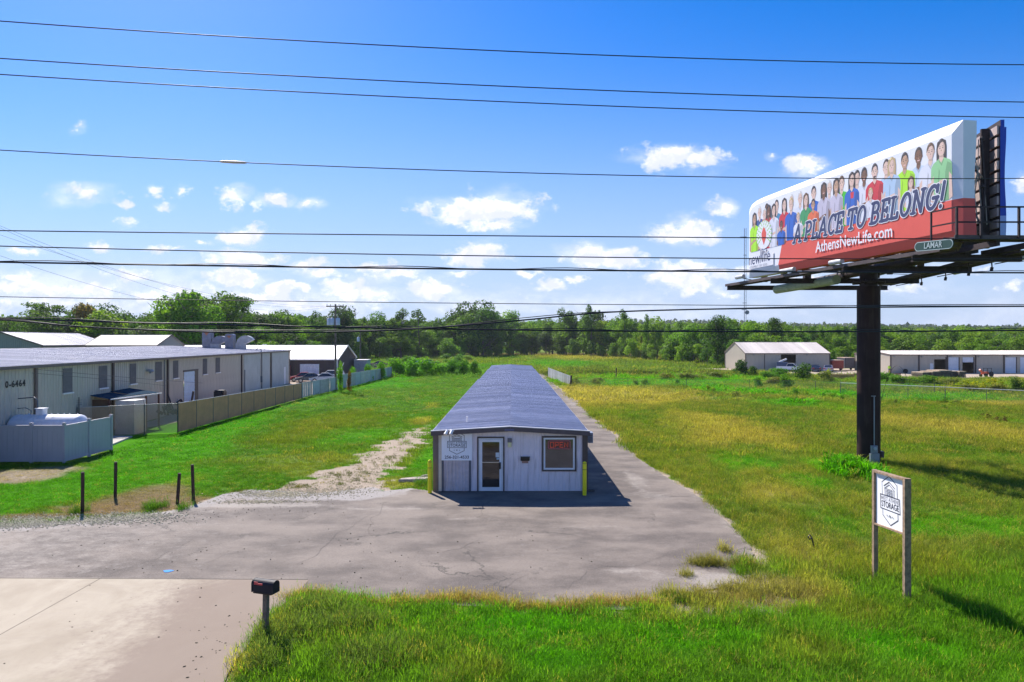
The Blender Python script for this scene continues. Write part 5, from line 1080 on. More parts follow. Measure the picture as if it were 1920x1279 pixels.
# ---------------------------------------------------------------- overhead wires along the road
WIRE = mat('wire_black', (.012, .014, .022), .5); 
def curve3(pa, pb, pc, n=70, x0=-1.35, x1=1.35):
    """a hanging line through three points, swept as a parabola over the run"""
    a, b, c = Vector(pa), Vector(pb), Vector(pc); d = (c-a).copy(); d.z = 0; L = d.length; d.normalize(); tb = (b-a).dot(d)/L; out_ = []
    A_ = ((b.z-a.z)-(c.z-a.z)*tb)/(tb*tb-tb); B_ = (c.z-a.z)-A_
    for i in range(n+1):
        t = (x0+(x1-x0)*i/n)*.5+.5; p = a+d*(L*t); p.z = a.z+B_*t+A_*t*t; out_.append(p)
    return out_
def wire(label, p1, p2, p3, Y0, r, slope=.09, bundle=False, name='power_line', ext=1.8, grp='wires over the road'):
    pts3 = [P(px, py, Y0/(1-slope*(px-960)/F)) for px, py in (p1, p2, p3)]
    pts = curve3(*pts3, n=90, x0=-ext, x1=ext); q = MB(); q.tube(pts, r, 6, 0)
    if bundle: q.tube([p+Vector((0, .02*math.sin(i*.9), .018+.022*math.cos(i*.8+1))) for i, p in enumerate(pts)], r*.45, 5)
    o = q.build(name, WIRE); tagset(o, label, 'wire', grp); return pts, o
wire('topmost power line crossing the whole sky', (0, 40), (960, 97), (1920, 122), 13.5, .0105)
wire('second power line from the top', (0, 110), (960, 163), (1920, 192), 13.5, .0105)
wire('third power line from the top, just below the second', (0, 140), (960, 192), (1920, 221), 13.9, .0105)
pts4, w4 = wire('lone power line with a pale splice sleeve', (0, 282), (960, 324), (1920, 335), 13.0, .009)
wire('first of the three cables above the tree tops', (0, 433), (960, 443), (1920, 449), 12.4, .0105)
wire('middle of the three cables above the tree tops', (0, 462), (960, 481), (1920, 486), 12.4, .0105)
wire('thick lashed cable, lowest of the three above the tree tops', (0, 492), (960, 506), (1920, 512), 12.2, .0165, bundle=True)
wire('thin grey wire just over the tree line', (0, 557), (960, 570), (1920, 574), 12.4, .007)
wire('thick cable crossing in front of the tree line', (0, 598), (800, 617), (1920, 620), 12.0, .0155, bundle=True)
# the cable that dips at the left and climbs to the right
prof9 = [(-260, 588), (0, 600), (150, 613), (300, 620), (450, 624), (600, 623.5), (700, 621), (800, 616), (900, 608), (1000, 599), (1100, 589), (1200, 583.5), (1400, 579), (1650, 576.5), (1920, 575), (2200, 574)]
pp = [P(px, py, 11.8/(1-.09*(px-960)/F)) for px, py in prof9]; sm = []
for i in range(len(pp)-1):
    for k in range(4):
        t = k/4; a = pp[max(i-1, 0)]; b = pp[i]; c = pp[i+1]; d = pp[min(i+2, len(pp)-1)]
        sm.append(.5*((2*b)+(c-a)*t+(2*a-5*b+4*c-d)*t*t+(3*b-a-3*c+d)*t*t*t))
q = MB(); q.tube(sm, .0145, 6); q.tube([p+Vector((0, .02, .02+.02*math.cos(i*.35))) for i, p in enumerate(sm)], .007, 5); o = q.build('power_line', WIRE); tagset(o, 'black cable that dips on the left and climbs to the right', 'wire', 'wires over the road')
i0 = min(range(len(pts4)), key=lambda i: abs((pts4[i].x/pts4[i].y)-(437-960)/F)); c = pts4[i0]; d = (pts4[i0+1]-pts4[i0-1]).normalized(); c = c+d*(((437-960)/F-(c.x/c.y))*c.y)
q = MB(); q.tube([c-d*.24, c-d*.2, c, c+d*.2, c+d*.24], [.012, .022, .026, .022, .012], 10); q.build('splice_sleeve', mat('splice', (.62, .45, .36), .45), w4)
# ---------------------------------------------------------------- the warehouse on the left and what stands round it
RZL = math.atan(.088); cL, sL = math.cos(RZL), math.sin(RZL); WL = 32.0
def wy(px): u = (px-960)/F; return -24.535/(u+.088)
def ws_(px): return (wy(px)-30)/cL
wins = []
for a, b in ((117, 135), (185, 200.5), (243, 255), (291, 303), (324, 334), (380, 388), (404, 412)): wins.append((ws_(a), ws_(b), 3.12, 4.66))
door_l = (ws_(344), ws_(371), .0, 3.55)
LW = gable('warehouse', 'long beige metal warehouse with dark downspouts and roof ducts on the left', (-27.18-WL*cL, 30-WL*sL, 0), RZL, WL, 73.3, 4.95, 5.6, WALL_BEIGE, ROOF_LIGHT, BROWNL, {'E': [door_l]}, over=.2, xr=WL-17, sidewalls='SE')
for a, b, z0, z1 in wins:
    q = MB(); n = max(3, int((b-a)/.11))
    q.box(WL+.026, WL+.032, a, b, z0, z1); pane = q.build('window', mat('window_grey', (.17, .165, .175), .5, var=.12, vscale=1.5), LW)
    q = MB()
    for i in range(n): y = a+(b-a)*(i+.5)/n; q.box(WL+.032, WL+.05, y-.02, y+.02, z0+.02, z1-.02)
    q.build('fluting', mat('window_grey', (.17, .165, .175), .5), pane)
    q = MB(); q.box(WL+.02, WL+.12, a-.06, b+.06, z0-.10, z0-.005); q.build('sill', WHITE_T, pane)
for px in (65, 210, 313, 452, 507):
    q = MB(); s_ = ws_(px); q.box(WL+.03, WL+.16, s_-.10, s_+.10, 0, 4.86, bev=.02); q.build('downspout', BROWNL if px < 200 else BROWN, LW)
q = MB(); s_ = ws_(489); q.tube([(WL+.1, s_, .3), (WL+.1, s_, 5.1), (WL-.1, s_, 5.5), (WL-.5, s_+.3, 5.5), (WL-.7, s_+.3, 5.2)], .05, 8); q.tube([(WL+.1, s_, 1.1), (WL+.1, s_, 1.9)], .12, 8); q.build('vent_pipe', mat('pipe_slate', (.10, .12, .15), .5), LW)
q = MB(); s_ = ws_(457.5); q.box(WL+.03, WL+.14, s_-.08, s_+.08, 0, 3.0); q.build('conduit', mat('pipe_slate', (.10, .12, .15), .5), LW)
q = MB(); s_ = ws_(306); q.tube([(WL+.1, s_, .3), (WL+.1, s_, 4.8)], .04, 6); q.build('conduit', mat('pipe_slate', (.10, .12, .15), .5), LW)
# smooth paler doors at the far end
for a, b in ((456, 487.5), (491, 505), (509, 540)):
    s0, s1 = ws_(a)+.12, ws_(b)-.1; q = MB(); q.box(WL+.025, WL+.075, s0, s1, .0, 4.78); q.build('sliding_door', mat('pale_sliding_door', (.42, .44, .42), .6, var=.08, vscale=.6, dirt=.35, streak=True), LW)
q = MB(); s0, s1 = ws_(531.5), ws_(534.5); q.box(WL+.076, WL+.10, s0, s1, .1, 2.6); q.build('wall_panel_light', WHITE_T, LW)
roll_door(LW, mat('blue_white_door', (.50, .62, .72), .5, var=.06, dirt=.2), WL, 0, 0, 1, door_l[0]+.06, door_l[1]-.9, 0, door_l[3], .45)
q = MB(); q.box(WL-.02, WL+.04, door_l[1]-.86, door_l[1], 0, 3.6); q.build('door_post', BROWN, LW)
q = MB(); q.box(WL-.02, WL+.05, door_l[0]-.1, door_l[1]+.05, 3.56, 3.72); q.build('door_header', BROWN, LW)
q = MB(); s_ = ws_(275); q.box(WL+.03, WL+.35, s_-.16, s_+.16, 3.95, 4.12, bev=.03); q.tube([(WL+.30, s_, 4.05), (WL+.42, s_, 3.88)], [.16, .2], 10); q.build('wall_lamp', mat('lamp_grey2', (.30, .32, .36), .5), LW)
# numbers on the wall (the start of the number is beyond the frame)
NB = add('number_sign', text_mesh('number_sign', '0-6464', .50, flat('number_black', (.02, .02, .02)), 'RIGHT', bold=.016, spacing=1.12, xs=1.15), LW, (WL+.03, ws_(47), 3.98), rot=(R(90), 0, R(90)))
# roof ducts
DUCT = mat('duct_metal', (.12, .14, .20), .5, .3, var=.25, vscale=1.4, dirt=.35); DUCTL = mat('duct_metal_light', (.26, .28, .32), .5, .3, var=.2, vscale=1.4, dirt=.35)
def duct(px, py, w, h, kind, label):
    Y = 97.0; X = (px-960)/F*Y; zr = 5.22; d = empty('roof_duct', (X, Y, zr), R(5), label, 'duct', 'ducts on the warehouse roof'); m = DUCT if kind != 'arc' else DUCTL; q = MB()
    if kind == 'box':
        q.box(-w/2, w/2, -w/2, w/2, 0, h*.55); q.box(-w/2-.04, w/2+.04, -w/2-.04, w/2+.04, h*.55, h*.58); q.prism([(-w/2, h*.58), (w/2, h*.58), (w/2, h*.92), (w*.32, h), (-w*.32, h), (-w/2, h*.92)], -w/2, w/2); q.build('duct_shaft', m, d)
        q = MB(); q.poly([(-w*.3, -w/2-.01, h*.88), (0, -w/2-.01, h*.70), (w*.3, -w/2-.01, h*.88)]); q.build('rust_mark', mat('rust_brown', (.25, .10, .06), .9), d)
    else:
        r = w*.62; q.box(-w/2, w/2, -w/2, w/2, 0, h*.42); pts = [(-w/2+r*1.0*(1-math.cos(R(a)))*1.1, 0, h*.42+h*.45*math.sin(R(a))) for a in range(0, 131, 13)]
        q.build('duct_base', DUCTL, d); q = MB(); V = []
        n = 9
        for k in range(n+1):
            a = R(150*k/n); ci = (w*.62, h*.40)
            for rr in (.08, 1.05*w): V.append((ci[0]-rr*math.cos(a), ci[1]+rr*math.sin(a)*.95))
        for k in range(n):
            p = [V[2*k], V[2*k+1], V[2*k+3], V[2*k+2]]; q.prism(p, -w/2, w/2)
        q.build('duct_elbow', m, d)
    return d
duct(390, 654, 1.2, 2.75, 'box', 'tall square roof duct, leftmost on the warehouse roof')
duct(405, 655, 1.15, 1.9, 'elbow', 'dark curved roof duct bending right beside the tallest one')
duct(432, 654, 1.15, 2.2, 'box', 'square roof duct with a domed top, third from the left')
duct(452, 655, 1.15, 2.0, 'arc', 'pale hooded roof duct, rightmost on the warehouse roof')
q = MB()
for sx in (-.18, .18): q.tube([(sx, 0, 0), (sx, 0, .55)]+[(sx+.25-.25*math.cos(R(a)), 0, .55+.25*math.sin(R(a))) for a in (45, 90, 135, 180)], .05, 8)
o = q.build('vent_pipe', WHITE_T, None, (-.3648*97, 97.0, 5.1)); tagset(o, 'pair of small white goose-neck vents near the far roof edge', 'vent')
# ---- buildings farther back
WB = gable('storage_shed', 'pale roofed grey shed at the left edge behind the warehouse', (-80.8, 100, 0), R(3), 11.6, 19, 5.8, 7.7, WALL_GREY, ROOF_WHITE, BROWNL, sidewalls='SEN')
WC = gable('storage_shed', 'cream roofed shed showing its right gable beyond the warehouse roof', (-68.6, 119, 0), R(-90), 9, 11.3, 5.75, 7.4, WALL_GREY, mat('cream_roof', (.72, .66, .53), .6), BROWNL, over=.2, sidewalls='SEN')
WD = gable('workshop', 'dark brown workshop with a bright white roof and white roll door', (-60, 127.3, 0), R(-90), 13.3, 30.8, 3.4, 5.65, WALL_DARK, ROOF_WHITE, WHITE_T, {'E': [(24.6, 27.8, 0, 2.55)]}, over=.25, sidewalls='EN', panel=1.0, rib=.25)
roll_door(WD, mat('white_roll', (.72, .75, .80), .5), 13.3, 0, 0, 1, 24.6, 27.8, 0, 2.55, .4)
q = MB(); q.box(0, 3.4, 31.3, 33.6, 0, 2.9); q.build('lean_to', mat('leanto_grey', (.30, .33, .38), .6), WD)
q = MB(); q.box(-.1, 3.5, 31.3, 33.7, 2.92, 3.0); q.build('lean_to_roof', ROOF_WHITE, WD)
q = MB(); q.box(13.32, 13.9, 22.3, 23.1, 0, 2.4); q.build('door_box', mat('rust_red', (.22, .07, .06), .7), WD)
# ---- canopy on the warehouse wall and the white box beneath
CN = empty('canopy', (-28.7, 46.6, 0), 0, 'low lean-to canopy of blue corrugated sheets behind the mesh fence', 'canopy')
CB = mat('canopy_blue', (.02, .06, .10), .9, spec=.05, var=.2, dirt=.2)
def corr(p00, p10, p01, p11, n, m, name, amp=.025):
    V = []; 
    for i in range(n*2+1):
        f = i/(n*2); a = Vector(p00).lerp(Vector(p10), f); b = Vector(p01).lerp(Vector(p11), f); dz = Vector((0, 0, amp if i % 2 else -amp)); V += [a+dz, b+dz]
    return add(name, mesh(name, V, [(2*i, 2*i+2, 2*i+3, 2*i+1) for i in range(n*2)], m), CN)
corr((0, -.3, 2.72), (-.25, 2.4, 2.72), (1.45, -.3, 2.46), (1.75, 2.2, 2.50), 12, CB, 'roof_sheet'); corr((-.25, 2.42, 2.80), (-.5, 5.4, 2.82), (1.75, 2.22, 2.54), (2.25, 4.9, 2.50), 13, CB, 'roof_sheet')
q = MB(); q.bar((1.47, -.3, 2.43), (2.28, 4.9, 2.47), .06, .07); q.build('front_edge', WHITE_T, CN)
for x, y in ((1.3, -.2), (1.9, 3.4), (2.1, 4.8)): q = MB(); q.bar((x, y, 0), (x, y, 2.44), .1); q.build('post', mat('post_redbrown', (.12, .05, .04), .8), CN)
q = MB(); q.box(-.1, 1.35, -.05, .0, .0, 2.4); q.build('side_screen', mat('side_brown', (.14, .075, .045), .8), CN)
o = MB(); o.box(-27.25, -25.95, 46.9, 48.4, -.02, 2.3); o = o.build('white_cabinet', mat('cabinet_white', (.60, .58, .58), .6, var=.1, dirt=.3)); tagset(o, 'tall off-white cabinet standing under the blue canopy', 'cabinet')
q = MB(); q.box(-.5, .5, -.4, .4, 0, 1.5, bev=.08); q.box(-.42, .42, -.32, .32, 1.5, 1.62); o = q.build('dark_bin', mat('bin_black', (.015, .018, .022), .5), None, (-.4535*64+.6, 66.5, 0)); tagset(o, 'big black bin against the warehouse wall by the blue door', 'bin')
for i, (x, y, l) in enumerate(((-27.8, 55.5, 'heap of dark scrap next to the canopy posts'), (-29.2, 61, 'dark scrap heap below the blue-white warehouse door'))):
    q = MB(); 
    for k in range(9): a, b, c = random.uniform(-1, 1), random.uniform(-.6, .6), random.uniform(.1, 1.2); q.bar((a, b, c*.6), (a+random.uniform(-.9, .9), b+random.uniform(-.5, .5), c+random.uniform(-.3, .9)), random.uniform(.08, .25))
    o = q.build('scrap_heap', mat('scrap_dark', (.04, .035, .04), .7), None, (x, y, .1)); tagset(o, l, 'scrap', None, 'stuff')
# ---- white vinyl fence round a tank
VIN = mat('vinyl_grey', (.40, .38, .43), .45, var=.06, vscale=.7, dirt=.12, streak=True)
VF = empty('vinyl_fence', (-23.55, 35.9, 0), 0, 'grey-white vinyl privacy fence boxed round the tank at the left edge', 'fence')
def vpost(x, y): q = MB(); q.box(x-.065, x+.065, y-.065, y+.065, -.1, 2.05); p_ = q.build('post', VIN, VF); q = MB(); q.box(x-.085, x+.085, y-.085, y+.085, 2.05, 2.08); q.box(x-.055, x+.055, y-.055, y+.055, 2.08, 2.11); q.build('post_cap', VIN, p_)
def vpanel(xa, ya, xb, yb):
    a, b = Vector((xa, ya, 0)), Vector((xb, yb, 0)); L = (b-a).length; d = (b-a)/L; ang_ = math.atan2(d.y, d.x)
    pn = empty('panel', (xa, ya, 0), ang_); pn.parent = VF; n = round((L-.13)/.28); w = (L-.13)/n
    q = MB(); q.box(.065, L-.065, -.04, .04, 1.86, 1.97); q.box(.065, L-.065, -.04, .04, .06, .18); q.build('rail', VIN, pn)
    for i in range(n): q = MB(); x = .065+i*w; q._add([(x+.004, -.02, .18), (x+w-.004, -.02, .18), (x+w-.004, -.02, 1.86), (x+.004, -.02, 1.86), (x+.004, .02, .18), (x+w-.004, .02, .18), (x+w-.004, .02, 1.86), (x+.004, .02, 1.86)], [(0, 1, 2, 3), (5, 4, 7, 6), (4, 0, 3, 7), (1, 5, 6, 2)]); q.build('board', VIN, pn)
fp = [(-3.6, -.02), (-1.72, 0), (0, 0), (.03, 2.05), (.06, 4.1)]
for p in fp: vpost(*p)
for a, b in zip(fp[:-1], fp[1:]): vpanel(*a, *b)
TK = empty('propane_tank', (-25.85, 38.1, 1.52), R(0), 'white horizontal fuel tank behind the vinyl fence', 'tank'); TKM = mat('tank_white', (.66, .67, .72), .4, var=.08, dirt=.18, streak=True)
ends = [(-1.72+.0-.35*math.cos(R(a)), .78*math.sin(R(a))) for a in (0, 20, 40, 60, 75, 90)]
q = MB(); pts = [(x, 0, 0) for x, r in ends]+[(-x, 0, 0) for x, r in ends[::-1]]; q.tube(pts, [max(r, .01) for x, r in ends]+[max(r, .01) for x, r in ends[::-1]], 32, 0, False); q.build('tank_shell', TKM, TK)
for x in (-1.35, 1.35): q = MB(); q.box(x-.12, x+.12, -.55, .55, -1.5, -.55); q.build('saddle', CONCRETE_B, TK)
q = MB(); q.box(-.62, -.20, -.2, .2, .70, 1.10, bev=.03); q.box(-.66, -.16, -.24, .24, 1.10, 1.14); q.build('valve_hood', TKM, TK)
for x in (-1.1, .15, .5, .85, 1.15, 1.6): q = MB(); q.tube([(x-.06, 0, .76), (x, 0, .84), (x+.06, 0, .76)], .02, 6); q.build('lifting_lug', TKM, TK)
q = MB(); q.tube([(-1.3, .4, .4), (-1.2, .3, .98), (-1.5, .3, 1.12), (-3.3, .8, .95)], .022, 6); q.tube([(-.75, .2, .9), (-.8, .25, 1.55), (-1.0, .25, 1.72), (-3.4, .9, 1.5)], .035, 6); q.build('feed_pipe', mat('pipe_slate', (.10, .12, .15), .5), TK)
# ---- chain-link fences
def linkmat(name, color, cover, scale=22):
    m = bpy.data.materials.new(name); m.use_nodes = True; t = NT(m.node_tree); t.n.clear(); o = t.new('ShaderNodeOutputMaterial'); p = t.new('ShaderNodeBsdfPrincipled'); tr = t.new('ShaderNodeBsdfTransparent'); mx = t.new('ShaderNodeMixShader')
    tc = t.new('ShaderNodeTexCoord').outputs['Object']; sp = t.new('ShaderNodeSeparateXYZ'); t.l.new(tc, sp.inputs[0])
    a = t.m('PINGPONG', t.m('MULTIPLY', t.m('ADD', sp.outputs[0], sp.outputs[2]), scale), .5); b = t.m('PINGPONG', t.m('MULTIPLY', t.m('SUBTRACT', sp.outputs[0], sp.outputs[2]), scale), .5)
    f = t.m('MAXIMUM', t.m('LESS_THAN', a, cover*.5), t.m('LESS_THAN', b, cover*.5))
    p.inputs['Base Color'].default_value = (*color, 1); p.inputs['Metallic'].default_value = .3; p.inputs['Roughness'].default_value = .5
    t.put(mx.inputs[0], f); t.l.new(tr.outputs[0], mx.inputs[1]); t.l.new(p.outputs[0], mx.inputs[2]); t.l.new(mx.outputs[0], o.inputs[0]); return m
LINK = linkmat('chain_link', (.30, .34, .30), .07); LINKB = linkmat('chain_link_tan', (.40, .29, .22), .30)
SCREEN = mat('brown_screen', (.60, .28, .13), .85, var=.10, vscale=1.2, dirt=.12, jitter=.05); SLAT = mat('pale_slat', (.36, .42, .46), .5, var=.1, vscale=2, dirt=.2, jitter=.14); SLATW = mat('worn_slat', (.42, .43, .43), .6, var=.15, dirt=.4, jitter=.2)
POSTM = mat('fence_pipe', (.10, .11, .12), .4, .4); RAILM = mat('top_rail', (.50, .48, .45), .4, .4)
def fence(label, pts, h, step, fill, fillname, rail=RAILM, post=POSTM, barb=False, slats=0, r=.028, name='chain_link_fence', group=None, hs=None):
    """fence along ground points: posts, top rail, and one infill per bay"""
    fo = empty(name, (pts[0][0], pts[0][1], 0), 0, label, 'fence', group); o0 = Vector((pts[0][0], pts[0][1], 0)); first = True
    for i in range(len(pts)-1):
        a, b = Vector((*pts[i], 0))-o0, Vector((*pts[i+1], 0))-o0; L = (b-a).length; n = max(1, round(L/step)); d = (b-a)/L; w = L/n; ang_ = math.atan2(d.y, d.x)
        h0 = hs[i] if hs else h; h1 = hs[i+1] if hs else h; hh = lambda t: h0+(h1-h0)*t
        for k in range(n+1):
            if k == 0 and i > 0: continue
            p = a+d*(k*w); z = hh(k/n); q = MB(); q.tube([(0, 0, -.1), (0, 0, z+.02)], r*(1.5 if k in (0, n) else 1), 8)
            if barb: q.tube([(0, 0, z), (-.22*d.y-.05, .22*d.x, z+.30)], .015, 5)
            q.build('post', post, fo, p)
        if rail: q = MB(); q.tube([a+Vector((0, 0, h0)), b+Vector((0, 0, h1))], .022 if rail is not MATS.get('rail_pale') else .04, 6); q.build('top_rail', rail, fo)
        for k in range(n):
            p = a+d*(k*w); z0, z1 = hh(k/n), hh((k+1)/n)
            if fill: add(fillname, mesh(fillname, [(0, 0, .03), (w, 0, .03), (w, 0, z1-.02), (0, 0, z0-.02)], [(0, 1, 2, 3)], fill), fo, p, ang_)
            if slats:
                ns_ = int(w/slats); q = MB()
                for j in range(ns_):
                    if random.random() < .03: continue
                    x = (j+.5)*slats; tt = random.uniform(-.03, .03); q.box(x-slats*.42, x+slats*.42, -.008, .008, .06+random.uniform(0, .05), z0-.03+tt)
                so_ = q.build('slat_bay', random.choice([SLAT, SLAT, SLATW]) if slats < .12 else SLATW, fo, p, ang_); so_['kind'] = 'stuff'
    return fo
def bay_gap(): pass
fence('see-through tan mesh fence across the warehouse corner', [(-28.4, 44.6), (-25.2, 46.8), (-23.3, 47.6)], 2.05, 3.6, LINKB, 'mesh_panel', barb=True)
fence('brown fabric screened fence running back beside the lawn', [(-23.3, 47.6), (-23.4, 75.9)], 2.0, 2.9, SCREEN, 'screen_panel', hs=[2.05, 1.72])
fence('chain-link fence with grey-blue slats beyond the brown screen', [(-23.4, 76.0), (-22.7, 88)], 1.75, 3, LINK, 'mesh_panel', slats=.095)
fence('weathered slatted fence half covered by vines', [(-22.7, 88.1), (-21.5, 122)], 1.95, 3.2, LINK, 'mesh_panel', slats=.11, hs=[1.95, 1.75])
for x, y, l in ((-28.7, 43.9, 'dark tall fence pole next to the warehouse wall'), (-28.1, 44.3, 'second dark tall pole with wire stubs by the warehouse')):
    q = MB(); q.tube([(0, 0, 0), (0, 0, 2.75)], .04, 8); [q.tube([(-.15, 0, z), (.2, 0, z+.03)], .012, 5) for z in (2.25, 2.4, 2.55)]; o = q.build('fence_pole', POSTM, None, (x, y, 0)); tagset(o, l, 'pole')
# right side: slatted stub beside the driveway, field fences
fence('dense chain-link fence stub right of the far driveway', [(6.3, 119), (8.4, 98)], 1.5, 1.6, LINK, 'mesh_panel', rail=mat('rail_white', (.45, .47, .5), .4), slats=.14, hs=[1.75, 1.35])
fence('old wire fence with leaning posts along the bright green strip', [(8.5, 97.5), (24, 94), (40, 90), (52, 84)], 1.15, 7.5, LINK, 'mesh_panel', rail=mat('rusty_rail', (.16, .09, .07), .8))
fence('field fence with a pale top rail and angled arms on the right', [(38.5, 80), (46.0, 72.5), (51.0, 67.0), (57.6, 62.6), (62.5, 57.2), (70, 50)], 1.5, 4.0, LINK, 'mesh_panel', barb=True, rail=mat('rail_pale', (.60, .60, .58), .4, .2))
q = MB(); q.bar((0, 0, 0), (.08, 0, 1.75), .16); o = q.build('fence_post', PT, None, G(1155, 709)); tagset(o, 'single black post standing in the meadow beyond the green strip', 'post')
q = MB(); q.bar((0, 0, 0), (.2, 0, 1.5), .2); o = q.build('fence_post', PT, None, G(1069, 724)); tagset(o, 'thick rusty post at the corner of the chain-link stub', 'post')
# ---- utility poles
PWOOD = mat('pole_wood', (.15, .12, .10), .85, var=.3, vscale=5, bump=.3)
def upole(loc, h, label, arm=True, cans=2, r=.16):
    u = empty('utility_pole', loc, 0, label, 'utility pole'); q = MB(); q.tube([(0, 0, -.2), (0, 0, h)], [r, r*.7], 12); q.build('pole', PWOOD, u)
    if arm:
        q = MB(); q.box(-1.15, 1.15, -.22, -.11, h-.35, h-.22); ar = q.build('crossarm', PWOOD, u)
        for x in (-1.05, -.6, .5, 1.05): q = MB(); q.tube([(x, -.16, h-.22), (x, -.16, h-.12), (x, -.16, h-.02)], [.03, .07, .04], 8); q.build('insulator', mat('porcelain', (.35, .35, .38), .3), ar)
        q = MB(); q.bar((-.8, -.16, h-.30), (0, -.12, h-1.0), .03); q.bar((.8, -.16, h-.30), (0, -.12, h-1.0), .03); q.build('arm_brace', POSTM, ar)
    for i in range(cans):
        x = (-.36, .36, -.75)[i]; q = MB(); q.tube([(x, -.25, h-2.7), (x, -.25, h-1.85), (x, -.25, h-1.78)], [.27, .27, .15], 14); cn = q.build('transformer', mat('transformer_grey', (.48, .53, .60), .4, var=.05), u); q = MB(); q.tube([(x, -.25, h-1.78), (x, -.25, h-1.5)], .045, 6); q.build('bushing', mat('porcelain', (.35, .35, .38), .3), cn)
    return u
upole((-22.75, 88, 0), 11.15, 'utility pole with crossarm and two transformers at the slatted fence', True, 3)
upole((-32.0, 144, 0), 9.0, 'plain grey utility pole right of the brown workshop', False, 1, .18)
def thin(label, a, b, c, r=.012, x0=-1, x1=1, grp='thin service wires'):
    q = MB(); q.tube(curve3(a, b, c, 40, x0, x1), r, 5); tagset(q.build('service_wire', WIRE), label, 'wire', grp)
T0 = Vector((-23.5, 87.9, 10.95))
for i, (a, b) in enumerate((((0, 424), (208, 497)), ((0, 428), (215, 508)), ((0, 441), (306, 531)), ((0, 480), (295, 562)))):
    thin(['topmost', 'second', 'third', 'lowest'][i]+' of the thin wires sloping down to the utility pole', P(a[0], a[1], 42), P(b[0], b[1], (50, 50, 56, 54)[i]), T0+Vector((i*.55, 0, -.0 if i < 3 else -.9)), .009, x0=-1.3)
thin('service wire drooping in front of the warehouse windows', P(68, 693, 33), P(208, 707, 44), P(400, 720, 72), .012)
thin('lower service wire drooping in front of the warehouse', P(60, 700, 33), P(200, 713, 42), P(312, 724, 52), .010)
thin('wire from the utility pole down to the workshop roof', (-22.8, 88, 8.0), P(590, 636, 100), P(543, 657, 112), .02)
thin('drop wire curving down beside the billboard column', P(1651, 758, 38), P(1662, 714, 37.5), P(1700, 708, 36), .010)
thin('slack wire crossing the lower right field', P(1690, 710, 36), P(1800, 724, 31), P(1925, 729, 27), .010)
# ---- far communications mast
MS = empty('radio_mast', (102.5, 300, 0), 0, 'thin lattice radio mast rising behind the billboard', 'mast'); q = MB()
for sx, sy in ((-.45, 0), (.45, 0), (0, .7)): q.tube([(sx, sy, 0), (sx, sy, 56)], .07, 4)
for k in range(56): z = k*1.0; q.bar((-.45, 0, z), (.45, 0, z+1), .05) if k % 2 else q.bar((.45, 0, z), (-.45, 0, z+1), .05)
q.build('lattice', mat('mast_steel', (.18, .20, .26), .5), MS)
for z, w in ((20, 1.6), (23, 1.2), (34, .8), (44, .8), (52, 2.2)): q = MB(); q.box(-w, .6, -.1, .1, z, z+.25); q.build('antenna_arm', mat('mast_steel', (.18, .20, .26), .5), MS)
q = MB(); q.tube([(.9, 0, 19.0), (.9, .6, 19.0)], .9, 14); q.build('dish', mat('mast_steel', (.18, .20, .26), .5), MS)

# ---------------------------------------------------------------- right side: barn, long warehouse, yard
BN_ = gable('barn', 'cream metal barn with a white roof and a dark doorway', (50.3, 161, 0), R(-90), 14, 18.1, 3.78, 6.12, WALL_TAN, ROOF_PINK, BROWNL, {'E': [(7.6, 10.8, 0, 3.5)]}, over=.15, sidewalls='SENW')
q = MB(); q.box(14.03, 14.1, 4.0, 4.12, 0, 3.7); q.build('door_edge', BROWN, BN_)
q = MB(); q.box(14.03, 14.35, 13.0, 13.3, 3.35, 3.5); q.build('wall_lamp', mat('lamp_grey2', (.30, .32, .36), .5), BN_)
q = MB(); q.box(14.03, 14.35, 1.6, 1.9, 3.35, 3.5); q.build('wall_lamp', mat('lamp_grey2', (.30, .32, .36), .5), BN_)
F_ = lambda a, b: ((a-1670)*.10625, (b-1670)*.10625)
opsF = [(*F_(1752, 1773), 0, 2.75), (*F_(1744, 1750), 0, 1.95), (*F_(1778.5, 1797.5), 0, 3.15), (*F_(1805, 1825), 0, 3.15), (*F_(1885, 1905), 0, 3.15), (*F_(1913, 1933), 0, 3.15)]
FB = gable('long_warehouse', 'long tan warehouse with brown columns and white roll doors at the right edge', (75.4, 150, 0), R(-90), 14, 46, 3.7, 4.35, WALL_TAN, ROOF_PINK, BROWNL, {'E': opsF}, over=.15, sidewalls='SENW')
for k in range(9): q = MB(); q.box(14.03, 14.16, k*5.64-.1, k*5.64+.1, 0, 3.6); q.build('column', BROWN, FB)
for k in range(8): q = MB(); q.box(14.05, 14.4, k*5.64+.45, k*5.64+.7, 3.2, 3.35); q.build('wall_lamp', mat('lamp_grey2', (.30, .32, .36), .5), FB)
for i in (2, 4, 5): roll_door(FB, ROLLW, 14, 0, 0, 1, opsF[i][0], opsF[i][1], 0, 3.15, .3)
roll_door(FB, ROLLW, 14, 0, 0, 1, opsF[3][0], opsF[3][1], 2.15, 3.15, .3)
q = MB(); q.box(14.0, 14.04, opsF[1][0], opsF[1][1], 0, 1.95); q.build('door', WHITE_T, FB)
for i in (0, 2, 3, 4, 5): q = MB(); a, b = opsF[i][:2]; q.box(14.03, 14.10, b, b+.16, 0, 3.2); q.build('door_jamb', BROWN, FB)

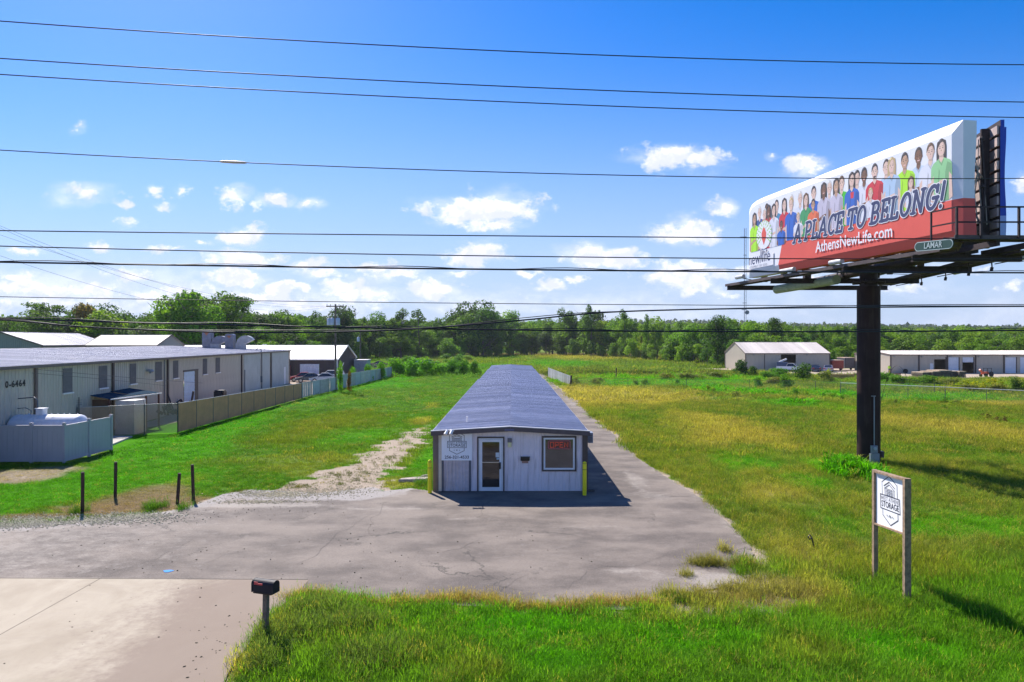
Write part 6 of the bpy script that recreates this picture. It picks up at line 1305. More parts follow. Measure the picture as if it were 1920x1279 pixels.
def car(label, loc, rz, color, L=4.5, Wd=1.75, kind='sedan', group=None, name='parked_car'):
    c = empty(name, loc, rz, label, 'car' if kind != 'pickup' else 'pickup truck', group); hw = Wd/2
    M_ = mat('paint_%02d%02d%02d' % tuple(int(v*99) for v in color), color, .28, var=.03, spec=.6, coat=.5); G_ = mat('car_glass', (.02, .022, .028), .06, spec=.9); T_ = mat('tyre', (.02, .02, .02), .8); RM = mat('rim', (.45, .45, .46), .3, .7)
    if kind == 'pickup': low = [(-L/2, .45), (L/2-.1, .42), (L/2, .55), (L/2, .85), (L/2-.15, 1.02), (L*.22, 1.10), (-L/2, 1.08)]; cab = [(L*.24, 1.09), (L*.12, 1.68), (-L*.10, 1.70), (-L*.13, 1.09)]
    elif kind == 'suv': low = [(-L/2, .4), (L/2, .4), (L/2, .8), (L/2-.15, .95), (L*.22, 1.02), (-L/2, 1.05)]; cab = [(L*.26, 1.01), (L*.10, 1.60), (-L*.42, 1.62), (-L*.49, 1.04)]
    else: low = [(-L/2, .35), (L/2-.08, .32), (L/2, .45), (L/2-.05, .66), (L*.28, .88), (-L*.33, .95), (-L/2+.08, .90), (-L/2, .6)]; cab = [(L*.24, .88), (L*.08, 1.38), (-L*.14, 1.41), (-L*.34, .94)]
    def loft(prof, w0, w1, zc, mi=0):
        q = MB(); n = len(prof); zs = [z for x, z in prof]; z0, z1 = min(zs), max(zs); wd = lambda z: w0+(w1-w0)*(z-z0)/(z1-z0+1e-6)
        V = [(x, -wd(z), z) for x, z in prof]+[(x, wd(z), z) for x, z in prof]; q._add(V, [tuple(range(n)), tuple(range(2*n-1, n-1, -1))]+[(i, n+i, n+(i+1) % n, (i+1) % n) for i in range(n)]); return q
    body = loft(low, hw, hw*.94, 0); bo_ = body.build('body', M_, c); cb = loft(cab, hw*.9, hw*.72, 0).build('cabin', G_, c)
    q = MB(); xs = [x for x, z in cab if z > 1.3]; zt = max(z for x, z in cab); q.box(min(xs)-.02, max(xs)+.02, -hw*.73, hw*.73, zt-.01, zt+.035); q.build('roof', M_, c)
    q = MB()
    for sy in (-1, 1):
        for xa, xb in ((cab[0], cab[1]), (cab[3], cab[2])): q.bar((xa[0], sy*hw*.9, xa[1]), (xb[0], sy*hw*.735, xb[1]), .07)
    q.build('pillars', M_, c)
    for sx in (-.31*L, .31*L):
        for sy in (-1, 1):
            q = MB(); q.tube([(sx, sy*(hw-.2), .32), (sx, sy*(hw+.01), .32)], .33, 16); wlo = q.build('wheel', T_, c); q = MB(); q.tube([(sx, sy*(hw+.011), .32), (sx, sy*(hw+.02), .32)], .2, 12); q.build('rim', RM, wlo)
    for sy in (-1, 1):
        q = MB(); q.box(L/2-.08, L/2+.012, sy*hw*.72-.18, sy*hw*.72+.18, .62 if kind == 'sedan' else .78, .74 if kind == 'sedan' else .92); q.build('headlight', mat('headlight', (.7, .72, .75), .15), c)
        q = MB(); q.box(-L/2-.012, -L/2+.06, sy*hw*.75-.16, sy*hw*.75+.16, .68, .84); q.build('tail_light', mat('tail_red', (.4, .02, .02), .3), c)
    return c
car('red car parked nearest the warehouse end wall', (-33.2, 108.6, 0), R(195), (.42, .02, .045))
car('white car behind the red and silver cars at the workshop', (-29.5, 111.0, 0), R(190), (.72, .72, .74), kind='suv')
cs = car('silver car with an open hood behind the slatted fence', (-29.2, 106.2, 0), R(192), (.50, .54, .60))
q = MB(); q.box(-.65, .65, -.03, .03, 0, 1.0); hd = q.build('hood', WHITE_T, cs, (-2.0, 0, .95), rot=(R(-65), 0, R(90)))
car('dark car squeezed between the red and silver ones', (-31.4, 105.9, 0), R(195), (.02, .025, .035), L=4.2)
q = MB(); q.bar((-27.3, 108, 1.2), (-26.6, 108, 3.0), .07); o = q.build('upright_pole', WHITE_T); tagset(o, 'thin white pole leaning beside the parked cars', 'pole')
pk = car('white pickup truck in front of the dark barn doorway', (58.6, 143.5, 0), R(-32), (.78, .78, .80), L=5.4, Wd=1.95, kind='pickup', name='pickup_truck')
q = MB(); q.box(-2.6, -.7, -.9, .9, 1.12, 1.95); q.build('service_body', mat('load_blue', (.05, .08, .16), .6), pk); q = MB(); q.bar((-2.2, -.5, 1.96), (-.9, .3, 2.6), .3); q.build('roof_load', WHITE_T, pk)
car('silver hatchback parked at the right end of the barn', (65.6, 141.5, 0), R(62), (.36, .33, .40), L=4.3, kind='sedan')
car('dark car half hidden behind the silver hatchback', (63.6, 143.2, 0), R(75), (.03, .03, .05), L=4.2)
for lab, x, y, w, l, h, colr in (('rust-red box trailer parked right of the barn', 70.3, 149, 2.6, 3.2, 1.75, (.30, .05, .035)), ('dark grey camper trailer beside the red one', 73.8, 151, 2.2, 3.4, 2.25, (.09, .09, .11))):
    t_ = empty('box_trailer', (x, y, 0), R(4), lab, 'trailer'); q = MB(); q.box(-w/2, w/2, -l/2, l/2, .45, .45+h, bev=.12); q.build('trailer_body', mat('trailer_%d' % int(x), colr, .5, var=.1), t_)
    q = MB(); q.box(-w/2-.03, w/2+.03, -l/2-.03, l/2+.03, .45+h, .45+h+.10, bev=.1); q.build('trailer_roof', mat('trailer_roof', (.60, .45, .32), .6), t_)
    for sx in (-1, 1): q = MB(); q.tube([(sx*(w/2-.1), -.2, .33), (sx*(w/2+.05), -.2, .33)], .33, 14); q.build('wheel', mat('tyre', (.02, .02, .02), .8), t_)
t_ = empty('flatbed_trailer', (75.0, 143, 0), R(3), 'low white flatbed trailer left of the long warehouse', 'trailer'); q = MB(); q.box(-2, 2, -.9, .9, .55, .75); q.box(-.6, 1.6, -.7, .7, .75, 1.45); q.build('flatbed', WHITE_T, t_)
for sx in (-.6, .6): q = MB(); q.tube([(sx, -1.0, .33), (sx, -.85, .33)], .33, 14); q.build('wheel', mat('tyre', (.02, .02, .02), .8), t_)
# junk cars and rubble left of the far storage building
car('wrecked dark red car in the weeds beyond the vine fence', (-33.2, 172, -.1), R(10), (.20, .03, .04), L=4.8, group='junk cars in the far lot')
car('wrecked white car farther right in the weeds', (-26.5, 184, -.1), R(160), (.68, .68, .70), L=4.8, group='junk cars in the far lot')
car('grey wreck beside the white one in the weeds', (-22.5, 186, -.1), R(25), (.30, .34, .40), L=4.8, group='junk cars in the far lot')
q = MB()
for k in range(26): a, b = random.uniform(-3.5, 3.5), random.uniform(-1.5, 1.5); q.bar((a, b, random.uniform(0, .5)), (a+random.uniform(-1.6, 1.6), b+random.uniform(-1, 1), random.uniform(.3, 1.4)), random.uniform(.1, .35))
o = q.build('debris_pile', mat('debris_grey', (.22, .19, .17), .9, var=.4), None, (-34.5, 160, 0)); tagset(o, 'pile of grey boards and branches behind the second pole', 'debris', None, 'stuff')
# lumber stacks, timber barrier, tractor
LUM = mat('lumber', (.42, .32, .22), .8, var=.25, vscale=2); LUMD = mat('lumber_ends', (.13, .10, .08), .9, var=.4, vscale=6)
for i, (px, w, h, lab) in enumerate(((1727, 1.6, 1.0, 'low light-coloured lumber stack, leftmost in the yard'), (1741, 1.5, 1.25, 'dark-ended lumber stack second from the left'), (1755, 1.5, 1.35, 'lumber stack topped with a pale board, mid row'),
                                     (1768, 1.4, 1.3, 'fourth lumber stack in the yard row'), (1780, 1.4, 1.25, 'fifth lumber stack in the yard row, slightly lower'), (1792, 1.3, 1.15, 'rightmost dark lumber stack before the roll doors'))):
    X = (px-960)/F*119; st_ = empty('lumber_stack', (X, 119+random.uniform(-.5, .5), 0), R(random.uniform(-8, 8)), lab, 'lumber stack', 'lumber stacks in the yard')
    nl = int(h/.16)
    for k in range(nl):
        q = MB(); e = random.uniform(-.06, .06); q.box(-w*.48+e, w*.48+e, -1.6, 1.6, .1+k*.16, .1+k*.16+.13); q.build('plank', LUMD if k < nl-1 else LUM, st_)
tb = empty('timber_barrier', (55.6, 115.3, 0), 0, 'low orange-brown timber edging by the gravel yard', 'timber')
for k in range(3): q = MB(); q.box(-2.0, 2.2, -.15, .15, .02+k*.27, .25+k*.27); q.build('plank', mat('orange_timber', (.48, .23, .10), .8, var=.2), tb)
tb = empty('timber_barrier', (65.0, 123.0, 0), R(4), 'long low brown rail of beams right of the billboard column', 'timber')
for k in range(2): q = MB(); q.box(-3.6, 5.2, -.15, .15, .02+k*.3, .27+k*.3); q.build('beam', mat('brown_timber', (.22, .13, .07), .8, var=.2), tb)
for x in (-2.5, -.6, 1.2, 3.0): q = MB(); q.box(x-.08, x+.08, -.25, -.16, 0, 1.2); q.build('yellow_post', mat('dull_yellow', (.45, .36, .05), .6), tb)
tr_ = empty('tractor', (84.8, 122, 0), R(200), 'small orange loader tractor with a black canopy', 'tractor'); tr_.scale = (.78, .78, .78); TO = mat('tractor_orange', (.62, .12, .05), .45)
q = MB(); q.box(-.3, 1.3, -.4, .4, .6, 1.15, bev=.08); q.bar((1.2, 0, .9), (2.2, 0, 1.7), .35); q.build('tractor_body', TO, tr_); q = MB(); q.box(-1.0, .3, -.55, .55, 1.9, 2.0); [q.bar((x, y, .9), (x, y, 1.9), .07) for x in (-.9, .25) for y in (-.5, .5)]; q.build('canopy_frame', BLACKP, tr_)
for x, r_ in ((-.7, .6), (1.0, .38)):
    for y in (-.62, .62): q = MB(); q.tube([(x, y-.14, r_), (x, y+.14, r_)], r_, 16); q.build('wheel', mat('tyre', (.02, .02, .02), .8), tr_)
q = MB(); q.tube([(0, -.15, .45), (0, .15, .45)], .45, 16); o = q.build('spare_wheel', mat('tyre', (.02, .02, .02), .8), None, (77.8, 135.0, 0)); tagset(o, 'dark wheel leaning near the left end of the long warehouse', 'wheel')
# worker in a high-visibility vest
def person():
    pv = [(0, 0, .93), (0, 0, 1.15), (0, 0, 1.40), (0, 0, 1.50), (0, .02, 1.62), (.10, 0, .88), (.13, .04, .50), (.13, 0, .08), (.13, -.12, .04), (-.10, 0, .88), (-.14, -.06, .50), (-.16, .06, .08), (-.16, -.06, .04), (.18, 0, 1.40), (.25, -.04, 1.14), (.22, -.20, .95), (-.18, 0, 1.40), (-.26, .02, 1.14), (-.24, -.1, .90)]
    pe = [(0, 1), (1, 2), (2, 3), (3, 4), (0, 5), (5, 6), (6, 7), (7, 8), (0, 9), (9, 10), (10, 11), (11, 12), (2, 13), (13, 14), (14, 15), (2, 16), (16, 17), (17, 18)]
    rad = [.15, .14, .15, .06, .105, .09, .065, .05, .045, .09, .065, .05, .045, .06, .045, .04, .06, .045, .04]
    me = bpy.data.meshes.new('person'); me.from_pydata(pv, pe, []); o = add('person', me, None, (74.7, 135.2, 0)); md = o.modifiers.new('skin', 'SKIN')
    for i, r_ in enumerate(rad): me.skin_vertices[0].data[i].radius = (r_, r_*.8 if i < 3 else r_)
    me.skin_vertices[0].data[0].use_root = True; o.modifiers.new('sub', 'SUBSURF').levels = 1
    m = bpy.data.materials.new('worker_clothes'); m.use_nodes = True; t = NT(m.node_tree); p = next(n for n in t.n if n.type == 'BSDF_PRINCIPLED'); sp = t.new('ShaderNodeSeparateXYZ'); t.l.new(t.new('ShaderNodeTexCoord').outputs['Object'], sp.inputs[0]); z = sp.outputs[2]
    c = t.mix(t.m('GREATER_THAN', z, .92), (.05, .06, .10), (.55, .85, .05)); c = t.mix(t.m('GREATER_THAN', z, 1.46), c, (.45, .28, .20)); c = t.mix(t.m('GREATER_THAN', z, 1.66), c, (.75, .73, .68)); t.put(p.inputs['Base Color'], c); me.materials.append(m)
    return tagset(o, 'worker in a bright yellow-green vest near the long warehouse corner', 'person')
person()
# ---------------------------------------------------------------- trees and bushes
def leafcloud(seed, lobes, n, size, squash=.75, shell=.55):
    """leaf-sized rhombs spread through lobes (x, y, z, rx, ry, rz); returns a mesh"""
    r = np.random.default_rng(seed); lob = np.array(lobes, float); vol = (lob[:, 3]*lob[:, 4]*lob[:, 5])**.75; pick = r.choice(len(lob), n, p=vol/vol.sum())
    d = r.normal(size=(n, 3)); d /= np.linalg.norm(d, axis=1)[:, None]; rad = shell+(1-shell)*r.uniform(0, 1, n)**.6; rad *= 1+.16*np.sin(d[:, 0]*7+pick)*np.cos(d[:, 1]*6+pick*2)+r.normal(0, .05, n)
    C_ = lob[pick, :3]+d*rad[:, None]*lob[pick, 3:6]
    # drop leaves in clumped gaps
    g = fbm(C_[:, 0]*1.0+C_[:, 2]*.37, C_[:, 1]+C_[:, 2]*.9, .9, seed, 3); keep = g > .30; C_ = C_[keep]; d = d[keep]; m = len(C_); pick = pick[keep]
    nr = d+r.normal(0, .55, (m, 3)); nr[:, 2] += .35; nr /= np.linalg.norm(nr, axis=1)[:, None]
    a = r.normal(size=(m, 3)); t1 = np.cross(nr, a); t1 /= np.linalg.norm(t1, axis=1)[:, None]; t2 = np.cross(nr, t1)
    s = size*r.uniform(.55, 1.25, m)[:, None]; V = np.stack([C_-t1*s*.5, C_-t2*s*.32, C_+t1*s*.5, C_+t2*s*.36], 1).reshape(-1, 3)
    me = npmesh('crown', V, np.arange(4*m).reshape(m, 4), LEAF); v = np.clip(.45+.25*np.sin(pick*12.9)+r.normal(0, .16, m), 0, 1); set_attr(me, 'leafvar', np.repeat(v, 4), 'FLOAT'); return me
def trunkmesh(seed, h, r0, limbs, top=.85, lean=.03):
    rr = random.Random(seed); q = MB(); pts = [(rr.uniform(-1, 1)*lean*h*i/5, rr.uniform(-1, 1)*lean*h*i/5, h*top*i/5-.2) for i in range(6)]; q.tube(pts, [r0*(1-.15*i) for i in range(6)], 7)
    for k in range(limbs):
        i = rr.randint(1, 4); b = Vector(pts[i]); a = rr.uniform(0, 6.28); l = h*rr.uniform(.18, .34); e = b+Vector((math.cos(a)*l, math.sin(a)*l, l*rr.uniform(.5, 1.0))); m_ = b.lerp(e, .5)+Vector((0, 0, -l*.06)); q.tube([b, m_, e], [r0*.4, r0*.28, r0*.1], 5)
    me = mesh('trunk', q.v, q.f, BARK); return me
def lobes_round(seed, h, w, base=.22, n=13):
    r = np.random.default_rng(seed); L = []
    for i in range(n):
        z = r.uniform(base, .92); k = math.sin(math.pi*min(1, max(0, (z-base+.12)/(1.06-base))))**.6; a = r.uniform(0, 6.28); d = w*.5*k*r.uniform(.15, .72); s = w*r.uniform(.15, .27)
        L.append((d*math.cos(a), d*math.sin(a), z*h, s, s, s*r.uniform(.6, .95)))
    L.append((0, 0, h*.58, w*.30, w*.30, h*.26)); return L
def lobes_tall(seed, h, w, n=15, base=.15):
    r = np.random.default_rng(seed); L = []
    for i in range(n):
        z = base+(1-base)*(i+.5)/n; k = (1-abs(z-.45)*.9)*r.uniform(.6, 1.1); a = r.uniform(0, 6.28); d = w*.28*k; s = w*.26*k
        L.append((d*math.cos(a), d*math.sin(a), min(z, .96)*h, s, s, h*.075*r.uniform(.8, 1.5)))
    return L
def lobes_pine(seed, h, w, n=16):
    r = np.random.default_rng(seed); L = []
    for i in range(n):
        z = .38+.6*r.uniform(); k = .5+.6*math.sin(math.pi*(z-.3)/.75); a = r.uniform(0, 6.28); d = w*.5*k*r.uniform(.2, .9); s = w*r.uniform(.12, .22); L.append((d*math.cos(a), d*math.sin(a), z*h, s*1.3, s*1.3, s*.42))
    return L
KIND = {}
for i in range(4): KIND['oak%d' % i] = (leafcloud(20+i, lobes_round(20+i, 15, 11.5), 4300, .62), trunkmesh(i, 15, .30, 7), 15)
for i in range(3): KIND['tall%d' % i] = (leafcloud(40+i, lobes_tall(40+i, 19, 10.5), 3900, .62), trunkmesh(10+i, 19, .24, 6, .92), 19)
for i in range(2): KIND['pine%d' % i] = (leafcloud(60+i, lobes_pine(60+i, 16, 9), 2600, .52, shell=.2), trunkmesh(20+i, 16, .22, 8, .9), 16)
for i in range(2): KIND['young%d' % i] = (leafcloud(70+i, lobes_round(70+i, 8, 6.5, .05, 9), 2400, .46), trunkmesh(30+i, 8, .12, 4), 8)
for i in range(3): KIND['bush%d' % i] = (leafcloud(80+i, lobes_round(80+i, 2.6, 3.6, .0, 9), 1700, .26), trunkmesh(40+i, 2.0, .06, 5), 2.6)
for i in range(2): KIND['weed%d' % i] = (leafcloud(90+i, lobes_tall(90+i, 2.0, 1.6, 9, .05), 800, .17), trunkmesh(50+i, 1.8, .03, 4), 2.0)
def plant(kind, loc, h, color, label, group=None, name='tree', wide=1.0, cat='tree', parts=True):
    cr, tk, h0 = KIND[kind]; s = h/h0; e = empty(name, loc, random.uniform(0, 6.28), label, cat, group); e.scale = (s*wide, s*wide, s)
    c = add('crown' if cat == 'tree' else 'foliage', cr, e); j = random.uniform(.85, 1.15); c.color = (color[0]*j*random.uniform(.9, 1.12), color[1]*j, color[2]*j*random.uniform(.85, 1.2), 1)
    if parts: add('trunk' if cat == 'tree' else 'stem', tk, e)
    return e
DKG, MDG, LTG, YLG, BLG, RST = (.058, .122, .026), (.105, .200, .030), (.145, .265, .032), (.20, .30, .040), (.075, .125, .055), (.18, .14, .06)
TOPS = [(-80, 590), (0, 588), (40, 584), (70, 573), (100, 572), (122, 588), (140, 582), (170, 567), (200, 566), (230, 574), (262, 580), (280, 578), (300, 560), (330, 552), (365, 549), (400, 556), (425, 556), (450, 560), (480, 572), (520, 580), (560, 584), (610, 582), (640, 574), (680, 586),
        (700, 583), (725, 590), (750, 584), (785, 583), (800, 602), (830, 594), (870, 574), (905, 565), (935, 578), (962, 588), (985, 592), (1010, 598), (1055, 583), (1075, 582), (1108, 575), (1130, 590), (1170, 585), (1190, 590), (1215, 592), (1260, 594), (1300, 592), (1330, 588), (1360, 594),
        (1395, 597), (1440, 594), (1470, 603), (1500, 606), (1540, 607), (1600, 608), (1640, 613), (1750, 613), (1850, 612), (1960, 612), (2050, 612)]
BASE = [(-80, 172), (0, 168), (350, 160), (480, 168), (560, 185), (640, 205), (700, 235), (800, 262), (900, 266), (960, 300), (1050, 300), (1110, 282), (1160, 262), (1220, 225), (1290, 200), (1350, 178), (1400, 190), (1560, 185), (1650, 168), (1960, 165), (2050, 165)]
interp = lambda tab, x: float(np.interp(x, [t[0] for t in tab], [t[1] for t in tab]))
rt = random.Random(5)
# trees one can tell apart, with a label of their own
NAMED = [(905, 0, 'oak0', DKG, 1.15, 'tallest broad dark tree behind the far end of the storage building'), (873, 8, 'oak1', DKG, .9, 'dark tree leaning against the left of the tallest broad one'), (1108, -4, 'tall0', MDG, 1.05, 'tall upright tree alone at the meadow edge right of centre'),
         (1062, 2, 'tall1', MDG, 1.3, 'twin-topped loose tree left of the tall upright one'), (360, -6, 'oak2', LTG, 1.0, 'bright green tree highest above the warehouse roof'), (322, -4, 'oak3', LTG, .95, 'bright tree just left of the highest one over the warehouse'), (418, 0, 'oak1', MDG, .9, 'green tree above the roof ducts'),
         (190, 2, 'oak0', YLG, 1.1, 'yellow-green tree with a rusty tint above the cream roofed shed'), (160, 6, 'oak2', RST, .8, 'rust tinted tree left of the yellow-green one'), (85, 0, 'pine0', BLG, 1.3, 'dark spreading pine over the pale shed roof'), (112, 3, 'pine1', BLG, 1.0, 'dark pine at the right end of the pine group'),
         (452, 3, 'pine1', DKG, .8, 'thin dark-topped tree right of the ducts'), (435, 4, 'pine0', DKG, .7, 'sparse dark tree behind the roof ducts'), (640, 4, 'oak3', BLG, 1.0, 'grey-green tree behind the utility pole crossarm'), (752, -8, 'tall2', MDG, 1.4, 'brownish-green tree with pointed top left of centre'),
         (785, -6, 'tall0', MDG, 1.4, 'second pointed tree next to the gap in the tree line'), (1452, 0, 'oak2', DKG, .8, 'round dark tree standing above the barn roof'), (1345, -12, 'oak3', DKG, .75, 'very dark rounded tree beside the barn gable'), (960, 4, 'tall1', LTG, 1.2, 'fluffy light green tree right of the tallest dark one'),
         (1172, 4, 'tall2', LTG, .9, 'pair-topped pale tree right of the tall upright one'), (1215, 6, 'tall0', LTG, .8, 'narrow pale poplar in the middle right of the tree line')]
for px, dy, k, col, wd, lab in NAMED:
    Y = interp(BASE, px)+dy; top = interp(TOPS, px); h = H+(640-top)/F*Y; plant(k, ((px-960)/F*Y, Y, -.2), h*1.02, col, lab, wide=wd)
REG = [(-200, 250, 'left behind the pale sheds'), (250, 560, 'behind the warehouse roof'), (560, 830, 'behind the utility poles'), (830, 1040, 'behind the storage building'), (1040, 1370, 'along the right meadow edge'), (1370, 1640, 'behind the barn'), (1640, 2200, 'behind the long warehouse')]
def region(px): return next(r for a, b, r in REG if a <= px < b)
WORD = {'oak': 'broad leafy', 'tall': 'tall narrow', 'pine': 'thin dark', 'young': 'low young'}
CW = {DKG: 'dark green', MDG: 'mid green', LTG: 'light green', YLG: 'yellow-green', BLG: 'grey-green', RST: 'rust tinted'}
LM = [(-200, 'beyond the left frame edge'), (0, 'above the left pale shed'), (90, 'above the seam of both sheds'), (160, 'above the cream roof'), (245, 'above the grey gable'), (330, 'above the tall duct'), (400, 'above the pale hooded duct'), (470, 'over the warehouse far corner'), (545, 'over the workshop roof'),
      (615, 'around the utility pole'), (670, 'right of the second pole'), (720, 'over the junk cars'), (775, 'at the tree-line gap'), (830, 'left of the tallest tree'), (885, 'behind the tallest tree'), (940, 'over the storage roof end'), (1000, 'above the chain-link stub'), (1050, 'by the twin-topped tree'), (1105, 'by the tall upright tree'),
      (1160, 'above the single black post'), (1215, 'over the mid meadow'), (1270, 'over the right meadow'), (1320, 'left of the barn gable'), (1375, 'over the barn gable'), (1430, 'over the barn doorway'), (1490, 'over the barn right half'), (1560, 'over the box trailers'), (1610, 'behind the billboard column'), (1655, 'over the lumber stacks'),
      (1730, 'over the open warehouse door'), (1800, 'over the tractor'), (1860, 'over the roll doors'), (1925, 'beyond the right frame edge')]
PENDING = []
ORD = ['first', 'second', 'third', 'fourth', 'fifth', 'sixth', 'seventh', 'eighth', 'ninth']
def lmk(px): return [n for a, n in LM if a <= px][-1]
def name_pending():
    """every tree says its row, its look, its landmark and, where needed, its place from the left"""
    d = {}
    for e in PENDING: d.setdefault((e[2], lmk(e[1]), e[3]), []).append(e)
    for (row, lm, look), L in d.items():
        L.sort(key=lambda e: e[1])
        for i, e in enumerate(L): e[0]['label'] = ('%s%s %s %s' % ((ORD[i]+' ') if len(L) > 1 else '', look, row, lm))
def wooded(px, Y, frac, kinds, cols, wide=1.0, row=0):
    top = interp(TOPS, px); h = (H+(640-top)/F*Y)*frac; k = rt.choice(kinds); col = rt.choice(cols); w = WORD[k.rstrip('0123')]
    o = plant(k, ((px-960)/F*Y, Y, -.2), h, col, 'x', 'trees of the long tree line', wide=wide); PENDING.append((o, px, ['front tree', 'middle-row tree', 'rear tree'][row], '%s %s' % (CW[col], w)))
for row, (dy, f0, f1, step) in enumerate(((3, .60, .90, 26), (16, .78, 1.0, 24), (34, .74, 1.0, 30))):
    px = -90+row*9
    while px < 2040:
        Y = interp(BASE, px)+dy+rt.uniform(-4, 6)
        cols = [DKG, MDG, MDG, LTG, BLG] if px < 820 else ([DKG, MDG, LTG, MDG, BLG, LTG] if px < 1100 else [MDG, LTG, LTG, YLG, MDG, DKG])
        kinds = ['oak0', 'oak1', 'oak2', 'oak3', 'tall0', 'tall1', 'tall2'] if 560 < px < 1640 else ['oak0', 'oak1', 'oak2', 'oak3', 'pine0']
        wooded(px, Y, rt.uniform(f0, f1), kinds, cols, rt.uniform(.85, 1.3), row); px += step*rt.uniform(.7, 1.3)*(1.0 if 250 < px < 1640 else 1.15)
px = -60
while px < 2000:                                  # young growth at the foot of the wood
    Y = interp(BASE, px)-4+rt.uniform(-3, 2); top = 1.0
    if not (1000 < px < 1040):
        cc_ = rt.choice([DKG, MDG, LTG, MDG]); o = plant(rt.choice(['young0', 'young1']), ((px-960)/F*Y, Y, -.2), rt.uniform(3.5, 8.5), cc_, 'x', 'young trees at the foot of the wood', wide=rt.uniform(.9, 1.5)); PENDING.append((o, px, 'edge tree', CW[cc_]+' low young'))
    px += rt.uniform(14, 30)
name_pending()
# the woods that run on behind, seen only as a mass
def far_wood(name, label, y0, y1, x0, x1, n, htab, col, size):
    r = np.random.default_rng(len(label)); Y = r.uniform(y0, y1, n); X = r.uniform(x0, x1, n)*Y; top = np.interp(X/Y*F+960, [t[0] for t in htab], [t[1] for t in htab]); hh = (H+(640-top)/F*Y)*(.75+.35*fbm(X, Y, .06, 7)); z = hh*r.uniform(0, 1, n)**.55
    C_ = np.stack([X, Y, z], 1); m = n; nr = r.normal(size=(m, 3)); nr[:, 2] += .6; nr[:, 1] -= .4; nr /= np.linalg.norm(nr, axis=1)[:, None]; t1 = np.cross(nr, r.normal(size=(m, 3))); t1 /= np.linalg.norm(t1, axis=1)[:, None]; t2 = np.cross(nr, t1); s = size*r.uniform(.5, 1.3, m)[:, None]
    V = np.stack([C_-t1*s*.5, C_-t2*s*.4, C_+t1*s*.5, C_+t2*s*.4], 1).reshape(-1, 3); me = npmesh(name, V, np.arange(4*m).reshape(m, 4), LEAF); set_attr(me, 'leafvar', np.repeat(r.uniform(.1, .9, m), 4), 'FLOAT'); o = add(name, me); o.color = (*col, 1); tagset(o, label, None, None, 'stuff')
far_wood('far_woods', 'woodland mass filling in behind the first trees', 235, 330, -.95, -.22, 26000, [(-200, 596), (200, 590), (400, 582), (620, 596), (700, 600)], (.060, .115, .030), 1.5)
far_wood('far_woods', 'woodland mass behind the central and right tree line', 330, 420, -.24, .95, 30000, [(640, 600), (900, 600), (1100, 603), (1300, 604), (1500, 611), (2000, 617)], (.10, .17, .035), 1.9)
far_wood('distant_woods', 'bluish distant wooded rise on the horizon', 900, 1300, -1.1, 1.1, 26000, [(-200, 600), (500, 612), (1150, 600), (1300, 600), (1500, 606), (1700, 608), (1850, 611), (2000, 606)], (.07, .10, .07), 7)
# bushes: row beyond the slatted fence, meadow shrubs, yard edge, goldenrod
BG, BGL, GOLD, OLV = (.085, .21, .020), (.12, .30, .018), (.36, .38, .02), (.17, .20, .05)
def bush(px, py, wpx, hpx, col, label, group=None, kinds=('bush0', 'bush1', 'bush2'), name='bush'):
    g = G(px, py); h = hpx*g.y/F; w = wpx*g.y/F; k = rt.choice(kinds); h0 = KIND[k][2]; w0 = 3.9 if k[:4] == 'bush' else 1.7
    return plant(k, (g.x, g.y, -.1), h, col, label, group, name, wide=(w/w0)/(h/h0), cat='bush')
row = [(742, 706, 40, 26), (772, 706, 44, 28), (800, 704, 46, 27), (825, 703, 34, 18), (850, 703, 34, 22), (868, 704, 26, 24), (888, 704, 22, 24), (765, 700, 40, 24)]
for i, (px, py, w, h) in enumerate(row): bush(px, py, w*1.35, h*1.2, rt.choice([BG, BGL]), ['bush at the end of the slatted fence', 'bright bush second along the fence row', 'wide bush in the middle of the fence row', 'low bush in a dip of the fence row', 'small round bush after the dip in the row', 'darker bush nearing the storage building', 'last bush of the row beside the storage roof', 'bush peeking over the middle of the fence row'][i], 'bush row beyond the left lawn')
for px, py, w, h, l in ((660, 717, 24, 20, 'vine clump spilling over the slatted fence top'), (690, 712, 26, 18, 'leafy vine on the fence right of the brown one'), (715, 708, 26, 18, 'leafy vine near the end of the slatted fence'), (638, 733, 18, 44, 'bright green climber growing up beside the utility pole')): bush(px, py+4, w, h+12, BGL, l, 'vines on the slatted fence', name='climber')
bush(655, 734, 14, 34, (.16, .09, .03), 'brown withered vine hanging on the slatted fence', name='climber')
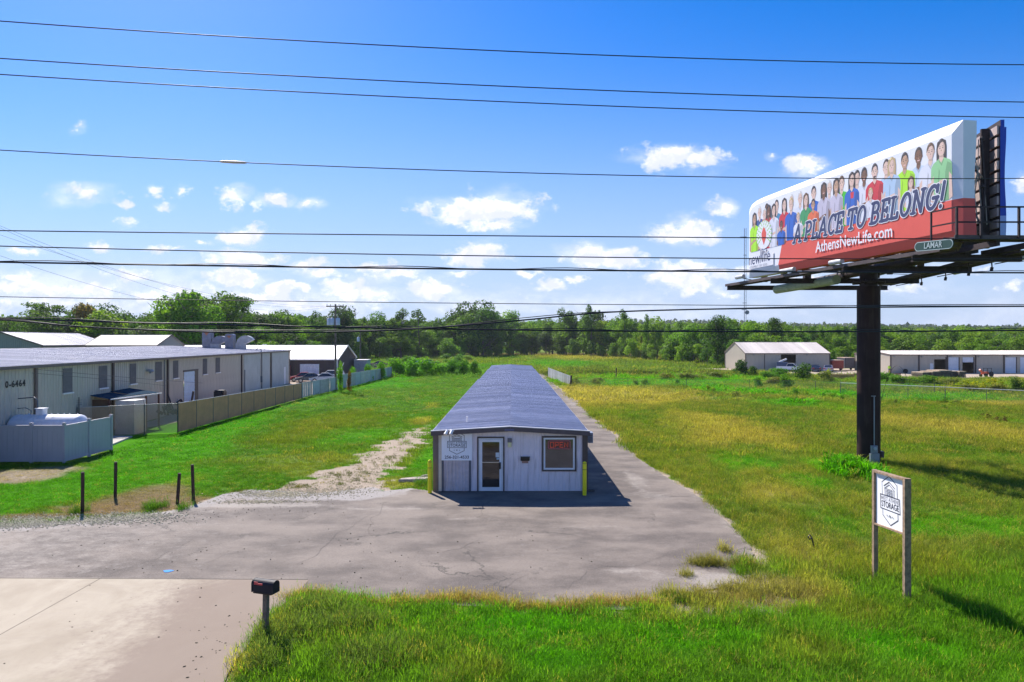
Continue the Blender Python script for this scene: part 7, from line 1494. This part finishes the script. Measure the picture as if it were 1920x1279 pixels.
for px, py, w, h, c, l in ((1390, 706, 40, 28, DKG, 'dark spiky bush in front of the barn gable'), (1413, 705, 26, 20, DKG, 'small dark bush right of the spiky one'), (1506, 712, 50, 30, DKG, 'big dark round bush hiding the pickup nose'), (1462, 707, 60, 18, BG, 'low green bush before the barn wall'), (1440, 712, 50, 16, BG, 'green scrub left of the yard'),
    (1545, 716, 44, 22, OLV, 'olive bush with yellow tips by the timber edging'), (1473, 728, 34, 26, BG, 'small leaning tree-like bush on the field fence'), (1420, 727, 24, 22, BG, 'green bush on the old wire fence'), (1455, 722, 60, 14, OLV, 'brown-green scrub band before the barn'), (1340, 710, 60, 14, OLV, 'dark scrub at the far fence left'), (1290, 712, 70, 13, OLV, 'dark weedy clump along the meadow fence'), (1250, 711, 50, 12, OLV, 'weedy clump mid meadow fence'),
    (1208, 723, 26, 14, LTG, 'yellow-green shrub on the wire fence'), (1115, 722, 22, 14, OLV, 'grey-green shrub nearest the chain-link stub'), (1270, 722, 14, 12, BG, 'tiny shrub on the wire fence'), (1660, 716, 60, 18, BG, 'green bush just right of the billboard column'), (1685, 720, 60, 16, BG, 'low bush patch in front of the beams'), (1735, 722, 70, 18, BG, 'bushy weeds before the lumber'), (1780, 722, 60, 14, OLV, 'olive weeds in front of the lumber stacks'),
    (1905, 735, 34, 28, DKG, 'dark green bush at the right frame edge'), (1870, 736, 50, 18, OLV, 'olive scrub beside the dark edge bush'), (1820, 733, 60, 14, OLV, 'low olive scrub under the goldenrod'), (1560, 745, 40, 10, LTG, 'low light bush in the field')): bush(px, py, w, h, c, l)
for i, (px, py, w, h) in enumerate(((1811, 728, 26, 17), (1830, 727, 22, 14), (1845, 731, 24, 16), (1863, 727, 18, 20), (1875, 733, 26, 20), (1555, 706, 12, 16), (1855, 722, 16, 14), (1795, 728, 16, 12))):
    bush(px, py, w, h, GOLD, ['goldenrod clump leftmost in the main patch', 'second goldenrod clump from the left', 'goldenrod clump mid patch', 'tall narrow goldenrod clump', 'largest goldenrod clump at the right of the patch', 'goldenrod sprig beside the barn yard', 'goldenrod clump below the tractor', 'small goldenrod clump at the patch edge'][i], 'flowering goldenrod', ('weed0', 'weed1'), 'goldenrod')
for i in range(34):
    px = rt.uniform(1050, 1900); py = 716+(px-1050)*.062+rt.uniform(-5, 8); cc_ = rt.choice([OLV, BG, OLV, YLG]); o = bush(px, py, rt.uniform(10, 26), rt.uniform(7, 14), cc_, 'x', 'weed clumps along the field fences', ('weed0', 'weed1', 'bush1'), 'weed_clump'); PENDING.append((o, px, 'weed clump in the field', {OLV: 'olive', BG: 'green', YLG: 'yellow-green'}[cc_]))
for i in range(16):
    px = rt.uniform(690, 880); py = rt.uniform(671, 686); cc_ = rt.choice([OLV, BG, LTG]); o = bush(px, py, rt.uniform(14, 34), rt.uniform(6, 13), cc_, 'x', 'scrub in the far left lot', name='scrub'); PENDING.append((o, px, 'scrub patch', {OLV: 'olive', BG: 'green', LTG: 'pale green'}[cc_]))
for px, py, w, h, c, l in ((845, 672, 70, 22, LTG, 'pale willowy scrub left of the tallest dark tree'), (800, 672, 40, 18, MDG, 'scrub under the pointed trees'), (690, 672, 20, 18, DKG, 'dark little cedar beside the second pole'), (640, 690, 0.1, 0.1, DKG, '')):
    if l: bush(px, py, w, h, c, l)
for px, py, h, wd in ((1853, 780, 14, 'second'), (1870, 783, 12, 'third'), (1885, 786, 15, 'rightmost'), (1842, 775, 10, 'leftmost')): bush(px, py+8, 14, h, (.10, .055, .03), wd+' clump of brown dried weeds below the right field fence', 'dried weeds by the right field fence', ('weed0', 'weed1'), 'dried_weed')
name_pending()
# ---- light haze in the air
hz = MB(); hz.box(-11000, 11000, -95, 4200, -1.5, 62); ho = hz.build('haze', [])
hm = bpy.data.materials.new('thin_haze'); hm.use_nodes = True; t = NT(hm.node_tree); t.n.clear(); o_ = t.new('ShaderNodeOutputMaterial'); pv = t.new('ShaderNodeVolumePrincipled')
pv.inputs['Color'].default_value = (.80, .88, 1, 1); pv.inputs['Density'].default_value = .00010; pv.inputs['Anisotropy'].default_value = .2; t.l.new(pv.outputs[0], o_.inputs['Volume']); ho.data.materials.append(hm); ho['kind'] = 'stuff'; ho['label'] = 'thin pale haze in the air over the fields'
